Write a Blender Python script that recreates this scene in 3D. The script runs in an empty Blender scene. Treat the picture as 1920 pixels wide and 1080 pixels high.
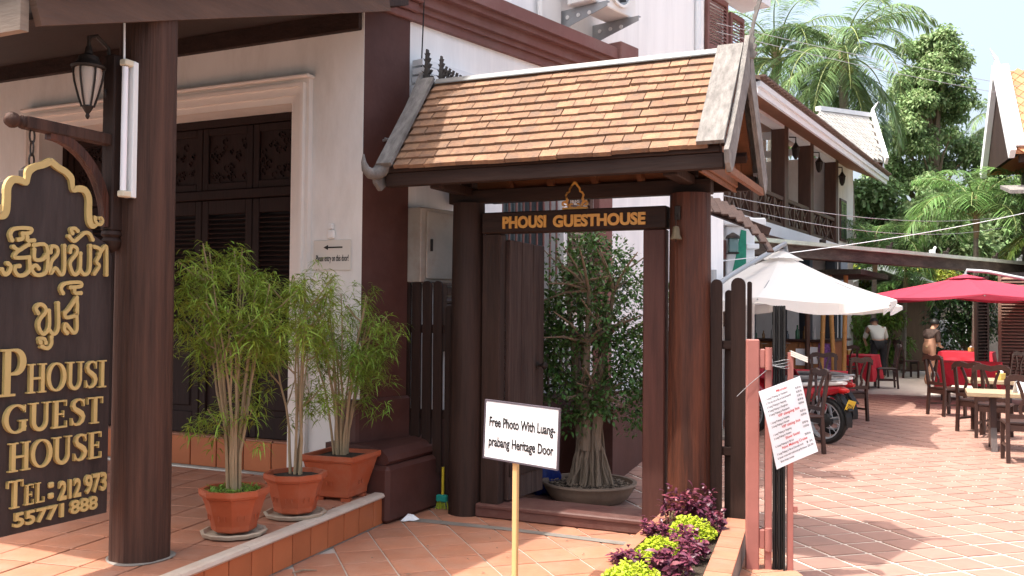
import bpy, math, random
import numpy as np
from mathutils import Matrix, Vector
random.seed(11)
RNG = np.random.default_rng(5)
sc = bpy.context.scene
COL = sc.collection
R = math.radians

# ------------------------------------------------------------------ camera
cam_data = bpy.data.cameras.new('camera')
cam_data.sensor_width = 36.0
cam_data.lens = 36.0 * 1750.0 / 1920.0
cam_data.clip_start = 0.05
cam_data.clip_end = 2000
cam = bpy.data.objects.new('camera', cam_data)
COL.objects.link(cam)
cam.matrix_world = Matrix.Translation((0, 0, 1.6)) @ Matrix.Rotation(R(91.47), 4, 'X') @ Matrix.Rotation(R(0.5), 4, 'Z')
sc.camera = cam

# ------------------------------------------------------------------ light
LIGHT = Vector((0.399, 0.125, -1.0)).normalized()      # direction the sunlight travels
ELEV = math.asin(-LIGHT.z)
AZ = math.atan2(-LIGHT.x, -LIGHT.y)                     # compass angle of the sun from +Y towards +X
world = bpy.data.worlds.new('World')
sc.world = world
world.use_nodes = True
wn = world.node_tree.nodes
wl = world.node_tree.links
wn.clear()
sky = wn.new('ShaderNodeTexSky')
sky.sky_type = 'NISHITA'
sky.sun_disc = False
sky.sun_elevation = ELEV
sky.sun_rotation = AZ
sky.air_density = 1.0
sky.dust_density = 10.0
sky.ozone_density = 1.0
bg = wn.new('ShaderNodeBackground')
bg.inputs['Strength'].default_value = 0.15
veil = wn.new('ShaderNodeMix'); veil.data_type = 'RGBA'              # thin even cloud veil of a hazy tropical day
veil.inputs['Factor'].default_value = 0.2
veil.inputs['B'].default_value = (4.2, 4.7, 5.2, 1)
wl.new(sky.outputs[0], veil.inputs['A'])
wo = wn.new('ShaderNodeOutputWorld')
wl.new(veil.outputs['Result'], bg.inputs[0])
wl.new(bg.outputs[0], wo.inputs[0])
sun_data = bpy.data.lights.new('sun', 'SUN')
sun_data.energy = 2.55
sun_data.angle = R(0.6)
sun_data.color = (1.0, 0.965, 0.90)
sun = bpy.data.objects.new('sun', sun_data)
COL.objects.link(sun)
sun.rotation_euler = LIGHT.to_track_quat('-Z', 'Y').to_euler()
sun.location = (-20, -8, 40)
sc.view_settings.view_transform = 'Standard'
sc.view_settings.look = 'None'
sc.view_settings.exposure = 1.55
sc.view_settings.gamma = 1.0
sc.cycles.max_bounces = 8
sc.cycles.transparent_max_bounces = 8

# ------------------------------------------------------------------ materials
MATS = {}
def mat(name, col, rough=0.65, var=0.18, scale=6.0, stretch=(1, 1, 1), bump=0.15, bscale=None, spec=0.3,
        metal=0.0, rand=0.0, island=0.0, transl=0.0, stain=None, stain_amt=0.0, stain_scale=1.3, hue=0.0, coat=0.0, emit=0.0):
    if name in MATS:
        return MATS[name]
    m = bpy.data.materials.new(name)
    m.use_nodes = True
    nt = m.node_tree
    N, L = nt.nodes, nt.links
    N.clear()
    out = N.new('ShaderNodeOutputMaterial')
    p = N.new('ShaderNodeBsdfPrincipled')
    p.inputs['Roughness'].default_value = rough
    p.inputs['Metallic'].default_value = metal
    p.inputs['Specular IOR Level'].default_value = spec
    if coat:
        p.inputs['Coat Weight'].default_value = coat
        p.inputs['Coat Roughness'].default_value = 0.15
    tc = N.new('ShaderNodeTexCoord')
    mp = N.new('ShaderNodeMapping')
    mp.inputs['Scale'].default_value = stretch
    L.new(tc.outputs['Object'], mp.inputs['Vector'])
    oi = N.new('ShaderNodeObjectInfo')
    w = N.new('ShaderNodeMath'); w.operation = 'MULTIPLY'; w.inputs[1].default_value = 57.0
    L.new(oi.outputs['Random'], w.inputs[0])
    n1 = N.new('ShaderNodeTexNoise'); n1.noise_dimensions = '4D'
    n1.inputs['Scale'].default_value = scale
    n1.inputs['Detail'].default_value = 6.0
    n1.inputs['Roughness'].default_value = 0.62
    L.new(mp.outputs[0], n1.inputs['Vector']); L.new(w.outputs[0], n1.inputs['W'])
    mr = N.new('ShaderNodeMapRange')
    mr.inputs['From Min'].default_value = 0.25; mr.inputs['From Max'].default_value = 0.75
    mr.inputs['To Min'].default_value = 1 - var; mr.inputs['To Max'].default_value = 1 + var
    L.new(n1.outputs['Fac'], mr.inputs['Value'])
    last = mr.outputs[0]
    def mulf(a, src, amt):
        r_ = N.new('ShaderNodeMapRange')
        r_.inputs['To Min'].default_value = 1 - amt; r_.inputs['To Max'].default_value = 1 + amt
        L.new(src, r_.inputs['Value'])
        k = N.new('ShaderNodeMath'); k.operation = 'MULTIPLY'
        L.new(a, k.inputs[0]); L.new(r_.outputs[0], k.inputs[1])
        return k.outputs[0]
    if rand:
        last = mulf(last, oi.outputs['Random'], rand)
    geo = None
    if island:
        geo = N.new('ShaderNodeNewGeometry')
        last = mulf(last, geo.outputs['Random Per Island'], island)
    hs = N.new('ShaderNodeHueSaturation')
    hs.inputs['Color'].default_value = (*col, 1)
    L.new(last, hs.inputs['Value'])
    if hue:
        hr = N.new('ShaderNodeMapRange')
        hr.inputs['To Min'].default_value = 0.5 - hue; hr.inputs['To Max'].default_value = 0.5 + hue
        L.new((geo.outputs['Random Per Island'] if geo else n1.outputs['Fac']), hr.inputs['Value'])
        L.new(hr.outputs[0], hs.inputs['Hue'])
    color = hs.outputs[0]
    if stain is not None:
        n2 = N.new('ShaderNodeTexNoise'); n2.noise_dimensions = '4D'
        n2.inputs['Scale'].default_value = stain_scale; n2.inputs['Detail'].default_value = 8
        n2.inputs['Roughness'].default_value = 0.7
        L.new(mp.outputs[0], n2.inputs['Vector']); L.new(w.outputs[0], n2.inputs['W'])
        r2 = N.new('ShaderNodeMapRange')
        r2.inputs['From Min'].default_value = 0.45; r2.inputs['From Max'].default_value = 0.72
        r2.inputs['To Max'].default_value = stain_amt
        L.new(n2.outputs['Fac'], r2.inputs['Value'])
        mx = N.new('ShaderNodeMix'); mx.data_type = 'RGBA'
        mx.inputs['B'].default_value = (*stain, 1)
        L.new(r2.outputs[0], mx.inputs['Factor']); L.new(color, mx.inputs['A'])
        color = mx.outputs['Result']
    L.new(color, p.inputs['Base Color'])
    if bump:
        n3 = N.new('ShaderNodeTexNoise')
        n3.inputs['Scale'].default_value = bscale or scale * 4
        n3.inputs['Detail'].default_value = 5
        L.new(mp.outputs[0], n3.inputs['Vector'])
        b = N.new('ShaderNodeBump'); b.inputs['Strength'].default_value = bump
        b.inputs['Distance'].default_value = 0.02
        L.new(n3.outputs['Fac'], b.inputs['Height'])
        L.new(b.outputs[0], p.inputs['Normal'])
    if emit:
        L.new(color, p.inputs['Emission Color']); p.inputs['Emission Strength'].default_value = emit
    if transl:
        tr = N.new('ShaderNodeBsdfTranslucent')
        L.new(color, tr.inputs['Color'])
        ms = N.new('ShaderNodeMixShader'); ms.inputs[0].default_value = transl
        L.new(p.outputs[0], ms.inputs[1]); L.new(tr.outputs[0], ms.inputs[2])
        L.new(ms.outputs[0], out.inputs[0])
    else:
        L.new(p.outputs[0], out.inputs[0])
    MATS[name] = m
    return m

WALL = mat('white_plaster', (0.78, 0.76, 0.73), 0.85, 0.06, 2.0, stretch=(1.6, 1.6, .5), bump=0.12, bscale=25, stain=(0.5, 0.46, 0.41), stain_amt=0.5, stain_scale=1.6)
WALLB = mat('streaked_white_plaster', (0.84, 0.84, 0.84), 0.8, 0.06, 2.0, stretch=(2.5, 2.5, 0.25), bump=0.05, bscale=40, stain=(0.55, 0.56, 0.57), stain_amt=0.45, stain_scale=1.4)
TRIM = mat('cream_moulding', (0.76, 0.71, 0.66), 0.65, 0.05, 4.0, bump=0.03)
MAROON = mat('maroon_paint', (0.072, 0.026, 0.0195), 0.6, 0.2, 2.5, bump=0.05, bscale=30, stain=(0.13, 0.062, 0.055), stain_amt=0.5, stain_scale=1.5)
MAROON2 = mat('faded_maroon_paint', (0.17, 0.07, 0.06), 0.6, 0.15, 3.0, bump=0.08, stain=(0.3, 0.22, 0.2), stain_amt=0.3, stain_scale=2.5)
DARKWOOD = mat('dark_stained_wood', (0.024, 0.0105, 0.0068), 0.68, 0.5, 3.0, stretch=(9, 9, 0.7), bump=0.25, bscale=6, stain=(0.055, 0.028, 0.02), stain_amt=0.5, stain_scale=1.2)
DARKWOODH = mat('dark_stained_wood_level', (0.024, 0.0105, 0.0068), 0.68, 0.5, 3.0, stretch=(0.8, 9, 9), bump=0.25, bscale=6, stain=(0.055, 0.028, 0.02), stain_amt=0.5, stain_scale=1.2)
POSTWOOD = mat('red_brown_post_wood', (0.042, 0.0145, 0.009), 0.55, 0.55, 2.2, stretch=(9, 9, 0.6), bump=0.55, bscale=5, stain=(0.17, 0.05, 0.022), stain_amt=0.75, stain_scale=1.0)
COLWOOD = mat('brown_column_wood', (0.042, 0.0185, 0.012), 0.72, 0.6, 2.6, stretch=(11, 11, 0.45), bump=0.6, bscale=5, stain=(0.12, 0.054, 0.034), stain_amt=0.7, stain_scale=1.0)
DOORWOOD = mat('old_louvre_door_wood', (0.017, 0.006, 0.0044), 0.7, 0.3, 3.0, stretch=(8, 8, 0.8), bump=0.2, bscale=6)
GREYWOOD = mat('weathered_grey_wood', (0.20, 0.185, 0.172), 0.85, 0.45, 5.0, stretch=(6, 2, 2), bump=0.4, bscale=14, stain=(0.09, 0.08, 0.075), stain_amt=0.75, stain_scale=3.0)
RAFTER = mat('orange_brown_timber', (0.19, 0.075, 0.034), 0.6, 0.3, 3.0, stretch=(1, 6, 6), bump=0.2)
FASCIA = mat('porch_fascia_timber', (0.10, 0.055, 0.037), 0.65, 0.25, 2.0, stretch=(1.2, 1.2, 8), bump=0.3, bscale=10, stain=(0.07, 0.04, 0.03), stain_amt=0.6)
ROOFTILE = mat('terracotta_roof_tile', (0.245, 0.135, 0.08), 0.85, 0.28, 9.0, bump=0.4, bscale=40, rand=0.2, stain=(0.11, 0.08, 0.065), stain_amt=0.9, stain_scale=6.0, hue=0.012)
FLOORTILE = mat('terracotta_floor_tile', (0.36, 0.155, 0.092), 0.65, 0.18, 5.0, bump=0.12, bscale=40, rand=0.12, stain=(0.36, 0.235, 0.18), stain_amt=0.5, stain_scale=4.0)
YARDTILE = mat('dusty_pink_yard_tile', (0.275, 0.155, 0.12), 0.7, 0.16, 5.0, bump=0.1, bscale=40, rand=0.12, island=0.1, stain=(0.28, 0.175, 0.14), stain_amt=0.5, stain_scale=2.0)
RISER = mat('orange_riser_tile', (0.42, 0.13, 0.05), 0.4, 0.12, 4.0, bump=0.05, rand=0.1, spec=0.4)
GROUT = mat('pale_grout', (0.42, 0.36, 0.31), 0.85, 0.15, 8.0, bump=0.1, stain=(0.3, 0.25, 0.21), stain_amt=0.5, stain_scale=3)
YARDGROUT = mat('whitish_grout', (0.52, 0.45, 0.39), 0.85, 0.12, 8.0, bump=0.1, stain=(0.45, 0.38, 0.32), stain_amt=0.5, stain_scale=2)
STONE = mat('pale_nosing_stone', (0.5, 0.42, 0.35), 0.6, 0.15, 6.0, bump=0.1, stain=(0.4, 0.25, 0.17), stain_amt=0.5, stain_scale=4)
CEMENT = mat('grey_cement', (0.2, 0.175, 0.15), 0.85, 0.2, 5.0, bump=0.25, stain=(0.18, 0.15, 0.13), stain_amt=0.6, stain_scale=2)
ASPHALT = mat('dusty_asphalt', (0.09, 0.085, 0.08), 0.9, 0.2, 3.0, bump=0.3)
GOLD = mat('gold_painted_lettering', (0.50, 0.355, 0.13), 0.42, 0.1, 8.0, bump=0.05, spec=0.5)
GOLD2 = mat('bright_gold_lettering', (0.62, 0.30, 0.055), 0.4, 0.1, 8.0, bump=0.05, spec=0.5)
SIGNWOOD = mat('dark_sign_board', (0.034, 0.022, 0.0195), 0.6, 0.35, 2.5, stretch=(5, 5, 0.8), bump=0.2, bscale=8, stain=(0.075, 0.052, 0.046), stain_amt=0.6, stain_scale=1.5)
PAPER = mat('white_sign_face', (0.78, 0.79, 0.8), 0.35, 0.03, 3, bump=0.0, spec=0.5)
PAPER2 = mat('yellowed_card', (0.62, 0.58, 0.52), 0.6, 0.05, 3, bump=0.0)
INK = mat('black_ink', (0.015, 0.015, 0.015), 0.6, 0.05, 3, bump=0.0)
REDINK = mat('red_ink', (0.55, 0.03, 0.03), 0.6, 0.05, 3, bump=0.0)
STICK = mat('pale_pine_stick', (0.58, 0.38, 0.17), 0.6, 0.15, 4, stretch=(9, 9, 0.6), bump=0.1)
PINK = mat('dusty_red_steel', (0.32, 0.125, 0.105), 0.5, 0.12, 5, bump=0.05, stain=(0.2, 0.08, 0.06), stain_amt=0.5, stain_scale=3)
BLACK = mat('black_rubber', (0.012, 0.012, 0.012), 0.6, 0.2, 8, bump=0.1)
IRON = mat('rusty_black_iron', (0.03, 0.022, 0.018), 0.55, 0.3, 9, bump=0.2, metal=0.3)
WHITEPL = mat('white_plastic', (0.75, 0.74, 0.72), 0.4, 0.03, 4, bump=0.0)
TUBEM = mat('fluorescent_tube_glass', (0.85, 0.82, 0.83), 0.25, 0.02, 3, bump=0.0, spec=0.5)
LAMPG = mat('frosted_lamp_glass', (0.62, 0.53, 0.46), 0.3, 0.08, 3, bump=0.0, transl=0.35)
STEEL = mat('grey_galvanised_steel', (0.36, 0.37, 0.38), 0.45, 0.15, 6, bump=0.05, metal=0.5)
POT = mat('terracotta_pot', (0.37, 0.08, 0.03), 0.6, 0.12, 5, bump=0.1, stain=(0.33, 0.14, 0.085), stain_amt=0.6, stain_scale=5)
SAUCER = mat('glazed_cream_saucer', (0.45, 0.38, 0.29), 0.5, 0.15, 7, bump=0.1, stain=(0.25, 0.14, 0.08), stain_amt=0.7, stain_scale=4)
SOIL = mat('dark_soil', (0.045, 0.032, 0.022), 0.95, 0.4, 30, bump=0.8, bscale=60)
BARK = mat('grey_brown_bark', (0.23, 0.17, 0.12), 0.85, 0.3, 8, stretch=(5, 5, 1), bump=0.5)
CANE = mat('tan_cane_stem', (0.30, 0.22, 0.13), 0.75, 0.2, 10, bump=0.2)
LEAF1 = mat('lime_narrow_leaf', (0.22, 0.29, 0.04), 0.5, 0.1, 5, bump=0, island=0.45, transl=0.35, hue=0.03)
LEAF2 = mat('green_narrow_leaf', (0.20, 0.29, 0.045), 0.5, 0.1, 5, bump=0, island=0.45, transl=0.35, hue=0.03)
FICUS = mat('ficus_leaf', (0.075, 0.15, 0.035), 0.4, 0.1, 5, bump=0, island=0.5, transl=0.25, hue=0.02, spec=0.5)
TREELEAF = mat('tree_leaf', (0.25, 0.345, 0.15), 0.5, 0.1, 2, bump=0, island=0.4, transl=0.35, hue=0.025)
DARKLEAF = mat('shade_tree_leaf', (0.17, 0.255, 0.10), 0.5, 0.1, 2, bump=0, island=0.45, transl=0.3, hue=0.02)
PALML = mat('coconut_leaflet', (0.18, 0.27, 0.11), 0.35, 0.1, 2, bump=0, island=0.4, transl=0.35, hue=0.03, spec=0.5)
PALMY = mat('yellowing_coconut_leaflet', (0.34, 0.37, 0.12), 0.45, 0.1, 2, bump=0, island=0.3, transl=0.35, hue=0.02)
ARECAL = mat('areca_leaflet', (0.15, 0.27, 0.08), 0.45, 0.1, 2, bump=0, island=0.4, transl=0.35, hue=0.02)
LIMEM = mat('lime_bedding_leaf', (0.42, 0.5, 0.035), 0.5, 0.1, 5, bump=0, island=0.35, transl=0.3, hue=0.015)
PURPLE = mat('purple_bedding_leaf', (0.15, 0.035, 0.065), 0.4, 0.3, 5, bump=0, island=0.6, transl=0.2, hue=0.03, spec=0.5)
CANVASW = mat('white_canvas', (0.86, 0.85, 0.82), 0.8, 0.03, 3, bump=0.08, bscale=100, transl=0.35, stain=(.7, .66, .58), stain_amt=.3, stain_scale=1.5)
CANVASR = mat('red_canvas', (0.38, 0.038, 0.07), 0.75, 0.05, 3, bump=0.05, bscale=100, transl=0.2)
REDCLOTH = mat('red_tablecloth', (0.50, 0.022, 0.04), 0.7, 0.1, 4, bump=0.1)
CHAIRW = mat('dark_chair_wood', (0.034, 0.0125, 0.0085), 0.4, 0.3, 5, stretch=(3, 3, 1), bump=0.1, spec=0.5)
TOPWOOD = mat('pale_plank_top', (0.33, 0.24, 0.15), 0.5, 0.2, 3, stretch=(1, 8, 8), bump=0.15)
BARWOOD = mat('bar_front_wood', (0.27, 0.115, 0.045), 0.55, 0.3, 3, stretch=(6, 6, 0.7), bump=0.2)
BAMBOO = mat('bamboo_cane', (0.40, 0.22, 0.07), 0.5, 0.2, 5, bump=0.1)
BARKP = mat('palm_trunk_bark', (0.25, 0.22, 0.18), 0.85, 0.25, 3, stretch=(1, 1, 6), bump=0.6, bscale=8)
DARKIN = mat('dark_interior_shade', (0.03, 0.035, 0.042), 0.8, 0.2, 2, bump=0.05)  # near-black stands for shade in the open recesses; posts share it
TEAK = mat('teak_balcony_wood', (0.075, 0.038, 0.026), 0.5, 0.25, 3, stretch=(6, 6, 0.8), bump=0.15)
SOFFIT = mat('orange_soffit_boards', (0.30, 0.13, 0.07), 0.6, 0.2, 3, stretch=(8, 0.6, 1), bump=0.15)
WHITEP = mat('white_gloss_trim', (0.72, 0.74, 0.76), 0.5, 0.04, 3, bump=0.03, stain=(0.5, 0.5, 0.5), stain_amt=0.3)
GREYTILE = mat('pale_grey_roof_tile', (0.36, 0.345, 0.32), 0.8, 0.12, 4, bump=0.2, rand=0.15, island=0.15)
ORTILE = mat('orange_diamond_roof_tile', (0.45, 0.2, 0.1), 0.75, 0.12, 4, bump=0.2, rand=0.2, island=0.2)
GREEN = mat('green_paint', (0.02, 0.22, 0.14), 0.6, 0.2, 20, bump=0.2)
TARP = mat('green_white_tarp', (0.45, 0.52, 0.44), 0.7, 0.15, 3, bump=0.2, stain=(0.2, 0.24, 0.18), stain_amt=0.6, stain_scale=2)
ROCK = mat('grey_rock', (0.3, 0.31, 0.32), 0.85, 0.35, 3, bump=0.8, bscale=8, stain=(0.06, 0.065, 0.06), stain_amt=0.8, stain_scale=2)
SKIN = mat('skin', (0.36, 0.19, 0.12), 0.55, 0.06, 6, bump=0.02)
HAIR = mat('black_hair', (0.012, 0.010, 0.009), 0.5, 0.2, 20, bump=0.2)
SHIRT = mat('pale_grey_shirt', (0.55, 0.54, 0.49), 0.8, 0.06, 5, bump=0.1)
TROUS = mat('black_trousers', (0.018, 0.018, 0.02), 0.8, 0.1, 5, bump=0.1)
BROWNC = mat('brown_patterned_cloth', (0.05, 0.03, 0.024), 0.8, 0.6, 25, bump=0.1)
TANC = mat('tan_cloth', (0.28, 0.19, 0.10), 0.8, 0.12, 8, bump=0.1)
REDP = mat('red_motorbike_paint', (0.34, 0.012, 0.02), 0.25, 0.05, 4, bump=0, coat=0.6)
WHITEG = mat('white_motorbike_paint', (0.75, 0.75, 0.74), 0.25, 0.03, 4, bump=0, coat=0.5)
SEATM = mat('grey_vinyl', (0.1, 0.1, 0.105), 0.5, 0.1, 8, bump=0.05)
YELLOW = mat('yellow_plate', (0.62, 0.42, 0.03), 0.5, 0.08, 8, bump=0)
BLUE = mat('blue_plastic_bag', (0.012, 0.03, 0.2), 0.35, 0.2, 9, bump=0.3)
REDTAIL = mat('red_tail_lens', (0.4, 0.01, 0.01), 0.2, 0.05, 4, bump=0)
PURPLEC = mat('purple_pattern_cloth', (0.22, 0.1, 0.3), 0.8, 0.9, 30, bump=0.1)
MUD = mat('pot_bowl_clay', (0.2, 0.14, 0.10), 0.75, 0.25, 5, bump=0.3)
GLASS = mat('dark_window_glass', (0.03, 0.04, 0.045), 0.1, 0.1, 2, bump=0, spec=0.6)

# ------------------------------------------------------------------ mesh helpers
def frame(ox, oy, deg, oz=0.0):
    return Matrix.Translation((ox, oy, oz)) @ Matrix.Rotation(-R(deg), 4, 'Z')
TH = {}                      # name of object -> its world matrix (no reliance on depsgraph)
def thing(name, label, cat, loc=(0, 0, 0), rotz=0.0, group=None):
    o = bpy.data.objects.new(name, None)
    o.empty_display_size = 0.2
    COL.objects.link(o)
    o.location = loc
    o.rotation_euler = (0, 0, rotz)
    o['label'] = label; o['category'] = cat
    if group: o['group'] = group
    TH[o] = Matrix.Translation(loc) @ Matrix.Rotation(rotz, 4, 'Z')
    return o
def tag(o, label, cat, group=None):
    o['label'] = label; o['category'] = cat
    if group: o['group'] = group
    return o
def mesh_obj(name, me, parent=None):
    o = bpy.data.objects.new(name, me)
    COL.objects.link(o)
    if parent is not None:
        o.parent = parent
        TH[o] = TH[parent]
    return o
def copy_tree(o, parent=None):
    c = o.copy(); COL.objects.link(c)
    if parent is not None: c.parent = parent
    for ch in list(o.children): copy_tree(ch, c)
    return c

class MB:
    def __init__(s, fr=None):
        s.v = []; s.f = []; s.fr = fr; s.M = None
    def add(s, vs, fs):
        b = len(s.v)
        if s.M is not None: vs = [tuple(s.M @ Vector(p)) for p in vs]
        s.v += [tuple(p) for p in vs]; s.f += [tuple(b + i for i in f) for f in fs]
        return s
    def box(s, x0, x1, y0, y1, z0, z1, c=0.0):
        if x0 > x1: x0, x1 = x1, x0
        if y0 > y1: y0, y1 = y1, y0
        if z0 > z1: z0, z1 = z1, z0
        c = min(c, (x1 - x0) * .4, (y1 - y0) * .4, (z1 - z0) * .4)
        if c <= 0:
            v = [(x0, y0, z0), (x1, y0, z0), (x1, y1, z0), (x0, y1, z0), (x0, y0, z1), (x1, y0, z1), (x1, y1, z1), (x0, y1, z1)]
            return s.add(v, [(0, 3, 2, 1), (4, 5, 6, 7), (0, 1, 5, 4), (1, 2, 6, 5), (2, 3, 7, 6), (3, 0, 4, 7)])
        xs, ys, zs = (x0, x1), (y0, y1), (z0, z1)
        v = []; ix = {}
        for i in (0, 1):
            for j in (0, 1):
                for k in (0, 1):
                    sx, sy, sz = (1 - 2 * i) * c, (1 - 2 * j) * c, (1 - 2 * k) * c
                    for a, d in (('x', (0, sy, sz)), ('y', (sx, 0, sz)), ('z', (sx, sy, 0))):
                        ix[(i, j, k, a)] = len(v)
                        v.append((xs[i] + d[0], ys[j] + d[1], zs[k] + d[2]))
        f = []
        for i in (0, 1):
            q = [ix[(i, 0, 0, 'x')], ix[(i, 1, 0, 'x')], ix[(i, 1, 1, 'x')], ix[(i, 0, 1, 'x')]]
            f.append(q if i else q[::-1])
            q = [ix[(0, i, 0, 'y')], ix[(0, i, 1, 'y')], ix[(1, i, 1, 'y')], ix[(1, i, 0, 'y')]]
            f.append(q if i else q[::-1])
            q = [ix[(0, 0, i, 'z')], ix[(1, 0, i, 'z')], ix[(1, 1, i, 'z')], ix[(0, 1, i, 'z')]]
            f.append(q if i else q[::-1])
        for a in (0, 1):
            for b in (0, 1):
                f.append([ix[(a, b, 0, 'x')], ix[(a, b, 1, 'x')], ix[(a, b, 1, 'y')], ix[(a, b, 0, 'y')]])
                f.append([ix[(a, 0, b, 'x')], ix[(a, 1, b, 'x')], ix[(a, 1, b, 'z')], ix[(a, 0, b, 'z')]])
                f.append([ix[(0, a, b, 'y')], ix[(1, a, b, 'y')], ix[(1, a, b, 'z')], ix[(0, a, b, 'z')]])
        for i in (0, 1):
            for j in (0, 1):
                for k in (0, 1):
                    f.append([ix[(i, j, k, 'x')], ix[(i, j, k, 'y')], ix[(i, j, k, 'z')]])
        return s.add(v, f)
    def prism(s, poly, z0, z1):                       # polygon in XY, extruded in z
        n = len(poly)
        v = [(p[0], p[1], z0) for p in poly] + [(p[0], p[1], z1) for p in poly]
        f = [tuple(range(n))[::-1], tuple(range(n, 2 * n))] + [(i, (i + 1) % n, n + (i + 1) % n, n + i) for i in range(n)]
        return s.add(v, f)
    def slab(s, poly, y0, y1):                        # polygon in XZ, extruded in y
        n = len(poly)
        v = [(p[0], y0, p[1]) for p in poly] + [(p[0], y1, p[1]) for p in poly]
        f = [tuple(range(n)), tuple(range(n, 2 * n))[::-1]] + [((i + 1) % n, i, n + i, n + (i + 1) % n) for i in range(n)]
        return s.add(v, f)
    def slabx(s, poly, x0, x1):                       # polygon in YZ, extruded in x
        n = len(poly)
        v = [(x0, p[0], p[1]) for p in poly] + [(x1, p[0], p[1]) for p in poly]
        f = [tuple(range(n))[::-1], tuple(range(n, 2 * n))] + [(i, (i + 1) % n, n + (i + 1) % n, n + i) for i in range(n)]
        return s.add(v, f)
    def hexa(s, p):                                   # 8 points: bottom ring, top ring
        return s.add(p, [(0, 3, 2, 1), (4, 5, 6, 7), (0, 1, 5, 4), (1, 2, 6, 5), (2, 3, 7, 6), (3, 0, 4, 7)])
    def bar(s, a, b, w, h, up=(0, 0, 1)):             # square bar between two points
        a, b = Vector(a), Vector(b)
        d = (b - a).normalized(); u = Vector(up)
        x = d.cross(u)
        if x.length < 1e-4: x = d.cross(Vector((1, 0, 0)))
        x.normalize(); y = x.cross(d)
        x *= w / 2; y *= h / 2
        return s.hexa([a - x - y, a + x - y, a + x + y, a - x + y, b - x - y, b + x - y, b + x + y, b - x + y])
    def tube(s, pts, rad, n=8, cap=True):
        pts = [Vector(p) for p in pts]
        if not isinstance(rad, (list, tuple)): rad = [rad] * len(pts)
        v = []; f = []; ref = None
        for i, p in enumerate(pts):
            d = (pts[min(i + 1, len(pts) - 1)] - pts[max(i - 1, 0)])
            if d.length < 1e-9: d = Vector((0, 0, 1))
            d.normalize()
            if ref is None:
                ref = d.cross(Vector((0, 0, 1)))
                if ref.length < .05: ref = d.cross(Vector((1, 0, 0)))
            ref = (ref - d * ref.dot(d)).normalized()
            q = d.cross(ref)
            for k in range(n):
                a = 2 * math.pi * k / n
                v.append(tuple(p + (ref * math.cos(a) + q * math.sin(a)) * rad[i]))
        for i in range(len(pts) - 1):
            for k in range(n):
                f.append((i * n + k, i * n + (k + 1) % n, (i + 1) * n + (k + 1) % n, (i + 1) * n + k))
        if cap:
            f.append(tuple(range(n))[::-1]); f.append(tuple((len(pts) - 1) * n + k for k in range(n)))
        return s.add(v, f)
    def lathe(s, prof, n=20, c=(0, 0, 0), phase=0.0, closed=True, wob=None):
        v = []; f = []
        for r, z in prof:
            for k in range(n):
                a = 2 * math.pi * k / n + phase
                rr = r * (wob(a, z) if wob else 1)
                v.append((c[0] + rr * math.cos(a), c[1] + rr * math.sin(a), c[2] + z))
        m = len(prof)
        for i in range(m - 1):
            for k in range(n):
                f.append((i * n + k, i * n + (k + 1) % n, (i + 1) * n + (k + 1) % n, (i + 1) * n + k))
        if closed:
            f.append(tuple(range(n))[::-1]); f.append(tuple((m - 1) * n + k for k in range(n)))
        return s.add(v, f)
    def ribbon(s, pts, w, y0, y1):                    # stroke in XZ with width, extruded in y
        if not isinstance(w, (list, tuple)): w = [w] * len(pts)
        L, Rr = [], []
        n = len(pts)
        for i in range(n):
            a = pts[max(i - 1, 0)]; b = pts[min(i + 1, n - 1)]
            dx, dz = b[0] - a[0], b[1] - a[1]
            l = math.hypot(dx, dz) or 1
            nx, nz = -dz / l * w[i] / 2, dx / l * w[i] / 2
            L.append((pts[i][0] + nx, pts[i][1] + nz)); Rr.append((pts[i][0] - nx, pts[i][1] - nz))
        for i in range(n - 1):
            q = [L[i], L[i + 1], Rr[i + 1], Rr[i]]
            v = [(p[0], y0, p[1]) for p in q] + [(p[0], y1, p[1]) for p in q]
            f = [(0, 1, 2, 3), (7, 6, 5, 4), (1, 0, 4, 5), (3, 2, 6, 7)]
            if i == 0: f.append((0, 3, 7, 4))
            if i == n - 2: f.append((2, 1, 5, 6))
            s.add(v, f)
        return s
    def mesh(s, name, material, smooth=False, M=None):
        me = bpy.data.meshes.new(name)
        v = s.v if M is None else [tuple(M @ Vector(p)) for p in s.v]
        me.from_pydata(v, [], s.f)
        me.materials.append(material)
        if smooth:
            me.polygons.foreach_set('use_smooth', [True] * len(me.polygons))
            try: me.set_sharp_from_angle(angle=R(40))
            except Exception: pass
        me.update()
        return me
    def build(s, name, material, parent=None, smooth=False, kind=None):
        M = None
        if s.fr is not None:
            M = (TH[parent].inverted() @ s.fr) if parent is not None else s.fr
        o = mesh_obj(name, s.mesh(name, material, smooth, M), parent)
        if kind: o['kind'] = kind
        return o

def struct(o):
    o['kind'] = 'structure'
    TH[o] = o.matrix_basis.copy()
    return o
def piece(name, me, parent, loc, rot=(0, 0, 0)):
    o = bpy.data.objects.new(name, me); COL.objects.link(o)
    o.parent = parent; o.location = loc; o.rotation_euler = rot
    return o

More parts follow.
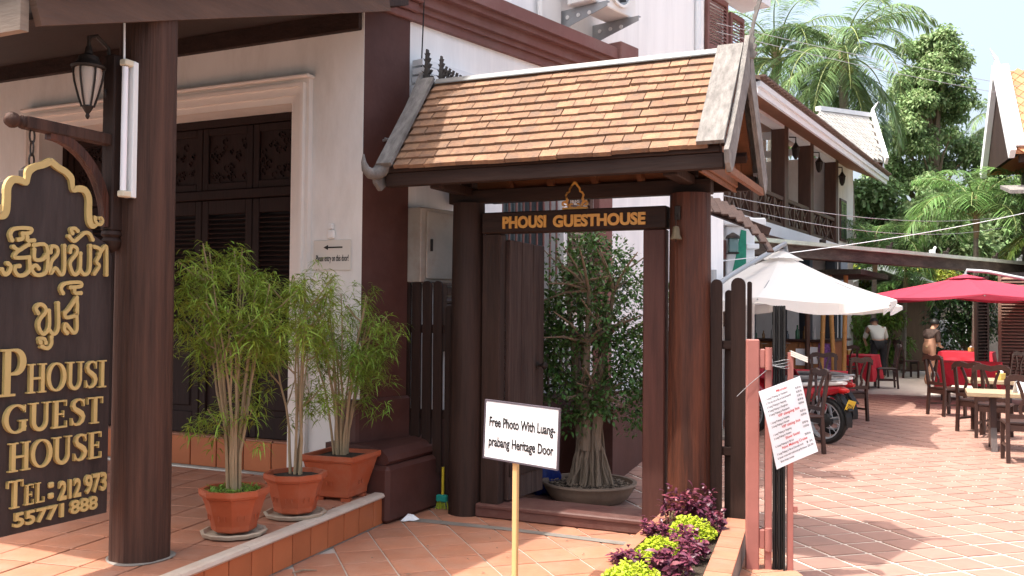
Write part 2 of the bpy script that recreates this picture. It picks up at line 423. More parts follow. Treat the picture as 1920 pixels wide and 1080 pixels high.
def np_mesh(name, V, faces_n, idx, material):
    """V (n,3); idx flat loop indices; faces_n list of polygon sizes (array)."""
    me = bpy.data.meshes.new(name)
    me.vertices.add(len(V)); me.vertices.foreach_set('co', np.asarray(V, dtype=np.float32).ravel())
    me.loops.add(len(idx)); me.loops.foreach_set('vertex_index', np.asarray(idx, dtype=np.int32))
    st = np.concatenate(([0], np.cumsum(faces_n)[:-1])).astype(np.int32)
    me.polygons.add(len(faces_n)); me.polygons.foreach_set('loop_start', st)
    me.materials.append(material)
    me.update(calc_edges=True); me.validate()
    return me
def unit(a):
    return a / np.maximum(np.linalg.norm(a, axis=1, keepdims=True), 1e-9)
def leaf_mesh(name, P, D, L, W, material, droop=0.0, up=None, fold=0.25):
    """Bent six-point leaves: P base points, D directions, L lengths, W widths (arrays)."""
    P = np.asarray(P, float); D = unit(np.asarray(D, float)); n = len(P)
    L = np.broadcast_to(np.asarray(L, float), (n,))[:, None]; W = np.broadcast_to(np.asarray(W, float), (n,))[:, None]
    dr = np.broadcast_to(np.asarray(droop, float), (n,))[:, None]
    U = np.tile([0, 0, 1.0], (n, 1)) + RNG.normal(0, .35, (n, 3)) if up is None else np.asarray(up, float)
    S = unit(np.cross(D, U)); Nn = np.cross(S, D)
    def pt(t): return P + D * L * t + np.array([0, 0, -1.0]) * dr * L * t * t
    m1, m2, tip = pt(.33), pt(.7), pt(1.0)
    V = np.stack([P, m1 - S * W / 2 + Nn * W * fold, m1 + S * W / 2 + Nn * W * fold, m2 - S * W * .4 + Nn * W * fold * .8, m2 + S * W * .4 + Nn * W * fold * .8, tip], 1).reshape(-1, 3)
    base = (np.arange(n) * 6)[:, None]
    F = np.concatenate([base + np.array([0, 2, 1]), base + np.array([1, 2, 4, 3]), base + np.array([3, 4, 5])], 1).ravel()
    return np_mesh(name, V, np.tile([3, 4, 3], n), F, material)
def leaf_obj(name, parent, *a, **k):
    return mesh_obj(name, leaf_mesh(name, *a, **k), parent)
def rand_dirs(n, zmin=-1.0, zmax=1.0):
    z = RNG.uniform(zmin, zmax, n); a = RNG.uniform(0, 2 * math.pi, n); r = np.sqrt(1 - z * z)
    return np.stack([r * np.cos(a), r * np.sin(a), z], 1)

def smooth(pts, n=4):
    out = []
    for i in range(len(pts) - 1):
        p0, p1, p2, p3 = pts[max(i - 1, 0)], pts[i], pts[i + 1], pts[min(i + 2, len(pts) - 1)]
        for k in range(n):
            t = k / n
            out.append(tuple(.5 * (2 * p1[j] + (p2[j] - p0[j]) * t + (2 * p0[j] - 5 * p1[j] + 4 * p2[j] - p3[j]) * t * t + (3 * p1[j] - p0[j] - 3 * p2[j] + p3[j]) * t ** 3) for j in range(len(p1))))
    out.append(tuple(pts[-1]))
    return out

def text_mesh(body, material, depth=0.002, bold=0.0, mono=False):
    """Flat lettering in XZ facing -Y, normalised to start at x=0, z=0 with cap height about 1."""
    cu = bpy.data.curves.new('lettering', 'FONT')
    cu.body = body; cu.size = 1.0; cu.extrude = depth; cu.offset = bold; cu.resolution_u = 4
    ob = bpy.data.objects.new('lettering', cu); COL.objects.link(ob)
    dg = bpy.context.evaluated_depsgraph_get(); dg.update()
    me = bpy.data.meshes.new_from_object(ob.evaluated_get(dg))
    bpy.data.objects.remove(ob); bpy.data.curves.remove(cu)
    v = np.empty(len(me.vertices) * 3); me.vertices.foreach_get('co', v); v = v.reshape(-1, 3)
    f = [tuple(p.vertices) for p in me.polygons]
    bpy.data.meshes.remove(me)
    return v, f
def put_text(mb, body, x0, x1, z0, h, y, depth=0.002, bold=0.0):
    v, f = text_mesh(body, None, 1.0, bold)
    x = v[:, 0] - v[:, 0].min(); x /= max(x.max(), 1e-6)
    cap = 0.73
    w = np.stack([x0 + x * (x1 - x0), y - depth + (1 - (v[:, 2] > 0)) * depth, z0 + v[:, 1] / cap * h], 1)
    mb.add([tuple(p) for p in w], f)

# ------------------------------------------------------------------ ground and floors
GF = frame(-0.3487, 7.4568, 24.7)             # gate axes: x along the gate, y into the yard
def gw(u, v, z=0.0):
    p = GF @ Vector((u, v, z)); return (p.x, p.y, p.z)
YZ = -0.06                                    # level of the yard behind the gate

ground = struct(MB().add([(-300, -60, -.16), (400, -60, -.16), (400, 600, -.16), (-300, 600, -.16)], [(0, 1, 2, 3)]).build('ground', ASPHALT))

def clip_poly(p, clip):
    out = p
    for i in range(len(clip)):
        a, b = clip[i], clip[(i + 1) % len(clip)]
        ins = lambda q: (b[0] - a[0]) * (q[1] - a[1]) - (b[1] - a[1]) * (q[0] - a[0]) >= 0
        src, out = out, []
        for j in range(len(src)):
            c, d = src[j], src[(j + 1) % len(src)]
            ic, idd = ins(c), ins(d)
            if ic: out.append(c)
            if ic != idd:
                t1 = (b[0] - a[0]) * (c[1] - a[1]) - (b[1] - a[1]) * (c[0] - a[0])
                t2 = (b[0] - a[0]) * (d[1] - a[1]) - (b[1] - a[1]) * (d[0] - a[0])
                t = t1 / (t1 - t2)
                out.append((c[0] + (d[0] - c[0]) * t, c[1] + (d[1] - c[1]) * t))
        if len(out) < 3: return []
    return out
def area(p):
    return abs(sum(p[i][0] * p[(i + 1) % len(p)][1] - p[(i + 1) % len(p)][0] * p[i][1] for i in range(len(p)))) / 2
def tile_top(mb, q, th, c):
    """a floor tile: outline q, worn bevelled rim"""
    cx = sum(p[0] for p in q) / len(q); cy = sum(p[1] for p in q) / len(q)
    n = len(q)
    ring = []
    for p in q:
        d = math.hypot(p[0] - cx, p[1] - cy) or 1
        k = max(0.0, 1 - c * 1.4 / d)
        ring.append((cx + (p[0] - cx) * k, cy + (p[1] - cy) * k))
    v = [(p[0], p[1], -th) for p in q] + [(p[0], p[1], -c * .5) for p in q] + [(p[0], p[1], 0) for p in ring]
    f = [(i, (i + 1) % n, n + (i + 1) % n, n + i) for i in range(n)] + [(n + i, n + (i + 1) % n, 2 * n + (i + 1) % n, 2 * n + i) for i in range(n)]
    f.append(tuple(range(2 * n, 3 * n)))
    mb.add(v, f)
def tile_field(parent, polys, org, deg, size, gap, z, th, material, limit=300, bev=0.005):
    sx, sy = size
    ca, sa = math.cos(R(deg)), math.sin(R(deg))
    W = lambda a, b: (org[0] + a * ca - b * sa, org[1] + a * sa + b * ca)
    found = []
    for poly in polys:
        loc = [((p[0] - org[0]) * ca + (p[1] - org[1]) * sa, -(p[0] - org[0]) * sa + (p[1] - org[1]) * ca) for p in poly]
        i0, i1 = math.floor(min(p[0] for p in loc) / sx), math.ceil(max(p[0] for p in loc) / sx)
        j0, j1 = math.floor(min(p[1] for p in loc) / sy), math.ceil(max(p[1] for p in loc) / sy)
        for i in range(i0, i1):
            for j in range(j0, j1):
                a0, a1, b0, b1 = i * sx + gap / 2, (i + 1) * sx - gap / 2, j * sy + gap / 2, (j + 1) * sy - gap / 2
                q = [(a0, b0), (a1, b0), (a1, b1), (a0, b1)]
                cq = clip_poly(q, loc)
                if not cq or area(cq) < 0.12 * sx * sy: continue
                full = area(cq) > 0.999 * (a1 - a0) * (b1 - b0)
                c = W((i + .5) * sx, (j + .5) * sy)
                vis = c[1] > 3.5 and abs(c[0] / c[1]) < .6
                found.append((0 if vis else 1, math.hypot(*c), full, cq, i, j))
    found.sort(key=lambda t: (t[0], t[1]))
    mb = MB()
    tile_top(mb, [(-sx / 2 + gap / 2, -sy / 2 + gap / 2), (sx / 2 - gap / 2, -sy / 2 + gap / 2), (sx / 2 - gap / 2, sy / 2 - gap / 2), (-sx / 2 + gap / 2, sy / 2 - gap / 2)], th, bev)
    shared = mb.mesh('tile', material)
    rest = MB()
    for k, (vis, d, full, cq, i, j) in enumerate(found):
        c = ((i + .5) * sx, (j + .5) * sy)
        rel = [(p[0] - c[0], p[1] - c[1]) for p in cq]
        wx, wy = W(*c)
        dz = random.uniform(-.0015, .0015)
        if k < limit:
            if full: me = shared
            else:
                m1 = MB(); tile_top(m1, rel, th, bev); me = m1.mesh('tile', material)
            piece('tile', me, parent, (wx, wy, z + dz), (random.uniform(-.004, .004), random.uniform(-.004, .004), R(deg)))
        else:
            rest.M = Matrix.Translation((wx, wy, z + dz)) @ Matrix.Rotation(R(deg), 4, 'Z')
            tile_top(rest, rel, th, bev)
    if rest.v:
        o = rest.build('far_tiles', material, parent); o['kind'] = 'stuff'
    return len(found)

PATIO = [(-2.16, 3.6), (1.95, 3.6), gw(2.25, .12)[:2], gw(-.45, .12)[:2], (-.93, 7.12)]
patio = struct(MB().prism(PATIO, -.2, -.007).build('patio', GROUT))
tile_field(patio, [PATIO], (-.2, 6.2), 18, (.30, .30), .012, 0.0, .012, FLOORTILE, 300)
cs = MB(GF)
cs.add([(-.3, -.47, .004), (.5, -.40, .004), (1.2, -.42, .004), (1.7, -.43, .004), (1.7, -.34, .004), (1.2, -.325, .004), (.5, -.315, .004), (-.3, -.35, .004)], [(0, 1, 6, 7), (1, 2, 5, 6), (2, 3, 4, 5)])
cs.build('mortar_strip', CEMENT, patio)

YARD1 = [gw(-.1, .14)[:2], gw(16, .14)[:2], gw(16, 24)[:2], gw(-.1, 24)[:2]]
YARD2 = [gw(2.62, -4.5)[:2], gw(14, -4.5)[:2], gw(14, .14)[:2], gw(2.3, .14)[:2]]
yard = struct(MB().prism(YARD1, -.2, YZ - .008).prism(YARD2, -.2, YZ - .008).build('courtyard', YARDGROUT))
TY1 = [gw(-.1, .15)[:2], gw(12, .15)[:2], gw(10.5, 14.5)[:2], gw(-.1, 14.5)[:2]]
TY2 = [gw(2.62, -4.4)[:2], gw(9, -4.4)[:2], gw(9, .15)[:2], gw(2.3, .15)[:2]]
tile_field(yard, [TY1, TY2], (3.0, 7.0), 17, (.30, .27), .03, YZ, .012, YARDTILE, 300)

# raised porch platform with riser tiles and stone nosing
E0, E1, E2 = (-2.16, 3.6), (-1.724, 4.863), (-.945, 7.12)
PLAT = [(-7.5, 3.6), E0, E1, E2, (-1.1, 7.45), (-7.5, 10.4)]
platform = struct(MB().prism(PLAT, -.2, .208).build('porch_platform', GROUT))
inn = lambda p, d: (p[0] - d * .94, p[1] + d * .33)
tile_field(platform, [[(-7.5, 3.6), inn(E0, .06), inn(E1, .06), inn(E2, .06), (-1.15, 7.4), (-7.5, 10.3)]], E1, 70.5 - 90 + 4, (.30, .30), .012, .22, .012, FLOORTILE, 300)
def along(a, b, t): return (a[0] + (b[0] - a[0]) * t, a[1] + (b[1] - a[1]) * t)
for a, b, n in ((E0, E1, 6), (E1, E2, 11)):
    ln = math.hypot(b[0] - a[0], b[1] - a[1]); ang = math.atan2(b[1] - a[1], b[0] - a[0])
    wv = ln / n
    me = MB().box(.005, wv - .005, -.012, .01, .004, .196, .004).mesh('riser_tile', RISER)
    for k in range(n):
        p = along(a, b, k / n)
        piece('riser_tile', me, platform, (p[0], p[1], 0), (0, random.uniform(-.004, .004), ang))
    ns = MB(); ns.M = Matrix.Translation((a[0], a[1], 0)) @ Matrix.Rotation(ang, 4, 'Z')
    prof = [(-.03, .2), (-.038, .212), (-.03, .23), (-.012, .236), (.05, .234), (.06, .226), (.06, .2)]
    segs = 12
    for k in range(segs):
        x0, x1 = ln * k / segs + (0.002 if k % 3 == 0 else 0), ln * (k + 1) / segs
        m = len(prof)
        v = [(x0, p[0], p[1]) for p in prof] + [(x1, p[0], p[1]) for p in prof]
        ns.add(v, [(i, (i + 1) % m, m + (i + 1) % m, m + i) for i in range(m)] + [tuple(range(m))[::-1], tuple(range(m, 2 * m))])
    ns.build('stone_nosing', STONE, platform)

# ------------------------------------------------------------------ the guesthouse building
BF = frame(-.908, 7.009, 25.5)                # front wall axes
WFm = frame(-1.192, 7.366, 38.9)              # side wall axes: x outwards, y along the wall
house = thing('guesthouse_building', 'white plastered guesthouse with louvred doorway and maroon corner pilaster behind the porch', 'building', (-1.192, 7.366, 0))
VW = .2
b = MB(BF)
b.box(-7.5, -4.12, VW, VW + .3, 0, 4.6)
b.box(-1.09, -.41, VW, VW + .3, 0, 4.6)
b.box(-4.12, -1.09, VW, VW + .3, 3.30, 4.6)
b.build('front_wall', WALL, house)
MB(BF).box(-7.4, -.43, VW - .05, VW, 3.83, 4.15, .006).build('wall_plate', DARKWOODH, house)  # added dark strip standing in for the shaded soffit at the wall top
tr = MB(BF)                                    # moulded door surround: three stepped bands
for (o0, o1, d, zt) in ((0.0, .055, .035, 0), (.055, .12, .06, 0), (.12, .15, .085, 0), (.15, .185, .05, 0)):
    tr.box(-1.09 + o0, -1.09 + o1, VW - d, VW, .21, 3.30 + o1)
    tr.box(-4.12 - o1, -4.12 - o0, VW - d, VW, .21, 3.30 + o1)
    tr.box(-4.12 - o0, -1.09 + o0, VW - d, VW, 3.30 + o0, 3.30 + o1)
tr.box(-4.33, -.885, VW - .10, VW, 3.487, 3.515, .008)
tr.build('door_surround', TRIM, house)
th_ = MB(BF).box(-4.11, -1.10, VW + .16, VW + .6, .2, .47)
sill = th_.build('door_threshold', GROUT, house)
me = MB().box(-.145, .145, -.012, .01, 0, .25, .004).mesh('riser_tile', RISER)
for k in range(10):
    p = BF @ Vector((-1.25 - k * .302, VW + .155, .222))
    piece('riser_tile', me, sill, TH[sill].inverted() @ p, (0, 0, -R(25.5)))
me = MB().box(-.145, .145, 0, .3, 0, .014, .004).mesh('tile', FLOORTILE)
for k in range(10):
    p = BF @ Vector((-1.25 - k * .302, VW + .16, .471))
    piece('tile', me, sill, TH[sill].inverted() @ p, (0, 0, -R(25.5)))
# timber door: frame, carved transom panels, louvred leaves
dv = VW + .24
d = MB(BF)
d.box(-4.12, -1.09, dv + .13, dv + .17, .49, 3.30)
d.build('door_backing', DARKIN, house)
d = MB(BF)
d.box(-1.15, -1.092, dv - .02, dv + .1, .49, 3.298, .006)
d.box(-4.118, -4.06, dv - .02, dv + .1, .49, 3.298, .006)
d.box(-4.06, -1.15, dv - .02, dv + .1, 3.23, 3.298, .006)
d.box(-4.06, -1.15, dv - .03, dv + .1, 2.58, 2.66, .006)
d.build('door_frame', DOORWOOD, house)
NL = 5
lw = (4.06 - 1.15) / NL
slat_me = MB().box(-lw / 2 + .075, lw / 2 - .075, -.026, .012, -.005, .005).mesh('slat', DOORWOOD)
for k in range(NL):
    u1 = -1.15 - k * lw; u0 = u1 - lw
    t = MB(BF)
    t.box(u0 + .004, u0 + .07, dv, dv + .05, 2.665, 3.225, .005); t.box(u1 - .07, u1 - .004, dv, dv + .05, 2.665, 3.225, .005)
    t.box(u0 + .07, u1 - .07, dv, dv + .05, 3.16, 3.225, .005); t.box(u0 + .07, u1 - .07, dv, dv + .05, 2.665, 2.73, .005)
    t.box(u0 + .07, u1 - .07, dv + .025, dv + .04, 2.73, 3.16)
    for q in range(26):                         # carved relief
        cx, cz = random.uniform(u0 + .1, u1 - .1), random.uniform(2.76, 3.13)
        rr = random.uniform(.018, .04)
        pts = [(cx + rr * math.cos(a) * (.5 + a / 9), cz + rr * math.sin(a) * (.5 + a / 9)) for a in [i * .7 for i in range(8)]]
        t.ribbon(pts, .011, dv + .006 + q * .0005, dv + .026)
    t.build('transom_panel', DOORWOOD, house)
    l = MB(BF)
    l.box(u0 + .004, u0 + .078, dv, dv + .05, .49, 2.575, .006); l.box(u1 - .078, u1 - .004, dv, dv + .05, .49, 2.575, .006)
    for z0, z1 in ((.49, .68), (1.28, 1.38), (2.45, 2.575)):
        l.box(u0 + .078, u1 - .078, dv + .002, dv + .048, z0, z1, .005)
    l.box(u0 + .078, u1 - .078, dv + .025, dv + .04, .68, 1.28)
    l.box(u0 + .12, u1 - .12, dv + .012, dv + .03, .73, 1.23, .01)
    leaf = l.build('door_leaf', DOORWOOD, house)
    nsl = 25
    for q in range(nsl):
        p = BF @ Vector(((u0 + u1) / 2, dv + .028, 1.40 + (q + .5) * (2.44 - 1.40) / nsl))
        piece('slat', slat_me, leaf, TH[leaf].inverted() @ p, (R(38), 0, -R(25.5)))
# side: maroon pilaster on its pedestal, cornice, white wall, windows
w = MB(WFm)
w.box(-.35, 0, .004, .51, .9, 4.03)
w.build('corner_pilaster', MAROON, house)
cpt = MB(WFm)
for x, z0, z1 in ((.03, 4.03, 4.10), (.06, 4.10, 4.18), (.10, 4.18, 4.24), (.15, 4.24, 4.34), (.11, 4.34, 4.8)):
    cpt.box(-.36, x, -.03, .53 + x * .5, z0, z1, .008)
cpt.build('pilaster_capital', MAROON2, house)
pd = MB(BF)
pd.box(-.62, -.005, -.0, .85, 0, .43, .03)
pd.build('pedestal', MAROON, house)
pd = MB(BF)
prof = [(-.62, .43), (-.06, .43), (-.035, .46), (-.05, .50), (-.10, .545), (-.2, .57), (-.62, .57)]
pd.slab(prof, .05, .80)
pd.build('pedestal_cap', MAROON, house)
pd = MB(WFm).box(-.4, .03, -.05, .54, .0, .9, .02)
pd.build('pilaster_base', MAROON, house)
w = MB(WFm)
w.box(-.4, -.05, .51, 1.80, 0, 4.1); w.box(-.4, -.05, 1.80, 2.80, 0, 1.52); w.box(-.4, -.05, 1.80, 2.80, 3.0, 4.1)
w.box(-.4, -.05, 2.80, 3.34, 0, 4.1)
w.build('side_wall', WALLB, house)
MB(WFm).box(-.06, .0, .56, 3.34, -.06, .74, .01).build('plinth', MAROON, house)
w = MB(WFm).box(-.4, .03, 3.34, 3.60, 0, 4.05, .01)
w.build('end_pilaster', MAROON2, house)
cn = MB(WFm)
for x, z0, z1 in ((.0, 4.05, 4.12), (.035, 4.12, 4.17), (.08, 4.17, 4.26), (.15, 4.26, 4.31), (.20, 4.31, 4.43), (.12, 4.43, 4.455)):
    cn.box(-.45, x, .56, 3.60 + x, z0, z1)
cn.box(-.2, .24, 3.42, 3.78, 4.30, 4.50, .01)
cn.build('cornice', MAROON2, house)
up = MB(WFm)
up.box(-4, -.30, -.8, 6.15, 4.1, 9.0); up.box(-4, -.30, 3.60, 6.15, -.06, 4.1)
up.box(-4, -.28, 6.15, 6.30, -.06, 9.0); up.box(-4, -.34, 6.30, 7.02, -.06, 9.0)
up.build('upper_wall', WALLB, house)
wb = MB(WFm).box(-.42, -.3, 1.82, 2.78, 1.54, 2.98)
wn_ = wb.build('barred_window', GLASS, house)
bm_ = MB(WFm).box(-.06, -.02, 1.84, 1.865, 1.5, 3.0).mesh('window_bar', STEEL)
for k in range(9):
    m1 = MB(WFm).tube([(-.1, 1.86 + k * .11, 1.53), (-.1, 1.86 + k * .11, 2.99)], .011, 6)
    m1.build('window_bar', MAROON2, wn_)
MB(WFm).box(-.3, .06, 1.76, 2.84, 1.44, 1.53, .015).build('window_sill', TRIM, house)
# lattice panel below the barred window
lt = thing('lattice_panel', 'brown wooden lattice panel below the barred window behind the gate', 'lattice', tuple(WFm @ Vector((.06, 2.3, .8))))
f = MB(WFm).box(.0, .05, 1.5, 1.55, .75, 1.42, .005).box(.0, .05, 2.95, 3.0, .75, 1.42, .005).box(.0, .05, 1.55, 2.95, 1.37, 1.42).box(.0, .05, 1.55, 2.95, .75, .80)
f.build('frame', DARKWOODH, lt)
for k in range(13):
    MB(WFm).box(.012, .024, 1.63 + k * .102, 1.66 + k * .102, .80, 1.37).build('vertical_slat', DARKWOODH, lt)
for k in range(5):
    MB(WFm).box(.026, .038, 1.55, 2.95, .86 + k * .1, .89 + k * .1).build('horizontal_slat', DARKWOODH, lt)
# louvred shutters on the white wall
def shutter(parent, fr, y0, y1, z0, z1, x0, x1, n, m=DARKWOOD):
    s_ = MB(fr)
    s_.box(x0, x1, y0, y0 + .06, z0, z1, .004).box(x0, x1, y1 - .06, y1, z0, z1, .004)
    s_.box(x0, x1, y0 + .06, y1 - .06, z0, z0 + .07).box(x0, x1, y0 + .06, y1 - .06, z1 - .07, z1)
    mid = (z0 + z1) / 2
    s_.box(x0, x1, y0 + .06, y1 - .06, mid - .035, mid + .035)
    o = s_.build('shutter', m, parent)
    for k in range(n):
        z = z0 + .09 + (k + .5) * (z1 - z0 - .18) / n
        if abs(z - mid) < .05: continue
        q = MB(fr)
        xm = (x0 + x1) / 2
        q.hexa([(x1, y0 + .06, z - .022), (x1, y1 - .06, z - .022), (xm, y1 - .06, z + .012), (xm, y0 + .06, z + .012),
                (x1, y0 + .06, z - .012), (x1, y1 - .06, z - .012), (xm, y1 - .06, z + .022), (xm, y0 + .06, z + .022)])
        q.build('slat', m, o)
    return o
shutter(house, WFm, 2.86, 3.28, 1.6, 3.0, -.05, -.01, 20, TEAK)
shutter(house, WFm, .95, 1.55, 1.25, 2.3, -.05, -.01, 18, TEAK)
shutter(house, WFm, 6.36, 6.98, 4.5, 5.95, -.30, -.25, 26, MAROON2)
shutter(house, WFm, 7.06, 7.5, 4.5, 5.85, -.30, -.25, 26, MAROON2)
MB(WFm).box(-.34, .1, 6.9, 7.6, 5.98, 6.3).build('eave_slab', WHITEP, house)
MB(WFm).tube([(-.26, 6.1, 0), (-.26, 6.1, 9)], .04, 8).build('downpipe', WHITEP, house)
dk = MB(WFm)
for k in range(3): dk.box(-.02, .16 - k * .03, .56, 1.3, 3.52 + k * .07, 3.57 + k * .07)
dk.box(-.05, .02, .56, 1.3, 3.25, 3.50)
dk.build('ledge', WHITEP, house)

# outdoor air conditioner on brackets
ac = thing('air_conditioner', 'white outdoor air conditioner unit on holed brackets above the maroon cornice', 'air conditioner', tuple(WFm @ Vector((-.3, 3.3, 4.9))))
AX, AY, AZz = -.14, 2.95, 4.83
MB(WFm).box(AX, AX + .32, AY, AY + .86, AZz, AZz + .6, .012).build('casing', WHITEPL, ac)
fr_ = MB(WFm)
for k in range(22):
    a0, a1 = 2 * math.pi * k / 22, 2 * math.pi * (k + 1) / 22
    q = [(AX + .322, AY + .52 + r_ * math.cos(a), AZz + .3 + r_ * math.sin(a)) for r_, a in ((.22, a0), (.22, a1), (.25, a1), (.25, a0))]
    fr_.add(q + [(p[0] + .03, p[1], p[2]) for p in q], [(4, 5, 6, 7), (0, 1, 5, 4), (2, 3, 7, 6)])
fan = fr_.build('fan_ring', WHITEPL, ac)
fb = MB(WFm)
fb.add([(AX + .324, AY + .52 + .22 * math.cos(2 * math.pi * k / 22), AZz + .3 + .22 * math.sin(2 * math.pi * k / 22)) for k in range(22)], [tuple(range(22))])
fb.build('fan_recess', STEEL, fan)
for k in range(5):
    a = 2 * math.pi * k / 5
    q = MB(WFm)
    q.add([(AX + .335, AY + .52 + r_ * math.cos(a + o_), AZz + .3 + r_ * math.sin(a + o_)) for r_, o_ in ((.03, -.5), (.2, -.35), (.2, .35), (.03, .5))], [(0, 1, 2, 3)])
    q.build('fan_blade', BLACK, fan)
for k in range(6):
    MB(WFm).box(AX + .05, AX + .27, AY - .006, AY, AZz + .18 + k * .06, AZz + .195 + k * .06).build('side_louvre', STEEL, ac)
for y in (AY + .1, AY + .72):
    q = MB(WFm)
    q.slab([(-.30, AZz - .015), (.30, AZz - .015), (.30, AZz - .06), (-.30, AZz - .22)], y, y + .006)
    q.box(-.30, .30, y, y + .05, AZz - .014, AZz - .006)
    br = q.build('bracket', STEEL, ac)
    for k in range(3):
        h = MB(WFm)
        h.M = Matrix.Translation((-.2 + k * .14, y, AZz - .09)) @ Matrix.Rotation(R(90), 4, 'X')
        h.lathe([(.022, -.004), (.022, .010)], 12)
        h.build('bracket_hole', WHITEPL, br)
MB(WFm).box(-.29, -.25, AY - .28, AY + .06, AZz - .30, AZz + .5, .01).build('pipe_cover', WHITEPL, ac)
q = MB(WFm); q.tube([(-.26, AY - .3, 4.5), (-.24, AY - .33, 4.9), (-.2, AY - .25, 5.25), (-.1, AY - .05, 5.35)], .03, 8)
q.build('hose', WHITEPL, ac, True)

# metal cabinet on the side wall behind the picket fence
cab = thing('meter_cabinet', 'rusty off white metal meter cabinet on the wall behind the dark pickets', 'cabinet', tuple(WFm @ Vector((.05, .7, 1.85))))
CABM = mat('rusty_cabinet_paint', (0.42, 0.38, 0.33), 0.6, 0.12, 4, bump=0.05, stain=(0.22, 0.1, 0.05), stain_amt=0.5, stain_scale=3)
MB(WFm).box(-.05, .14, .52, .95, 1.84, 2.46, .006).build('case', CABM, cab)
MB(WFm).box(.142, .155, .58, .93, 1.87, 2.43, .004).build('door', CABM, cab)
MB(WFm).box(.155, .168, .62, .64, 2.1, 2.2).build('latch', IRON, cab)

# porch roof
roof = thing('porch_roof', 'dark timber lean-to porch roof over the tiled platform at upper left', 'roof', (-2.05, 5.22, 3.1))
P0 = Vector((-2.258, 4.41, 2.93)); P1 = Vector((-1.02, 7.15, 3.90))
LD = Vector((-.9026, .4305, 0))
def roofpt(a, t, dz=0.0):                     # a metres left along the eave, t up the slope
    p = P0 + LD * a + (P1 - P0) * t
    return Vector((p.x, p.y, p.z + dz))
dk = MB()
dk.hexa([roofpt(-.02, 0, .05), roofpt(-.02, 1.12, .05), roofpt(6, 1.12, .05), roofpt(6, 0, .05), roofpt(-.02, 0, .20), roofpt(-.02, 1.12, .20), roofpt(6, 1.12, .20), roofpt(6, 0, .20)])
dk.build('roof_boards', DARKWOOD, roof).data.transform(TH[roof].inverted())
def loc_part(mb, name, m, parent, smooth=False):
    o = mb.build(name, m, parent, smooth); o.data.transform(TH[parent].inverted()); return o
q = MB().bar(roofpt(0, -.012, .11), roofpt(0, 1.02, .11), .045, .19); loc_part(q, 'verge_board', FASCIA, roof)
q = MB().bar(roofpt(-.05, -.02, .27), roofpt(-.05, 1.02, .27), .09, .12); loc_part(q, 'verge_cap', FASCIA, roof)
LITFASCIA = mat('fascia_timber_sunlit_tint', (0.26, 0.2, 0.155), 0.7, 0.25, 2.0, stretch=(1.2, 1.2, 8), bump=0.3, bscale=10)  # paler copy of the fascia timber with sunlight put into its colour
q = MB().bar(roofpt(.03, -.02, .09), roofpt(6, -.02, .09), .045, .19); loc_part(q, 'eave_board', LITFASCIA, roof)
q = MB().bar(roofpt(.03, -.035, .27), roofpt(6, -.035, .27), .09, .12); loc_part(q, 'eave_cap', FASCIA, roof)

# porch column
col_ = thing('porch_column', 'thick round brown timber column on the tiled porch beside the hanging sign', 'column', (-2.054, 5.219, .22))
q = MB(); wob = lambda a, z: .985 + .03 * math.cos(8 * a + .6) * (1 if math.cos(8 * a + .6) > 0 else .4) + .008 * math.sin(5 * a + z)
q.lathe([(.163, 0), (.162, .5), (.16, 1.2), (.158, 2.0), (.155, 3.07)], 40, wob=wob)
q.build('shaft', COLWOOD, col_, True)
q = MB().lathe([(.178, -.0), (.183, .003), (.178, .006), (.17, .008)], 28, wob=lambda a, z: 1 + .05 * math.sin(3 * a))
q.build('mortar_ring', CEMENT, col_)

# ------------------------------------------------------------------ hanging name board and its bracket
SR = R(65.3)
S0 = (-2.19, 5.07, 0.0)
brk = thing('sign_bracket', 'brown timber bracket with curved brace on the porch column, above the name board', 'bracket', S0, SR)
q = MB()
q.box(-.54, .06, -.03, .03, 2.483, 2.545, .006)
q.build('arm', COLWOOD, brk)
q = MB(); q.M = Matrix.Translation((-.54, 0, 2.514)) @ Matrix.Rotation(R(-90), 4, 'Y')
q.lathe([(.028, 0), (.034, .012), (.024, .026), (.036, .045), (.04, .065), (.03, .088), (.006, .1)], 14)
q.build('turned_knob', COLWOOD, brk, True)
q = MB()
arc = [(-.40 + .37 * math.sin(t), 2.04 + .44 * math.cos(t)) for t in [i * math.pi / 2 / 12 for i in range(13)]]
q.ribbon(arc, .05, -.022, .022)
q.build('curved_brace', POSTWOOD, brk)
q = MB().box(-.03, .055, -.045, .045, 2.02, 2.98, .008); q.build('back_plate', DARKWOOD, brk)
q = MB().lathe([(.05, 0), (.055, -.02), (.04, -.035), (.055, -.055), (.045, -.085), (.02, -.11), (.004, -.12)][::-1], 14, (.01, 0, 2.02))
q.build('drop_knob', DARKWOOD, brk, True)

def chain(name, x, z1, z0, label):
    t = thing(name, label, 'chain', (S0[0] + math.cos(SR) * x, S0[1] + math.sin(SR) * x, z1), SR, 'chains holding the name board')
    n = 3; h = (z1 - z0) / n
    for k in range(n):
        c = -(k + .5) * h
        pts = [((.018 * math.sin(a)) * (1 if k % 2 == 0 else .3), (.018 * math.sin(a)) * (.3 if k % 2 == 0 else 1), c + h * .58 * math.cos(a)) for a in [i * 2 * math.pi / 14 for i in range(15)]]
        MB().tube(pts, .005, 6).build('link', IRON, t, True)
chain('sign_chain', -.49, 2.485, 2.30, 'rusty iron chain under the bracket arm, holding the name board at its left')

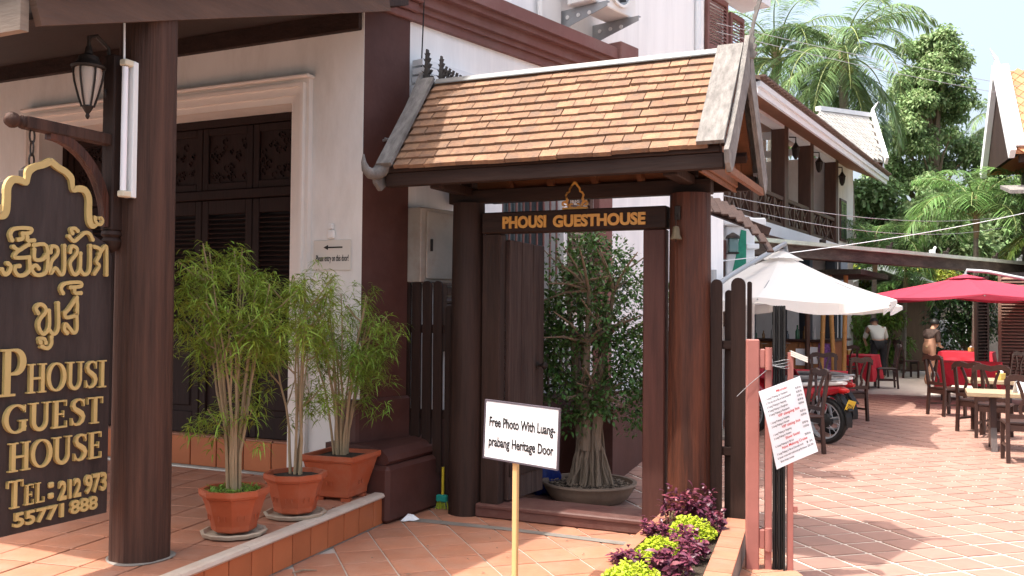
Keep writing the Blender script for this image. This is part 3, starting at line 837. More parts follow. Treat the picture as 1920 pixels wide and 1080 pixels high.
board = thing('name_board', 'dark hanging name board with gold arch and gold lettering left of the porch column', 'sign', S0, SR)
half = [(0, .5), (0, 1.88), (-.03, 1.945), (-.075, 1.965), (-.125, 1.99), (-.145, 2.06), (-.150, 2.15), (-.165, 2.205), (-.205, 2.235), (-.262, 2.238), (-.262, 2.275), (-.29, 2.30), (-.345, 2.322), (-.405, 2.352)]
full_o = half + [(-.81 - p[0], p[1]) for p in half[::-1][1:]]
q = MB(); q.slab(full_o, -.016, .016); q.build('board', SIGNWOOD, board)
def border(mb, pts, w, y0, y1):
    mb.ribbon(pts, w, y0, y1)
ar = [(-.112, 2.045), (-.142, 2.035), (-.163, 2.06), (-.168, 2.12), (-.170, 2.18), (-.195, 2.218), (-.235, 2.222), (-.268, 2.212), (-.276, 2.242), (-.283, 2.272), (-.315, 2.298), (-.36, 2.315), (-.405, 2.340)]
q = MB()
wd = [.012, .03, .036, .036, .036, .036, .034, .026, .028, .036, .034, .034, .036]
arw = smooth([(p[0], p[1], w_) for p, w_ in zip(ar, wd)])
q.ribbon([p[:2] for p in arw], [p[2] for p in arw], -.034, -.014)
q.ribbon([(-.81 - p[0], p[1]) for p in arw], [p[2] for p in arw], -.0345, -.014)
for sgn in (1, -1):
    sp = [(-.098 + (.034 - .004 * a) * math.cos(a * 1.0 + 2.6), 2.072 + (.034 - .004 * a) * math.sin(a + 2.6)) for a in [i * .45 for i in range(16)]]
    if sgn < 0: sp = [(-.81 - p[0], p[1]) for p in sp]
    q.ribbon(sp, [.02 - .0008 * i for i in range(16)], -.036 - (.0004 if sgn < 0 else 0), -.015)
q.build('gold_arch', GOLD, board)

# stroke lettering: thick and thin strokes with serifs
TT, TN, SF = .16, .07, .05
def arc_pts(cx, cz, rx, rz, a0, a1, n=18):
    return [(cx + rx * math.cos(R(a0 + (a1 - a0) * i / n)), cz + rz * math.sin(R(a0 + (a1 - a0) * i / n))) for i in range(n + 1)]
def stroke(kind, *a): return (kind, a)
def v_stem(x, t=TT, z0=0, z1=1): return [('r', x - t / 2, x + t / 2, z0, z1)]
def serif(x, z, w=.36): return [('r', x - w / 2, x + w / 2, z, z + SF)]
def ell(cx, rx, a0, a1, thick=TT, thin=TN, cz=.5, rz=.47):
    n = max(6, int(abs(a1 - a0) / 12))
    return [('s', arc_pts(cx, cz, rx - .06, rz, a0, a1, n), [thin + (thick - thin) * abs(math.cos(R(a0 + (a1 - a0) * i / n))) ** 1.3 for i in range(n + 1)])]
GLY = {
 'H': (.92, v_stem(.2) + v_stem(.72) + serif(.2, 0) + serif(.2, 1 - SF) + serif(.72, 0) + serif(.72, 1 - SF) + [('r', .2, .72, .46, .54)]),
 'I': (.46, v_stem(.23) + serif(.23, 0, .4) + serif(.23, 1 - SF, .4)),
 'O': (.92, ell(.46, .44, 0, 360)),
 'U': (.9, v_stem(.2, z0=.3) + v_stem(.72, .1, .3) + serif(.2, 1 - SF) + serif(.72, 1 - SF, .3) + [('s', arc_pts(.455, .32, .258, .28, 180, 360, 16), [TT - (TT - .1) * i / 16 for i in range(17)])]),
 'S': (.72, [('s', [(.62, .76), (.58, .90), (.46, .965), (.32, .95), (.2, .87), (.17, .74), (.23, .63), (.38, .54), (.53, .44), (.6, .31), (.56, .16), (.44, .06), (.3, .035), (.17, .10), (.11, .26)],
        [.04, .07, .08, .09, .12, .15, .17, .19, .19, .17, .14, .1, .08, .07, .04])] + [('r', .60, .64, .70, .97), ('r', .09, .13, .03, .30)]),
 'G': (.95, ell(.48, .45, 40, 330) + [('r', .66, .84, .06, .42)] + serif(.75, .40, .34) + [('r', .79, .83, .70, .97)]),
 'E': (.76, v_stem(.2) + [('r', .05, .66, 0, SF + .01), ('r', .05, .64, 1 - SF - .01, 1), ('r', .2, .52, .47, .53), ('r', .62, .66, 0, .24), ('r', .60, .64, .78, 1), ('r', .49, .53, .38, .62)]),
 'T': (.82, v_stem(.41) + serif(.41, 0, .38) + [('r', .06, .76, 1 - SF - .01, 1), ('r', .06, .10, .74, 1), ('r', .72, .76, .74, 1)]),
 'L': (.74, v_stem(.2) + serif(.2, 1 - SF) + [('r', .05, .66, 0, SF + .01), ('r', .62, .66, 0, .26)]),
 'P': (.78, v_stem(.22) + serif(.22, 0, .42) + [('r', .05, .42, 1 - SF, 1), ('r', .3, .42, .44, .50)] + [('s', arc_pts(.40, .722, .22, .25, 90, -90, 14), [TN + (TT - TN) * math.sin(math.pi * i / 14) for i in range(15)])]),
}
DK = [0]
def serif_text(mb, s, x0, x1, z0, h, y0=-.014, y1=-.034):
    tw = sum(GLY[c][0] for c in s)
    k = (x1 - x0) / tw; x = x0
    for c in s:
        w_, st = GLY[c]
        for e in st:
            DK[0] = (DK[0] + 1) % 9
            ya = y1 - DK[0] * .00025
            if e[0] == 'r':
                mb.box(x + e[1] * k, x + e[2] * k, ya, y0, z0 + e[3] * h, z0 + e[4] * h)
            else:
                mb.ribbon([(x + p[0] * k, z0 + p[1] * h) for p in e[1]], [t_ * (k + h) / 2 for t_ in e[2]], ya, y0)
        x += w_ * k
q = MB(); serif_text(q, 'P', -.665, -.505, 1.172, .228); serif_text(q, 'HOUSI', -.515, -.032, 1.178, .145); q.build('lettering', GOLD, board)
q = MB(); serif_text(q, 'GUEST', -.635, -.045, .990, .14); q.build('lettering', GOLD, board)
q = MB(); serif_text(q, 'HOUSE', -.605, -.045, .805, .14); q.build('lettering', GOLD, board)
q = MB(); serif_text(q, 'T', -.612, -.515, .628, .135); q.build('lettering', GOLD, board)
q = MB(); serif_text(q, 'EL', -.515, -.395, .632, .1); q.build('lettering', GOLD, board)
for z in (.652, .706): MB().box(-.375, -.343, -.034, -.014, z - .014, z + .016, .006).build('colon_dot', GOLD, board)
for s_, x0, x1, z, h in (('212', -.315, -.182, .624, .096), ('973', -.158, -.018, .630, .096), ('55771', -.567, -.285, .537, .068), ('888', -.245, -.075, .540, .068)):
    q = MB(); put_text(q, s_, x0, x1, z, h, -.014, .02, .03); q.build('lettering', GOLD, board)
LAO = [([(-0.662, 1.782), (-0.645, 1.758), (-0.624, 1.77), (-0.615, 1.798), (-0.631, 1.812)], 0.0185), ([(-0.603, 1.894), (-0.575, 1.879), (-0.55, 1.893), (-0.522, 1.911)], 0.0185), ([(-0.575, 1.879), (-0.595, 1.856), (-0.588, 1.842), (-0.518, 1.848)], 0.0185), ([(-0.518, 1.848), (-0.513, 1.789), (-0.537, 1.762), (-0.572, 1.757), (-0.593, 1.778), (-0.589, 1.799), (-0.57, 1.803)], 0.0185), ([(-0.612, 1.926), (-0.622, 1.952), (-0.607, 1.978), (-0.563, 1.989), (-0.509, 1.989), (-0.516, 1.97), (-0.552, 1.962)], 0.0185), ([(-0.557, 1.962), (-0.556, 1.938), (-0.577, 1.931)], 0.0185), ([(-0.531, 1.947), (-0.529, 1.931), (-0.493, 1.933)], 0.0185), ([(-0.494, 1.909), (-0.422, 1.911), (-0.416, 1.793), (-0.448, 1.764), (-0.485, 1.767), (-0.501, 1.794), (-0.481, 1.811), (-0.462, 1.796)], 0.0185), ([(-0.49, 1.888), (-0.487, 1.841), (-0.444, 1.841), (-0.421, 1.864)], 0.0185), ([(-0.396, 1.881), (-0.387, 1.911), (-0.357, 1.905), (-0.356, 1.872), (-0.39, 1.832), (-0.393, 1.773), (-0.365, 1.803), (-0.331, 1.77), (-0.312, 1.798), (-0.315, 1.918)], 0.0185), ([(-0.28, 1.889), (-0.27, 1.92), (-0.238, 1.909), (-0.243, 1.879), (-0.277, 1.838), (-0.271, 1.8), (-0.248, 1.773), (-0.218, 1.802), (-0.216, 1.885)], 0.0185), ([(-0.216, 1.802), (-0.189, 1.776), (-0.156, 1.805), (-0.155, 1.929)], 0.0185), ([(-0.269, 1.987), (-0.277, 2.007), (-0.253, 2.013), (-0.237, 2.001)], 0.0185), ([(-0.288, 1.969), (-0.259, 1.946), (-0.225, 1.969), (-0.19, 1.996), (-0.16, 1.991), (-0.142, 1.963)], 0.0185), ([(-0.129, 1.926), (-0.098, 1.918), (-0.092, 1.888), (-0.115, 1.847), (-0.096, 1.826), (-0.125, 1.784)], 0.0185), ([(-0.098, 1.888), (-0.056, 1.935), (-0.049, 1.891), (-0.046, 1.782)], 0.0185), ([(-0.461, 1.574), (-0.474, 1.599), (-0.449, 1.618), (-0.421, 1.602), (-0.421, 1.576), (-0.452, 1.539), (-0.455, 1.501), (-0.429, 1.469), (-0.397, 1.501), (-0.399, 1.586)], 0.0185), ([(-0.397, 1.493), (-0.37, 1.468), (-0.343, 1.5), (-0.347, 1.624)], 0.0185), ([(-0.443, 1.428), (-0.448, 1.447), (-0.42, 1.444), (-0.413, 1.425)], 0.0185), ([(-0.434, 1.407), (-0.401, 1.397), (-0.38, 1.419), (-0.381, 1.453)], 0.0185), ([(-0.304, 1.575), (-0.279, 1.596), (-0.234, 1.655)], 0.0185), ([(-0.306, 1.575), (-0.294, 1.551), (-0.233, 1.565), (-0.232, 1.59)], 0.0185), ([(-0.233, 1.565), (-0.229, 1.494), (-0.247, 1.472), (-0.276, 1.499), (-0.299, 1.519), (-0.305, 1.49), (-0.288, 1.472)], 0.0185), ([(-0.318, 1.676), (-0.33, 1.701), (-0.303, 1.727), (-0.217, 1.734), (-0.211, 1.714), (-0.273, 1.707)], 0.0185), ([(-0.25, 1.695), (-0.245, 1.678), (-0.21, 1.679)], 0.0185), ([(-0.234, 1.65), (-0.23, 1.616), (-0.231, 1.586)], 0.0185)]
q = MB()
for i, (pts, wdt) in enumerate(LAO):
    q.ribbon(smooth(pts), wdt, -.034 - (i % 9) * .0003, -.014)
    for e in (pts[0], pts[-1]):
        q.M = Matrix.Translation((e[0], -.0305, e[1])) @ Matrix.Rotation(R(90), 4, 'X')
        q.lathe([(wdt * .62, -.016), (wdt * .62, .0042 + (i % 7) * .0002)], 10); q.M = None
q.build('lao_lettering', GOLD, board)

# lantern and strip light on the column
lan = thing('porch_lantern', 'black wall lantern with frosted glass hanging beside the porch column', 'lantern', (-2.275, 4.96, 2.62), SR)
GL = MB().lathe([(.026, .06), (.042, .11), (.062, .19), (.068, .235), (.066, .26)], 18)
GL.build('glass', LAMPG, lan, True)
q = MB().lathe([(.085, .262), (.088, .272), (.07, .285), (.055, .305), (.05, .325), (.022, .34), (.016, .375), (.004, .39)], 18); q.build('cap', IRON, lan, True)
q = MB().lathe([(.004, -.01), (.012, .005), (.008, .018), (.016, .03), (.03, .055), (.028, .062)], 14); q.build('drop', IRON, lan, True)
for k in range(6):
    a = 2 * math.pi * k / 6 + .3
    MB().tube([(r_ * math.cos(a), r_ * math.sin(a), z) for r_, z in ((.03, .055), (.048, .11), (.068, .19), (.074, .235), (.074, .265))], .006, 6).build('rib', IRON, lan, True)
q = MB().tube([(0, 0, .38), (.0, 0, .43), (.05, 0, .45), (.12, -.01, .40), (.14, -.01, .28), (.12, 0, .2), (.14, 0, .12), (.155, 0, .05)], .011, 8)
q.tube([(.14, -.01, .2), (.10, -.01, .16), (.12, -.01, .1)], .008, 6); q.build('scroll_arm', IRON, lan, True)
q = MB().box(.135, .155, -.035, .02, -.06, .32, .004); q.build('wall_plate', IRON, lan)
fl = thing('strip_light', 'white fluorescent strip light fixed upright on the porch column', 'strip light', (-2.135, 5.04, 2.2), SR)
q = MB().box(.02, .055, -.075, -.015, .0, .74, .004); q.build('batten', WHITEPL, fl)
q = MB().tube([(-.012, -.045, .035), (-.012, -.045, .705)], .0165, 12); q.build('tube', TUBEM, fl, True)
for z in (.0, .71):
    MB().box(-.032, .05, -.07, -.02, z, z + .035, .006).build('lamp_holder', mat('ivory_plastic', (.62, .54, .4), .4, .05, 4, bump=0), fl)
q = MB().tube([(-.02, -.045, 0.74), (-.02, -.04, .98)], .006, 6); q.build('conduit', WHITEPL, fl)

# ------------------------------------------------------------------ the entrance gate
gate = thing('entrance_gate', 'brown timber gateway with small terracotta tiled roof and gold lettering over an open door', 'gate', gw(0, 0), -R(24.7))
for u, r0, r1, m in ((0, .142, .128, DARKWOOD), (1.79, .155, .145, POSTWOOD)):
    q = MB().lathe([(r0, 0), (r0 * .99, .6), (r0 * .97, 1.4), (r1, 2.46)], 30, (u, 0, 0), wob=lambda a, z: 1 + .015 * math.sin(4 * a + z) + .012 * math.sin(7 * a))
    q.build('post', m, gate, True)
MB().box(.148, .305, -.055, .055, 0, 2.21, .008).build('jamb', DARKWOOD, gate)
JAMB = mat('maroon_brown_jamb', (0.06, 0.021, 0.016), 0.55, 0.3, 3.0, stretch=(8, 8, 0.7), bump=0.2, bscale=6, stain=(0.11, 0.045, 0.033), stain_amt=0.5)
MB().box(1.458, 1.622, -.055, .055, 0, 2.21, .008).build('jamb', JAMB, gate)
hd = MB().box(.15, 1.634, -.07, .045, 2.213, 2.378, .008).build('header_board', DARKWOODH, gate)
q = MB(); put_text(q, 'PHOUSI', .334, .700, 2.252, .088, -.07, .012, .045); q.build('lettering', GOLD2, hd)
q = MB(); put_text(q, 'GUESTHOUSE', .757, 1.482, 2.250, .086, -.07, .012, .045); q.build('lettering', GOLD2, hd)
q = MB()
cx = .921
out_ = [(-.075, 2.425), (-.062, 2.455), (-.072, 2.485), (-.06, 2.505), (-.043, 2.512), (-.04, 2.535), (-.02, 2.56), (0, 2.585)]
for s_ in (1, -1):
    q.ribbon([(cx + s_ * p[0], p[1]) for p in out_], .016, -.05 - (.0005 if s_ < 0 else 0), -.03)
    sp = [(cx + s_ * (-.085 + (.028 - .0035 * a) * math.cos(a - .6)), 2.42 + (.028 - .0035 * a) * math.sin(a - .6)) for a in [i * .5 for i in range(13)]]
    q.ribbon(sp, .012, -.0515 - (.0005 if s_ < 0 else 0), -.032)
    sp = [(cx + s_ * (-.03 + (.02 - .003 * a) * math.cos(a + 1)), 2.402 + (.02 - .003 * a) * math.sin(a + 1)) for a in [i * .5 for i in range(11)]]
    q.ribbon(sp, .01, -.0525 - (.0005 if s_ < 0 else 0), -.033)
q.ribbon([(cx - .1, 2.385), (cx + .1, 2.385)], .02, -.053, -.03)
q.build('gold_emblem', GOLD2, hd)
q = MB(); put_text(q, '1B1G', cx - .035, cx + .035, 2.428, .022, -.04, .008, .02); q.build('emblem_letters', PAPER, hd)
SILLM = mat('worn_sill_paint', (.10, .04, .032), .6, .2, 5, bump=.15, stain=(.19, .12, .10), stain_amt=.5, stain_scale=4)
MB().box(.12, 1.50, -.09, .30, 0, .105, .012).build('sill', SILLM, gate)
MB().box(.14, 1.48, -.10, -.09, .075, .102, .004).build('sill_nosing', SILLM, gate)
# beams
MB().box(-.16, 1.95, -.05, .05, 2.46, 2.565, .006).build('tie_beam', DARKWOODH, gate)
MB().box(-.40, 2.16, -.615, -.55, 2.54, 2.645, .006).build('eave_beam', DARKWOODH, gate)
MB().box(-.37, 2.14, -.628, -.56, 2.645, 2.69, .004).build('eave_fillet', DARKWOODH, gate)
MB().box(-.40, 2.16, .55, .615, 2.54, 2.645, .006).build('eave_beam', DARKWOODH, gate)
for u in (0, 1.79):
    MB().box(u - .05, u + .05, -.55, -.05, 2.52, 2.585, .006).build('cross_beam', DARKWOOD, gate)
    MB().box(u - .05, u + .05, .05, .55, 2.52, 2.585, .006).build('cross_beam', DARKWOOD, gate)
    MB().box(u - .05, u + .05, -.05, .05, 2.585, 3.36, .006).build('king_post', DARKWOOD, gate)
MB().box(-.30, 2.1, -.04, .04, 3.27, 3.36, .006).build('ridge_beam', DARKWOODH, gate)
SL = math.atan2(.76, .63); CS, SN = math.cos(SL), math.sin(SL)
ZR, SLEN = 3.42, .987
def slope(u, s, n, side=-1):                    # s down the slope from the ridge, n above the roof plane
    return (u, side * (s * CS + n * SN), ZR - s * SN + n * CS)
for side in (-1, 1):
    q = MB()
    p = [slope(-.37, 0, -.03, side), slope(2.13, 0, -.03, side), slope(2.13, SLEN - .012, -.03, side), slope(-.37, SLEN - .012, -.03, side)]
    p2 = [slope(-.37, 0, -.008, side), slope(2.13, 0, -.008, side), slope(2.13, SLEN - .012, -.008, side), slope(-.37, SLEN - .012, -.008, side)]
    q.hexa(p + p2) if side > 0 else q.hexa(p[::-1] + p2[::-1])
    q.build('roof_boards', RAFTER, gate)
    for k in range(7):
        u = -.28 + k * .385
        q = MB().bar(slope(u, .02, -.065, side), slope(u, SLEN - .03, -.065, side), .045, .065, up=(0, side * SN, CS))
        q.build('rafter', RAFTER, gate)
    for s in (.38, .75):
        q = MB().bar(slope(-.36, s, -.125, side), slope(2.12, s, -.125, side), .06, .055, up=(0, side * SN, CS))
        q.build('purlin', DARKWOODH, gate)
ROWS, COLS = 11, 19
ex = SLEN / ROWS
tw_ = (2.13 + .37) / COLS
tiles = []
for k in range(6):
    w_ = tw_ - .0015
    j = [random.uniform(-.002, .002) for _ in range(8)]
    v = [(-w_ / 2 + j[0], j[1], 0), (w_ / 2 + j[2], j[3], 0), (w_ / 2, .15, 0), (-w_ / 2, .15, 0)]
    q = MB().hexa(v + [(p[0] * .985, p[1] + (.003 if i < 2 else 0), .03) for i, p in enumerate(v)])
    tiles.append(q.mesh('roof_tile', ROOFTILE))
rear = MB()
for r_ in range(ROWS):
    sd = SLEN - r_ * ex + .015
    off = (tw_ / 2 if r_ % 2 else 0) + random.uniform(-.012, .012)
    for c_ in range(COLS + 1):
        u = -.37 + off + (c_ + .0) * tw_ + random.uniform(-.004, .004)
        if u - tw_ / 2 < -.40 or u + tw_ / 2 > 2.17: continue
        ds = sd + random.uniform(-.003, .003) + .007 * math.sin(u * 2.3 + r_) + (random.uniform(-.012, .012) if random.random() < .07 else 0)
        x, y, z = slope(u, ds, .022 + random.uniform(0, .0025))
        piece('roof_tile', random.choice(tiles), gate, (x, y, z), (SL - R(10.5) + random.uniform(-.008, .008), random.uniform(-.006, .006), random.uniform(-.008, .008)))
        rear.M = Matrix.Translation(slope(u, ds, .017, 1)) @ Matrix.Rotation(math.pi, 4, 'Z') @ Matrix.Rotation(SL - R(10.5), 4, 'X')
        rear.box(-tw_ / 2 + .002, tw_ / 2 - .002, 0, .15, 0, .019)
rear.M = None
rear.build('rear_roof_tiles', ROOFTILE, gate)['kind'] = 'stuff'
CAPM = mat('zinc_ridge_strip', (0.16, 0.16, 0.16), 0.5, 0.1, 5, bump=0.05, metal=0.2)
q = MB()
for side in (-1, 1):
    a = [slope(-.30, -.03, .062, side), slope(2.12, -.03, .062, side), slope(2.12, .02, .06, side), slope(-.30, .02, .06, side)]
    q.add(a + [(p[0], p[1], p[2] + .008) for p in a], [(0, 1, 2, 3), (4, 5, 6, 7), (0, 1, 5, 4), (2, 3, 7, 6), (1, 2, 6, 5), (3, 0, 4, 7)])
q.build('ridge_strip', CAPM, gate)
# verge boards: a flat board on the tiles and an upright curved board at the gable
for side in (-1, 1):
    for ua, ub, uo, nm in ((2.0, 2.18, 2.185, 'r'), (-.43, -.30, -.455, 'l')):
        q = MB()
        a = [slope(ua, -.02, .075, side), slope(ub, -.02, .075, side), slope(ub, 1.0, .06, side), slope(ua, 1.0, .06, side)]
        b2 = [slope(ua, -.02, .102, side), slope(ub, -.02, .102, side), slope(ub, 1.0, .09, side), slope(ua, 1.0, .09, side)]
        q.hexa(a + b2)
        q.build('verge_plank', GREYWOOD, gate)
        top, bot = [], []
        for i in range(13):
            t = i / 12
            v_ = side * (.66 * t)
            sag = .035 * math.sin(math.pi * t)
            top.append((v_ + side * .03, 3.56 - .88 * t - sag)); bot.append((v_ * (1 - .16 * t), 3.26 - .70 * t - sag * .5))
        tip = [(side * .73, 2.64), (side * .70, 2.56), (side * .63, 2.51)]
        q = MB()
        for i in range(12):
            q.slabx([top[i], top[i + 1], bot[i + 1], bot[i]] if side < 0 else [top[i + 1], top[i], bot[i], bot[i + 1]], uo, uo + .032)
        q.slabx([top[12], tip[0], tip[1], tip[2], bot[12]] if side < 0 else [bot[12], tip[2], tip[1], tip[0], top[12]], uo, uo + .032)
        q.build('gable_board', GREYWOOD, gate)
# upturned tail at the left eave corner
q = MB()
tail = [(-.40, -.58, 2.74), (-.42, -.655, 2.66), (-.435, -.70, 2.63), (-.455, -.745, 2.63), (-.47, -.78, 2.66), (-.48, -.79, 2.71), (-.485, -.785, 2.77)]
q.tube(tail, [.06, .058, .05, .042, .033, .02, .006], 10)
q.build('upturned_tail', GREYWOOD, gate, True)
q = MB(); q.bar((2.19, -.62, 2.53), (2.19, .62, 2.53), .035, .05); q.build('gable_tie', RAFTER, gate)
q = MB(); q.slabx([(-.58, 2.53), (.58, 2.53), (0, 3.30)], 1.99, 2.01); q.build('gable_boards', RAFTER, gate)
for k in range(9):
    z = 2.56 + k * .085; hw = (3.30 - z) / (3.30 - 2.53) * .58 - .03
    if hw > .05: MB().box(2.01, 2.03, -hw, hw, z, z + .07, .006).build('gable_plank', RAFTER, gate)
# finials
def flame(mb, x, y, z0, h, lean, wid, teeth, thick=.03):
    L_, R_ = [], []
    n = teeth * 2
    for i in range(n + 1):
        t = i / n
        c = lean * t * t
        wv = wid * (1 - t) ** .8 * (.55 + .45 * math.sin(t * 7 + .8)) + .006
        k = 1.0 if i % 2 == 0 else 1.75
        L_.append((x + c - wv * k, z0 + h * (t + (.03 if i % 2 else 0)))); R_.append((x + c + wv * .7 * k, z0 + h * (t + (.03 if i % 2 else 0))))
    for i in range(n):
        mb.slab([L_[i], L_[i + 1], R_[i + 1], R_[i]][::-1], y - thick / 2, y + thick / 2)
q = MB(); flame(q, 2.215, 0, 3.40, .42, .075, .038, 8); q.build('finial', GREYWOOD, gate)
CARVE = mat('black_grey_carving', (0.055, 0.05, 0.047), 0.8, 0.4, 12, bump=0.4)
def spire(mb, x, y, z0, h, w0, n, th=.045):
    """carved stack of leaf tiers"""
    for k in range(n):
        t0, t1 = k / n, (k + 1.5) / n
        w_ = w0 * (1 - t0) ** .75 + .006
        za, zb = z0 + h * t0, z0 + h * min(1.03, t1)
        zm = za + (zb - za) * .35
        mb.slab([(x, za), (x + w_ * .55, za + (zm - za) * .4), (x + w_, zm + (zb - zm) * .25), (x + w_ * .45, zm), (x + w_ * .25, zb), (x - w_ * .25, zb), (x - w_ * .45, zm), (x - w_, zm + (zb - zm) * .25), (x - w_ * .55, za + (zm - za) * .4)], y - th / 2 + k * .0008, y + th / 2 - k * .0008)
q = MB(); spire(q, -.40, 0, 3.34, .40, .068, 8); q.build('finial', CARVE, gate)
q = MB(); spire(q, -.295, .05, 3.42, .27, .05, 6, .035); q.build('finial', CARVE, gate)
for k in range(6):
    q = MB()
    x_ = -.245 + k * .033; zt = 3.575 - k * .021
    q.ribbon([(x_ + (.03 - .0045 * a) * math.cos(a + k), zt - .03 + (.03 - .0045 * a) * math.sin(a + k)) for a in [i * .55 for i in range(11)]], .012, .035 - k * .0006, .06)
    q.ribbon([(x_, 3.40), (x_ + .012, zt - .02)], .013, .033 - k * .0006, .058)
    q.ribbon([(x_ - .01, zt - .01), (x_ + .004, zt + .03)], .010, .031 - k * .0006, .056)
    q.build('carved_crest', CARVE, gate)
# open plank door leaf, hinged on the left jamb and swung inwards
q = MB(); q.M = Matrix.Translation((.315, .06, 0)) @ Matrix.Rotation(R(84), 4, 'Z')
for k in range(3):
    q.box(.004 + k * .19, .19 + k * .19, -.022, .022, .115, 2.17 - k * .006, .005)
door = q.build('door', mat('worn_plank_door', (0.04, 0.02, 0.0155), 0.7, 0.4, 3, stretch=(7, 7, .6), bump=.3, bscale=6, stain=(.12, .085, .072), stain_amt=.5), gate)
q = MB(); q.M = Matrix.Translation((.315, .06, 0)) @ Matrix.Rotation(R(84), 4, 'Z')
q.box(.01, .565, -.04, -.022, .3, .4, .005)
q.build('ledge', DARKWOOD, door)
q = MB(); q.M = Matrix.Translation((.315, .06, 1.16)) @ Matrix.Rotation(R(84), 4, 'Z') @ Matrix.Translation((.46, -.022, 0)) @ Matrix.Rotation(R(90), 4, 'X')
q.lathe([(.03, 0), (.03, .008), (.012, .012), (.012, .045), (.028, .055), (.032, .075), (.02, .09)], 14); q.build('knob', IRON, door, True)
# bell on the right post
bell = thing('gate_bell', 'small dull brass bell hanging on the right gate post', 'bell', gw(1.74, -.2, 2.12), -R(24.7))
q = MB().lathe([(.004, .095), (.02, .09), (.026, .07), (.03, .03), (.042, .006), (.046, 0)][::-1], 16); q.build('body', mat('dull_brass', (.2, .15, .09), .5, .3, 8, metal=.5), bell, True)
MB().tube([(0, 0, .09), (0, .0, .16), (0, .05, .19)], .004, 6).build('hook', IRON, bell)
MB().tube([(0, 0, .05), (0, 0, -.02)], .004, 6).build('clapper', IRON, bell)
MB().box(-.02, .02, .03, .055, .14, .24, .004).build('mount', IRON, bell)

# ------------------------------------------------------------------ picket fences
def picket_me(w_, h, th=.025):
    pts = [(-w_ / 2, 0), (w_ / 2, 0), (w_ / 2, h - w_ / 2)] + [(w_ / 2 * math.cos(a), h - w_ / 2 + w_ / 2 * math.sin(a)) for a in [math.pi * i / 8 for i in range(1, 8)]] + [(-w_ / 2, h - w_ / 2)]
    return MB().slab(pts, -th / 2, th / 2).mesh('picket', DARKWOOD)
fence = thing('picket_fence', 'dark wooden picket fence between the maroon pedestal and the left gate post', 'fence', gw(-.65, .08), -R(24.7))
pm = picket_me(.08, 1.56)
for k in range(6):
    piece('picket', pm, fence, (.03 + k * .103, random.uniform(-.006, .006), .29 - (.2 if k > 3 else 0)), (0, random.uniform(-.006, .006), 0))
for z in (.72, 1.42): MB().box(-.03, .6, .014, .05, z, z + .07, .004).build('rail', DARKWOODH, fence)
fence2 = thing('picket_fence', 'round topped dark pickets to the right of the gate above the planter', 'fence', gw(1.94, 0), -R(24.7))
for x, y, w_, z1 in ((.045, 0, .078, 1.845), (.197, 0, .098, 1.855)):
    piece('picket', picket_me(w_, z1 - .17), fence2, (x, y, .17))
piece('picket', picket_me(.055, 1.62), fence2, (.118, .07, .15))
piece('picket', picket_me(.03, 1.68), fence2, (.262, .07, .15))
for z in (.6, 1.35): MB().box(-.0, .30, .016, .052, z, z + .06, .004).build('rail', DARKWOODH, fence2)

# folded steel gate leaf with post
sg = thing('steel_gate', 'dusty red steel gate post with folded leaf of dark bars beside the planter', 'gate', (1.53, 5.93, YZ), -R(10))
MB().box(-.04, .04, -.04, .04, 0, 1.50, .006).build('post', PINK, sg)
MB().box(.076, .118, -.02, .03, .04, 1.40, .004).build('frame_bar', PINK, sg)
for k in range(5):
    MB().box(.126 + k * .0155, .138 + k * .0155, -.02 + .012 * (k % 2), .03, 0, 1.715, .003).build('dark_bar', BLACK, sg)
MB().box(.212, .25, -.01, .03, 0, 1.42, .004).build('frame_bar', PINK, sg)
for z in (.19, 1.32):
    MB().box(.04, .076, -.035, .02, z, z + .12, .006).build('hinge', PINK, sg)
    MB().tube([(.096, -.035, z - .01), (.096, -.035, z + .13)], .022, 10).build('hinge_pin', PINK, sg, True)
MB().box(.25, .275, -.012, .0, .42, .46, .003).build('lug', PINK, sg)
q = MB()
for k in range(4):
    z = 1.33 + k * .012
    q.tube([(.10 + .08 * math.cos(a) + .05, .005 + .045 * math.sin(a), z + .01 * math.sin(a * 2 + k)) for a in [i * 2 * math.pi / 12 for i in range(13)]], .0022, 5)
q.tube([(.12, -.04, 1.34), (-.02, -.05, 1.22), (-.1, -.05, 1.14)], .002, 5); q.build('tie_wire', STEEL, sg)
npp = thing('folded_newspaper', 'folded newspaper tucked on top of the steel gate leaf', 'newspaper', (1.76, 5.9, 1.34), -R(10))
q = MB()
for k in range(3): q.hexa([(0, -.05, .03 * k * .4), (.10, -.05, -.04 + .012 * k), (.10, .05, -.04 + .012 * k), (0, .05, .012 * k), (0, -.05, .01 + .012 * k), (.10, -.05, -.03 + .012 * k), (.10, .05, -.03 + .012 * k), (0, .05, .01 + .012 * k)])
q.build('sheets', PAPER2, npp)

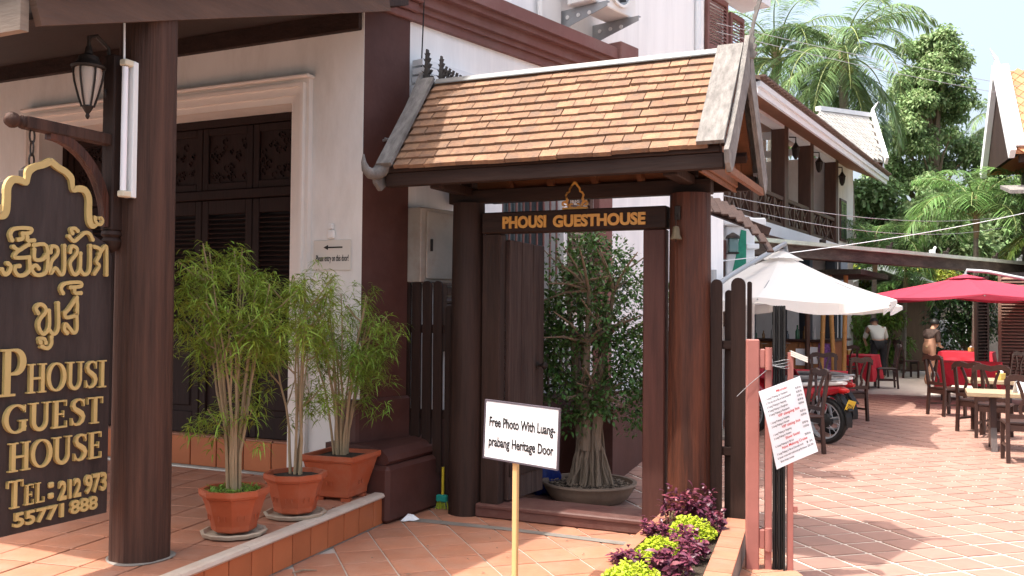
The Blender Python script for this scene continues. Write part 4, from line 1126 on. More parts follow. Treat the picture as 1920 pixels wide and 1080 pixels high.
# laminated price list hung on the steel gate
ml = thing('price_list', 'tilted laminated white price list with red headings tied to the steel gate', 'poster', (1.59, 5.78, .62))
A_, B_, C_, D_ = Vector((1.535, 5.80, 1.120)), Vector((1.843, 6.0, 1.205)), Vector((1.965, 5.98, .727)), Vector((1.655, 5.80, .640))
A_, B_, C_, D_ = [Vector((0, 0, 1.6)) + (p - Vector((0, 0, 1.6))) * .968 for p in (A_, B_, C_, D_)]
off_ = Vector((1.59, 5.78, .62))
NX, NY = 8, 14
def mpt(s, t, lift=0.0):                        # s across, t down
    p = (A_ * (1 - s) + B_ * s) * (1 - t) + (D_ * (1 - s) + C_ * s) * t
    nrm = Vector((.5, -.85, .1)).normalized()
    return p + nrm * (.018 * math.sin(math.pi * t) * (s - .4) + .012 * math.sin(4 * t + s * 2) + lift) - off_
q = MB()
for sd in (0, 1):
    vs = [mpt(i / NX, j / NY, .0 if sd else -.0025) for j in range(NY + 1) for i in range(NX + 1)]
    fs = [(j * (NX + 1) + i, j * (NX + 1) + i + 1, (j + 1) * (NX + 1) + i + 1, (j + 1) * (NX + 1) + i) for j in range(NY) for i in range(NX)]
    q.add(vs, fs if sd else [f[::-1] for f in fs])
q.build('sheet', PAPER, ml, True)
lines = [('r', 'Minivan', .36, .62), ('k', '1. Luang Prabang to Vientiane', .07, .60, '95.00 kip'), ('k', '2. One day trip to Pak ou Cave & waterfall', .07, .66, '90.00 kip'),
 ('k', '3. Luang Prabang to Vangvieng', .07, .52, '75.00 kip'), ('k', '4. Luang Prabang to Xiengkhuan', .07, .54, '85.00 kip'), ('k', '5. Luang Prabang to Phonsavanh', .07, .56, '95.00 kip'),
 ('r', 'VIP sleeping bus', .26, .80), ('k', '1. Luang Prabang to Vangvieng', .07, .52, '95.00 kip'), ('k', '2. Luang Prabang to Vientiane', .07, .50, '140.00 kip'),
 ('r', 'VIP sitting bus', .30, .76), ('k', '1. Luang Prabang to Vangvieng', .07, .52, '85.00 kip'), ('k', '2. Luang Prabang to Vientiane', .07, .50, '115.00 kip'),
 ('r', 'Slow boat', .34, .70), ('k', '6. Luang Prabang to Pak Lai', .07, .52, '250.00 kip'),
 ('r', 'Nava Mekong Cruise', .22, .84), ('k', '7. Luang Prabang to Pak ou Cave with lunch', .07, .72, '$ 35'), ('k', '8. dinner cruise with traditional performance', .07, .78, '25.00'), ('k', '   Slow boat cruise', .12, .45)]
for colr, mm in (('k', INK), ('r', REDINK)):
    for i, ln in enumerate(lines):
        if ln[0] != colr: continue
        t0 = .085 + i * .0505
        for body, s0, s1 in [(ln[1], ln[2], ln[3])] + ([(ln[4], .80, .94)] if len(ln) > 4 else []):
            q = MB(); v, f = text_mesh(body, None, 0.0, 0.012)
            x = v[:, 0] - v[:, 0].min(); x /= max(x.max(), 1e-6)
            hgt = .026 if colr == 'k' else .036
            q.add([tuple(mpt(s0 + xx * (s1 - s0), t0 - yy / .73 * hgt, .003)) for xx, yy in zip(x, v[:, 1])], f)
            q.build('printed_line', mm, ml)

# ------------------------------------------------------------------ white notice on a stick
st = thing('notice_on_stick', 'white notice board on a pale wooden stick standing in front of the gate', 'sign', (.03, 5.2, 0), -R(36))
MB().box(-.016, .016, -.012, .012, 0, 1.09, .003).build('stick', STICK, st)
q = MB(); q.M = Matrix.Rotation(R(2.2), 4, 'Y')
q.box(-.235, .255, -.024, -.013, .772, 1.09, .003); bd = q.build('board', PAPER, st)
q = MB(); q.M = Matrix.Rotation(R(2.2), 4, 'Y')
for x0, x1, z0, z1 in ((-.242, .262, 1.09, 1.097), (-.242, .262, .765, .772), (-.242, -.235, .772, 1.09), (.255, .262, .772, 1.09)): q.box(x0, x1, -.027, -.011, z0, z1)
q.build('edge_strip', mat('dark_edge_strip', (.09, .075, .09), .5, .1, 4, bump=0), bd)
for s_, x1, z in (('Free Photo With Luang-', .24, .955), ('prabang Heritage Door', .232, .845)):
    q = MB(); put_text(q, s_, -.205, x1, z - .004, .056, -.0245, .002, .018)
    q.v = [tuple(Matrix.Rotation(R(2.2), 4, 'Y') @ Vector(p)) for p in q.v]
    q.build('lettering', INK, bd)

# entry card on the wall
cd = thing('entry_card', 'small yellowed card with a left arrow on the white wall beside the doorway', 'sign', tuple(BF @ Vector((-.87, VW - .003, 1.92))), -R(25.5))
MB().box(0, .365, -.008, -.002, 0, .245, .002).build('card', PAPER2, cd)
q = MB().slab([(.10, .185), (.145, .205), (.145, .191), (.285, .191), (.285, .179), (.145, .179), (.145, .165)], -.0105, -.008); q.build('arrow', INK, cd)
q = MB(); put_text(q, 'Please entry on this door!', .028, .345, .075, .052, -.008, .002, .008); q.build('lettering', INK, cd)
hk = thing('wall_clip', 'small white plastic clip on the wall just above the entry card', 'clip', tuple(BF @ Vector((-.69, VW - .002, 2.175))), -R(25.5))
MB().box(-.03, .03, -.03, -.001, 0, .07, .008).box(-.018, .018, -.035, -.001, .075, .12, .006).build('clip_body', WHITEPL, hk)
q = MB(WFm); q.tube([(0.0, .22, 2.98), (.05, .22, 2.985), (.09, .22, 2.97)], .012, 8); q.tube([(.05, .19, 2.99), (.05, .25, 2.98)], .008, 6); q.tube([(.07, .22, 2.97), (.07, .22, 2.92)], .01, 8)
tag(q.build('wall_tap', STEEL), 'small steel tap sticking out of the maroon corner pilaster', 'tap')

# ------------------------------------------------------------------ planter bed with bedding plants
pl = thing('planter_bed', 'low tiled planter wall with bedding plants in front of the right gate post', 'planter', gw(2.0, -.1), -R(24.7))
def plq(a, z0, z1): return MB(GF).prism(a, z0, z1)
PA, PB = [(1.60, -.06), (1.72, -2.6)], [(2.215, -.06), (2.52, -2.6)]
outer = [PA[1], PB[1], PB[0], PA[0]]
plq([(PA[0][0] + .09, -.14), (PA[1][0] + .09, -2.5), (PB[1][0] - .14, -2.5), (PB[0][0] - .14, -.14)][::-1], -.1, .13).build('soil', SOIL, pl)
for (a, b_), (c_, d_), nm, mm in (((PB[0], PB[1]), ((PB[0][0] - .13, -.06), (PB[1][0] - .13, -2.6)), 'side_wall', CEMENT), (((PA[0][0] + .08, -.06), (PA[1][0] + .08, -2.6)), (PA[0], PA[1]), 'side_wall', FLOORTILE)):
    MB(GF).prism([a, c_, d_, b_] if True else 0, -.2, .168).build(nm, mm, pl)
MB(GF).prism([(1.68, -.06), (1.68, -.13), (2.09, -.13), (2.09, -.06)], -.2, .168).build('end_wall', CEMENT, pl)
for k in range(9):
    y1, y0 = -.06 - k * .28, -.06 - (k + 1) * .28 + .008
    xr = lambda y: PB[0][0] + (PB[1][0] - PB[0][0]) * (-.06 - y) / 2.54
    MB(GF).prism([(xr(y1) - .138, y1), (xr(y0) - .138, y0), (xr(y0) + .008, y0), (xr(y1) + .008, y1)], .168, .182).build('coping_tile', mat('red_coping_tile', (.34, .14, .085), .6, .18, 6, bump=.15, rand=.12, stain=(.3, .2, .15), stain_amt=.5, stain_scale=5), pl)
def bedding(name, u, v, r_, h, n, material, lw_, ll_, label, cat, spiky=False):
    p = gw(u, v, .13)
    t = thing(name, label, cat, p, 0, None)
    a = RNG.uniform(0, 2 * math.pi, n); rr = np.sqrt(RNG.uniform(0, 1, n)) * r_
    zz = h * (1 - (rr / r_) ** 2 * .75) * RNG.uniform(.72, 1.05, n)
    if spiky:
        k = 16
        ca_ = RNG.uniform(0, 2 * math.pi, k); cr = np.sqrt(RNG.uniform(0, 1, k)) * r_; ch = h * RNG.uniform(.6, 1.35, k)
        pick = RNG.integers(0, k, n); hh = RNG.uniform(.25, 1, n)
        P_ = np.stack([cr[pick] * np.cos(ca_[pick]), cr[pick] * np.sin(ca_[pick]), ch[pick] * hh], 1)
        D_n = rand_dirs(n, .0, .9)
    else:
        bump_ = 1 + .22 * np.sin(3 * a + u * 40) * (rr / r_) + .16 * np.sin(7 * a + 30 * rr + v * 25)
        P_ = np.stack([rr * np.cos(a) * (1 + .14 * np.sin(4 * a + v * 9)), rr * np.sin(a) * (1 + .14 * np.sin(3 * a + u * 7)), np.maximum(zz * bump_ - .01, .0)], 1)
        D_n = rand_dirs(n, .1, .9)
    leaf_obj('foliage', t, P_, D_n, RNG.uniform(.55, 1.45, n) * ll_, RNG.uniform(.8, 1.2, n) * lw_, material, .25)
    q = MB()
    for i in range(10):
        aa = random.uniform(0, 6.28); r2 = random.uniform(.1, .8) * r_
        q.tube([(r2 * .5 * math.cos(aa), r2 * .5 * math.sin(aa), -.02), (r2 * math.cos(aa), r2 * math.sin(aa), h * .6)], .004, 5)
    q.build('stems', CANE, t)
LB, PBn = 'lime green bedding plant', 'purple leaved bedding plant'
bedding('purple_plant', 1.775, -.36, .11, .21, 300, PURPLE, .02, .055, 'tall purple leaved plants at the foot of the right gate post', 'plant', True)
bedding('purple_plant', 1.965, -.22, .10, .21, 280, PURPLE, .02, .055, 'purple leaved plant against the right hand pickets, at the planter corner', 'plant', True)
bedding('purple_plant', 2.06, -.42, .07, .13, 170, PURPLE, .02, .045, 'purple plant at the coping beside the large lime mound', 'plant', True)
bedding('lime_plant', 1.945, -.62, .17, .145, 1700, LIMEM, .015, .024, 'large lime green mound nearest the gate post', 'plant')
bedding('purple_plant', 1.74, -.72, .08, .11, 200, PURPLE, .02, .045, 'low purple plant on the patio side, between the two lime mounds nearest the gate', 'plant', True)
bedding('purple_plant', 1.98, -.93, .11, .12, 300, PURPLE, .02, .05, 'purple plants between the two lime mounds nearest the gate', 'plant', True)
bedding('purple_plant', 2.09, -1.12, .09, .12, 260, PURPLE, .02, .05, 'purple plant at the coping beside the middle lime mound', 'plant', True)
bedding('lime_plant', 1.92, -1.22, .165, .135, 1600, LIMEM, .015, .024, 'middle lime green mound in the planter', 'plant')
bedding('purple_plant', 1.80, -1.47, .09, .09, 220, PURPLE, .02, .05, 'low purple plant on the patio side in front of the middle lime mound', 'plant', True)
bedding('purple_plant', 2.10, -1.52, .14, .13, 480, PURPLE, .022, .055, 'dense purple plant in front of the middle lime mound', 'plant', True)
bedding('lime_plant', 1.93, -1.83, .17, .135, 1700, LIMEM, .015, .024, 'frontmost lime green mound in the planter at the bottom edge', 'plant')

# ------------------------------------------------------------------ potted plants on the porch
def cane_plant(name, loc, label, sides, rt, rb, h, saucer, stems, spread, ztop, ncl, material, seed, feet=False, phase=.2, grass=False, zlow=.6, flare=1.5):
    random.seed(seed)
    t = thing(name, label, 'potted plant', loc, 0, 'potted plants on the porch step')
    q = MB()
    z0 = .035 if saucer else (.02 if feet else 0)
    ph = phase
    rim = .028
    q.lathe([(rb * .9, z0), (rb, z0 + .01), (rb * 1.02, z0 + h * .16), (rb + (rt - rb) * .55, z0 + h * .62), (rt * .93, z0 + h - .05), (rt * .99, z0 + h - .045), (rt * 1.03, z0 + h - .03), (rt * 1.03, z0 + h), (rt * .9, z0 + h), (rt * .88, z0 + h - .03)], sides, phase=ph, closed=False)
    q.add([((rb * .9) * math.cos(2 * math.pi * k / sides + ph), (rb * .9) * math.sin(2 * math.pi * k / sides + ph), z0) for k in range(sides)], [tuple(range(sides))[::-1]])
    pot = q.build('pot', POT, t)
    if feet:
        for k in range(4):
            a = math.pi / 2 * k + ph
            MB().box(rb * .78 * math.cos(a) - .035, rb * .78 * math.cos(a) + .035, rb * .78 * math.sin(a) - .035, rb * .78 * math.sin(a) + .035, 0, .022).build('foot', POT, pot)
    for k in range(sides):
        a = 2 * math.pi * (k + .5) / sides + ph
        rr_ = (rb * .62 + rt * .38) * math.cos(math.pi / sides)
        tx, ty = -math.sin(a), math.cos(a)
        for s_ in (-1, 1):
            q = MB(); q.tube([(rr_ * math.cos(a) + tx * s_ * .02 + math.cos(a) * (.0 + z_ * .1), rr_ * math.sin(a) + ty * s_ * .02 + math.sin(a) * z_ * .1, z0 + h * .3 + z_) for z_ in (0, .03)], .004, 5)
            q.build('moulded_relief', POT, pot)
    MB().lathe([(rt * .9, 0), (rt * .45, .012), (.01, .018)], sides, (0, 0, z0 + h - .028), phase=ph, closed=False).build('soil', SOIL, t)
    if saucer:
        rs = rb * 1.42
        q = MB()
        n = 48
        q.lathe([(rs * .8, 0), (rs * .98, .012), (rs * 1.03, .032), (rs * .93, .036), (rs * .85, .016), (.02, .014)], n, wob=lambda a, z: 1 + (.028 * math.sin(12 * a) if z > .01 else 0), closed=False)
        q.build('saucer', SAUCER, t, True)
    # canes
    ends = []
    q = MB()
    for i in range(stems):
        a = 2 * math.pi * i / stems + random.uniform(-.5, .5)
        top = ztop * random.uniform(.68, 1.0); sp = spread * random.uniform(.25, 1.0)
        r0 = random.uniform(.01, .05)
        p = [(r0 * math.cos(a), r0 * math.sin(a), z0 + h - .03)]
        bend = random.uniform(-.3, .3)
        for k in range(1, 7):
            f_ = k / 6
            rr_ = r0 + (sp - r0) * (f_ ** flare) * .95
            p.append((rr_ * math.cos(a + bend * f_) + random.uniform(-.01, .01), rr_ * math.sin(a + bend * f_) + random.uniform(-.01, .01), z0 + h + (top - h) * f_))
        q.tube(p, [.011 - .0012 * k for k in range(7)], 6)
        ends.append(p[-1])
        for br_ in range(random.randint(3, 6)):
            k = random.randint(2, 5); b0 = Vector(p[k])
            aa = a + random.uniform(-1.6, 1.6); ln = random.uniform(.10, .32)
            if b0.z < zlow * ztop and random.random() < .8: continue
            e = b0 + Vector((math.cos(aa) * ln * .7, math.sin(aa) * ln * .7, ln * random.uniform(.4, .9)))
            q.tube([b0, b0.lerp(e, .5) + Vector((0, 0, -.015)), e], [.006, .005, .004], 5)
            ends.append(tuple(e))
    q.build('canes', CANE, t, True)
    ends = np.array(ends)
    idx = RNG.integers(0, len(ends), max(0, ncl - len(ends)))
    extra = ends[idx] + RNG.normal(0, .075, (len(idx), 3)) - np.array([0, 0, .04])
    tips = np.concatenate([ends, extra])[:ncl]
    per = 26
    P_ = np.repeat(tips, per, 0) + RNG.normal(0, .012, (len(tips) * per, 3)) + np.array([0, 0, 1.0]) * RNG.uniform(-.09, .01, (len(tips) * per, 1))
    D_n = rand_dirs(len(P_), -.15, .85)
    leaf_obj('foliage', t, P_, D_n, RNG.uniform(.06, .125, len(P_)), RNG.uniform(.0055, .0095, len(P_)), material, RNG.uniform(.3, 1.0, len(P_)))
    if grass:
        n = 500
        a = RNG.uniform(0, 6.28, n); rr_ = np.sqrt(RNG.uniform(.05, 1, n)) * rt * .8
        leaf_obj('ground_cover', t, np.stack([rr_ * np.cos(a), rr_ * np.sin(a), np.full(n, z0 + h - .02)], 1), rand_dirs(n, .3, 1), RNG.uniform(.03, .07, n), .008, LEAF2, .4)
    random.seed(seed + 100)
    return t
cane_plant('potted_plant', (-1.69, 5.75, .22), 'largest bushy narrow leaved plant in an octagonal terracotta pot nearest the column', 8, .205, .135, .255, True, 16, .43, 1.76, 230, LEAF1, 3, grass=True)
cane_plant('potted_plant', (-1.44, 6.29, .22), 'thin narrow leaved plant in the middle octagonal terracotta pot', 8, .205, .14, .26, True, 6, .2, 1.58, 95, LEAF1, 8, phase=.35, zlow=.62)
cane_plant('potted_plant', (-1.255, 6.94, .22), 'narrow leaved plant in a square footed terracotta pot beside the maroon pedestal', 4, .30, .20, .31, False, 15, .31, 1.50, 185, LEAF2, 15, feet=True, phase=.45, zlow=.6)

# ------------------------------------------------------------------ bonsai fig behind the gate, bag, broom, litter
bz = thing('potted_fig_tree', 'old fig tree with hanging aerial roots in a wide clay bowl behind the gate', 'potted tree', (.70, 8.32, YZ))
q = MB().lathe([(.30, 0), (.35, .04), (.39, .10), (.41, .145), (.425, .155), (.42, .17), (.385, .168), (.375, .13)], 36, closed=False); q.build('bowl', MUD, bz, True)
MB().lathe([(.38, .13), (.2, .15), (.01, .16)], 36, closed=False).build('soil', SOIL, bz)
n = 700; a = RNG.uniform(0, 6.28, n); rr_ = np.sqrt(RNG.uniform(.1, 1, n)) * .35
leaf_obj('leaf_litter', bz, np.stack([rr_ * np.cos(a), rr_ * np.sin(a), np.full(n, .152)], 1), rand_dirs(n, -.05, .25), RNG.uniform(.02, .04, n), .014, BARK, .1)
random.seed(21)
for k in range(85):
    a = random.uniform(0, 6.28); r0 = random.uniform(.08, .25); r1 = r0 * random.uniform(.15, .45)
    p = [(r0 * math.cos(a), r0 * math.sin(a) * .8, .13)]
    for i in range(1, 6):
        f_ = i / 5
        rr1 = r0 + (r1 - r0) * f_ ** .8
        p.append((rr1 * math.cos(a + .1 * f_) + random.uniform(-.016, .016), rr1 * math.sin(a + .1 * f_) * .8, .13 + (.55 + .15 * math.sin(k)) * f_))
    rw_ = random.uniform(.005, .013); MB().tube(p, [rw_ * 1.3, rw_, rw_, rw_ * .9, rw_ * .8, rw_], 6).build('aerial_root', BARK, bz, True)
q = MB(); tips = []
for k in range(5):
    a = 2 * math.pi * k / 5 + .4
    p = [(.07 * math.cos(a), .07 * math.sin(a), .45), (.10 * math.cos(a), .10 * math.sin(a), .9), (.15 * math.cos(a + .3), .15 * math.sin(a + .3), 1.4), (.22 * math.cos(a + .4), .2 * math.sin(a + .4), 1.85)]
    q.tube(p, [.05, .042, .03, .016], 8)
    for b0 in p[1:]:
        for j in range(6):
            aa = random.uniform(0, 6.28); ln = random.uniform(.2, .5)
            e = (b0[0] + math.cos(aa) * ln, b0[1] + math.sin(aa) * ln, b0[2] + random.uniform(-.1, .4))
            q.tube([b0, tuple((Vector(b0) + Vector(e)) / 2 + Vector((0, 0, .03))), e], [.016, .011, .005], 5); tips.append(e)
side = (.52, -.05, 1.62); q.tube([(.2, 0, 1.35), (.36, -.03, 1.5), side, (.6, -.05, 1.78)], [.016, .012, .008, .004], 5)
q.build('trunk', BARK, bz, True)
cl = [(-.1, 0, 2.05, .24), (.18, .05, 2.15, .2), (.3, 0, 1.85, .26), (-.28, 0, 1.75, .25), (0, -.1, 1.75, .3), (.12, -.1, 1.45, .32), (-.25, -.1, 1.35, .22), (.40, -.05, 1.40, .22), (.0, .1, 2.28, .16), (.60, -.05, 1.80, .11), (.52, -.05, 1.68, .1), (.18, -.15, 1.1, .26), (.38, -.1, .98, .24), (-.2, -.15, 1.05, .18), (.05, -.2, .85, .2), (.35, -.1, .72, .15), (.5, 0, 1.2, .2), (.52, .05, 1.05, .16), (.45, .1, 1.55, .2), (-.3, .0, 1.55, .2), (-.32, -.05, 1.2, .16), (-.38, 0, 1.4, .15), (-.36, -.05, .95, .15), (-.15, -.1, .75, .15), (.3, -.15, 1.25, .22)]
Ps, Ds = [], []
for x, y, z, r_ in cl:
    x *= 1.18; r_ *= random.uniform(.8, 1.12)
    n = int(9500 * r_ ** 2) + 60
    d_ = rand_dirs(n, -.8, 1); Ps.append(np.array([x, y, z]) + d_ * (r_ * RNG.uniform(.2, 1.3, (n, 1)))); Ds.append(d_ + RNG.normal(0, .6, (n, 3)))
Ps, Ds = np.concatenate(Ps), np.concatenate(Ds)
leaf_obj('crown', bz, Ps, Ds, RNG.uniform(.03, .06, len(Ps)), RNG.uniform(.018, .03, len(Ps)), FICUS, .2)

bag = thing('plastic_bag', 'crumpled blue plastic bag beside the fig tree bowl', 'bag', (.30, 8.62, YZ))
q = MB(); q.lathe([(.10, 0), (.15, .05), (.16, .16), (.14, .28), (.10, .36), (.05, .40), (.03, .43), (.07, .48)], 26, wob=lambda a, z: 1 + .14 * math.sin(5 * a + z * 20) + .08 * math.sin(11 * a - z * 31)); q.build('bag_body', BLUE, bag, True)
bro = thing('broom', 'yellow handled broom with green bristles standing behind the left gate post', 'broom', gw(-.235, .02, .0), -R(24.7))
MB().tube([(0, .02, .12), (.0, .02, .34)], .011, 8).build('handle', mat('yellow_handle', (.6, .45, .03), .4, .05, 4, bump=0), bro, True)
MB().box(-.05, .05, -.012, .03, .06, .12, .01).build('head', mat('blue_green_plastic', (.02, .25, .2), .4, .1, 4, bump=0), bro)
q = MB()
for k in range(24): q.bar((-.048 + k * .0042, random.uniform(-.01, .03), .07), (-.06 + k * .0052, random.uniform(-.02, .04), .004), .004, .004)
q.build('bristles', mat('yellow_green_bristle', (.35, .42, .03), .6, .2, 9, bump=0), bro)
lit = thing('crumpled_paper', 'crumpled white paper on the patio at the foot of the pedestal', 'litter', (-.76, 7.16, .006), .4)
q = MB(); vs = [(.075 * math.cos(a) * random.uniform(.7, 1.1), .05 * math.sin(a) * random.uniform(.7, 1.1), random.uniform(0, .012)) for a in [i * 6.283 / 10 for i in range(10)]] + [(-.02, 0, .05), (.025, .01, .04)]
q.add(vs, [(i, (i + 1) % 10, 10 if i < 5 else 11) for i in range(10)] + [(5, 11, 10), (10, 11, 0)]); q.build('paper', PAPER, lit)
tg = thing('dry_twig', 'dry brown leaf stalk on the patio near the porch step', 'twig', (-1.25, 5.72, .01), .4)
MB().tube([(-.07, 0, 0), (0, .012, .006), (.08, 0, .0)], [.005, .007, .003], 6).build('stalk', BARK, tg, True)
random.seed(33)
dl = MB()
for k in range(22):
    dl.M = Matrix.Translation((random.uniform(-1.0, .6), random.uniform(5.2, 7.0), .008)) @ Matrix.Rotation(random.uniform(0, 6), 4, 'Z')
    dl.tube([(-.012, 0, 0), (0, .004, .003), (.014, 0, 0)], [.002, .0035, .001], 5)
dl.M = None
o = dl.build('dead_leaves', BARK); o['kind'] = 'stuff'; tag(o, 'scattered crumbs of dead leaf on the patio tiles', 'leaf litter')

# low garden wall behind the gate
gl = thing('garden_wall', 'low maroon garden wall along the passage behind the gate', 'wall', (1.07, 9.28, YZ))
q = MB(); q.prism([(.98, 9.0), (1.07, 9.28), (1.54, 10.70), (2.2, 12.7), (1.9, 12.8), (1.2, 10.8), (.72, 9.1)], YZ - .1, .66); o = q.build('wall', MAROON, gl); o.data.transform(TH[gl].inverted())
q = MB(); q.prism([(1.0, 8.97), (1.10, 9.27), (1.57, 10.69), (2.23, 12.69), (1.88, 12.82), (1.18, 10.82), (.70, 9.08)], .66, .70); o = q.build('coping', MAROON, gl); o.data.transform(TH[gl].inverted())

# ------------------------------------------------------------------ balcony house across the yard
EF = frame(5.737, 20.0, 31.0)
bh = thing('balcony_house', 'two storey white house with dark teak balcony posts and cross braced railing', 'house', (5.737, 20.0, YZ))
MB(EF).box(-3.2, .28, -7.0, 5.35, 3.16, 3.40).build('balcony_slab', WHITEP, bh)
MB(EF).box(-3.0, -1.7, -7.0, 5.0, 3.40, 6.3).box(-4, .0, 5.15, 7.80, -.06, 5.75).build('wall', WALL, bh)
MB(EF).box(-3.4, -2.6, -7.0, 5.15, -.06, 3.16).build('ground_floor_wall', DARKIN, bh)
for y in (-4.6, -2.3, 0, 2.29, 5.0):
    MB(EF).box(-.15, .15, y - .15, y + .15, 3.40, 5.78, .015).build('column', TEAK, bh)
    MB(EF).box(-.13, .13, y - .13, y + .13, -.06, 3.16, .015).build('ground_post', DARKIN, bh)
for y in (-3.6, -1.1, 1.2, 3.7):
    dr = MB(EF).box(-1.7, -1.62, y - .45, y + .45, 3.40, 5.15, .01).build('door', TEAK, bh)
    q = MB(EF).slabx([(y - .5, 5.15), (y + .5, 5.15), (y + .3, 5.3), (y, 5.42), (y - .3, 5.3)], -1.69, -1.6); q.build('carved_head', TEAK, dr)
for a, b_ in ((-4.6, -2.3), (-2.3, 0), (0, 2.29), (2.29, 5.0)):
    rl = MB(EF).box(.02, .12, a + .15, b_ - .15, 4.02, 4.10).box(.03, .11, a + .15, b_ - .15, 3.46, 3.53)
    rl = rl.build('railing', TEAK, bh)
    n = 3; wv = (b_ - a - .3) / n
    for k in range(n):
        y0 = a + .15 + k * wv; y1 = y0 + wv
        q = MB(EF)
        q.box(.03, .11, y0, y0 + .05, 3.53, 4.02).box(.03, .11, y1 - .05, y1 - .002, 3.53, 4.02)
        q.bar((.06, y0 + .05, 3.53), (.06, y1 - .05, 4.02), .04, .05); q.bar((.08, y0 + .05, 4.02), (.08, y1 - .05, 3.53), .04, .05)
        q.bar((.05, (y0 + y1) / 2, 3.53), (.05, (y0 + y1) / 2, 4.02), .03, .04)
        q.build('cross_panel', TEAK, rl)
for a, b_ in ((-4.45, -2.45), (-2.15, -.15), (.15, 2.14), (2.44, 4.85)):
    MB(EF).box(-.12, .14, a, b_, 5.56, 5.76).build('lintel', WHITEP, bh)
for y in (-1.2, 1.15, 3.6): MB(EF).box(-1.7, -.12, y - .06, y + .06, 5.60, 5.76).build('ceiling_beam', WHITEP, bh)
sf = MB(EF).hexa([(1.0, -5.2, 5.22), (1.0, 6.9, 5.22), (-3.0, 6.9, 7.1), (-3.0, -5.2, 7.1), (1.0, -5.2, 5.26), (1.0, 6.9, 5.26), (-3.0, 6.9, 7.14), (-3.0, -5.2, 7.14)])
sf.build('soffit', SOFFIT, bh)
MB(EF).hexa([(1.1, -5.3, 5.36), (1.1, 7.0, 5.36), (-4.2, 7.0, 7.85), (-4.2, -5.3, 7.85), (1.1, -5.3, 5.42), (1.1, 7.0, 5.42), (-4.2, 7.0, 7.95), (-4.2, -5.3, 7.95)]).build('roof', mat('dark_brown_roof_tile', (.12, .075, .06), .8, .3, 6, bump=.4), bh)
MB(EF).box(1.0, 1.05, -5.25, 6.95, 5.17, 5.35).build('fascia', WHITEP, bh)
MB(EF).box(1.05, 1.10, -5.25, 6.95, 5.27, 5.36).build('gutter', WHITEP, bh)
me = MB().box(-.08, .08, -.09, .05, -.012, .022).mesh('eave_tile', MATS['dark_brown_roof_tile'])
for k in range(60):
    p = EF @ Vector((1.09, -5.2 + k * .204, 5.425)); piece('eave_tile', me, bh, TH[bh].inverted() @ p, (0, 0, -R(31) + math.pi / 2))
wd_ = MB(EF).box(.0, .04, 5.95, 6.75, 3.6, 4.75, .01).build('window', TEAK, bh)
MB(EF).box(.04, .05, 6.02, 6.32, 3.67, 4.68).build('pane', GLASS, wd_); MB(EF).box(.04, .05, 6.38, 6.68, 3.67, 4.68).build('pane', GLASS, wd_)
for y in (.55, 2.75, 5.35):
    lnm = thing('wall_lantern', {.55: 'black lantern by the first balcony column', 2.75: 'black lantern by the second balcony column', 5.35: 'black lantern on the white wall past the last balcony column'}[y], 'lantern', tuple(EF @ Vector((.2, y, 5.0))), 0, 'lanterns along the balcony')
    MB().lathe([(.03, 0), (.07, .08), (.09, .22), (.1, .24), (.05, .31), (.01, .38)], 8).build('body', IRON, lnm)
    MB().tube([(0, 0, .36), (.0, .0, .48), (-.12, .08, .5)], .014, 6).build('hook', IRON, lnm)
# white tiled wing behind with its gable
wing = thing('wing_roof', 'pale diamond tiled gable roof rising behind the balcony eave', 'roof', (9.2, 25.5, 5.8))
WA, WB_, WC, WD = Vector((8.2, 25.0, 7.05)), Vector((10.32, 27.0, 7.3)), Vector((10.05, 25.3, 5.75)), Vector((7.6, 23.2, 5.6))
IW = TH[wing].inverted()
q = MB().hexa([WD, WC, WB_, WA] + [p + Vector((0, 0, .06)) for p in (WD, WC, WB_, WA)]); q.build('slope', GREYTILE, wing).data.transform(IW)
nrm = (WB_ - WA).cross(WD - WA).normalized()
if nrm.z < 0: nrm = -nrm
ex_, ey_ = (WB_ - WA).normalized(), None
ey_ = nrm.cross(ex_)
Mw = Matrix((ex_, ey_, nrm)).transposed().to_4x4()
dm = MB(); s_ = .16
dm.prism([(-s_, 0), (0, -s_), (s_, 0), (0, s_)], 0, .022); dme = dm.mesh('diamond_tile', GREYTILE)
for i in range(14):
    for j in range(11):
        t_, u_ = (j + .5) / 11, (i + .5 + (.5 if j % 2 else 0)) / 14.5
        p = (WA * (1 - u_) + WB_ * u_) * (1 - t_) + (WD * (1 - u_) + WC * u_) * t_ + Vector((0, 0, .065)) + nrm * .012
        o = piece('diamond_tile', dme, wing, (0, 0, 0)); o.matrix_local = IW @ Matrix.Translation(p) @ Mw @ Matrix.Rotation(R(-4), 4, 'X')
q = MB().bar(WA + Vector((0, 0, .1)), WB_ + Vector((.1, .08, .12)), .16, .12); q.build('ridge_cap', WHITEP, wing).data.transform(IW)
WR = Vector((11.3, 28.6, 5.75))
q = MB().add([WB_ + Vector((0, 0, .02)), WC + Vector((.02, 0, 0)), WR], [(0, 1, 2)]); q.add([WB_ + Vector((-.1, .1, .02)), WC + Vector((-.1, .1, 0)), WR + Vector((-.1, .1, 0))], [(0, 2, 1)]); q.build('gable', SOFFIT, wing).data.transform(IW)
for e in (WC, WR):
    q = MB().bar(WB_ + Vector((.1, -.05, .14)), e + Vector((.1, -.05, .04)), .07, .22); q.build('verge_board', WHITEP, wing).data.transform(IW)
q = MB().tube([WB_ + Vector((.1, 0, .1)), WB_ + Vector((.14, 0, .3)), WB_ + Vector((.28, 0, .5))], [.06, .04, .01], 6); q.build('finial', WHITEP, wing).data.transform(IW)

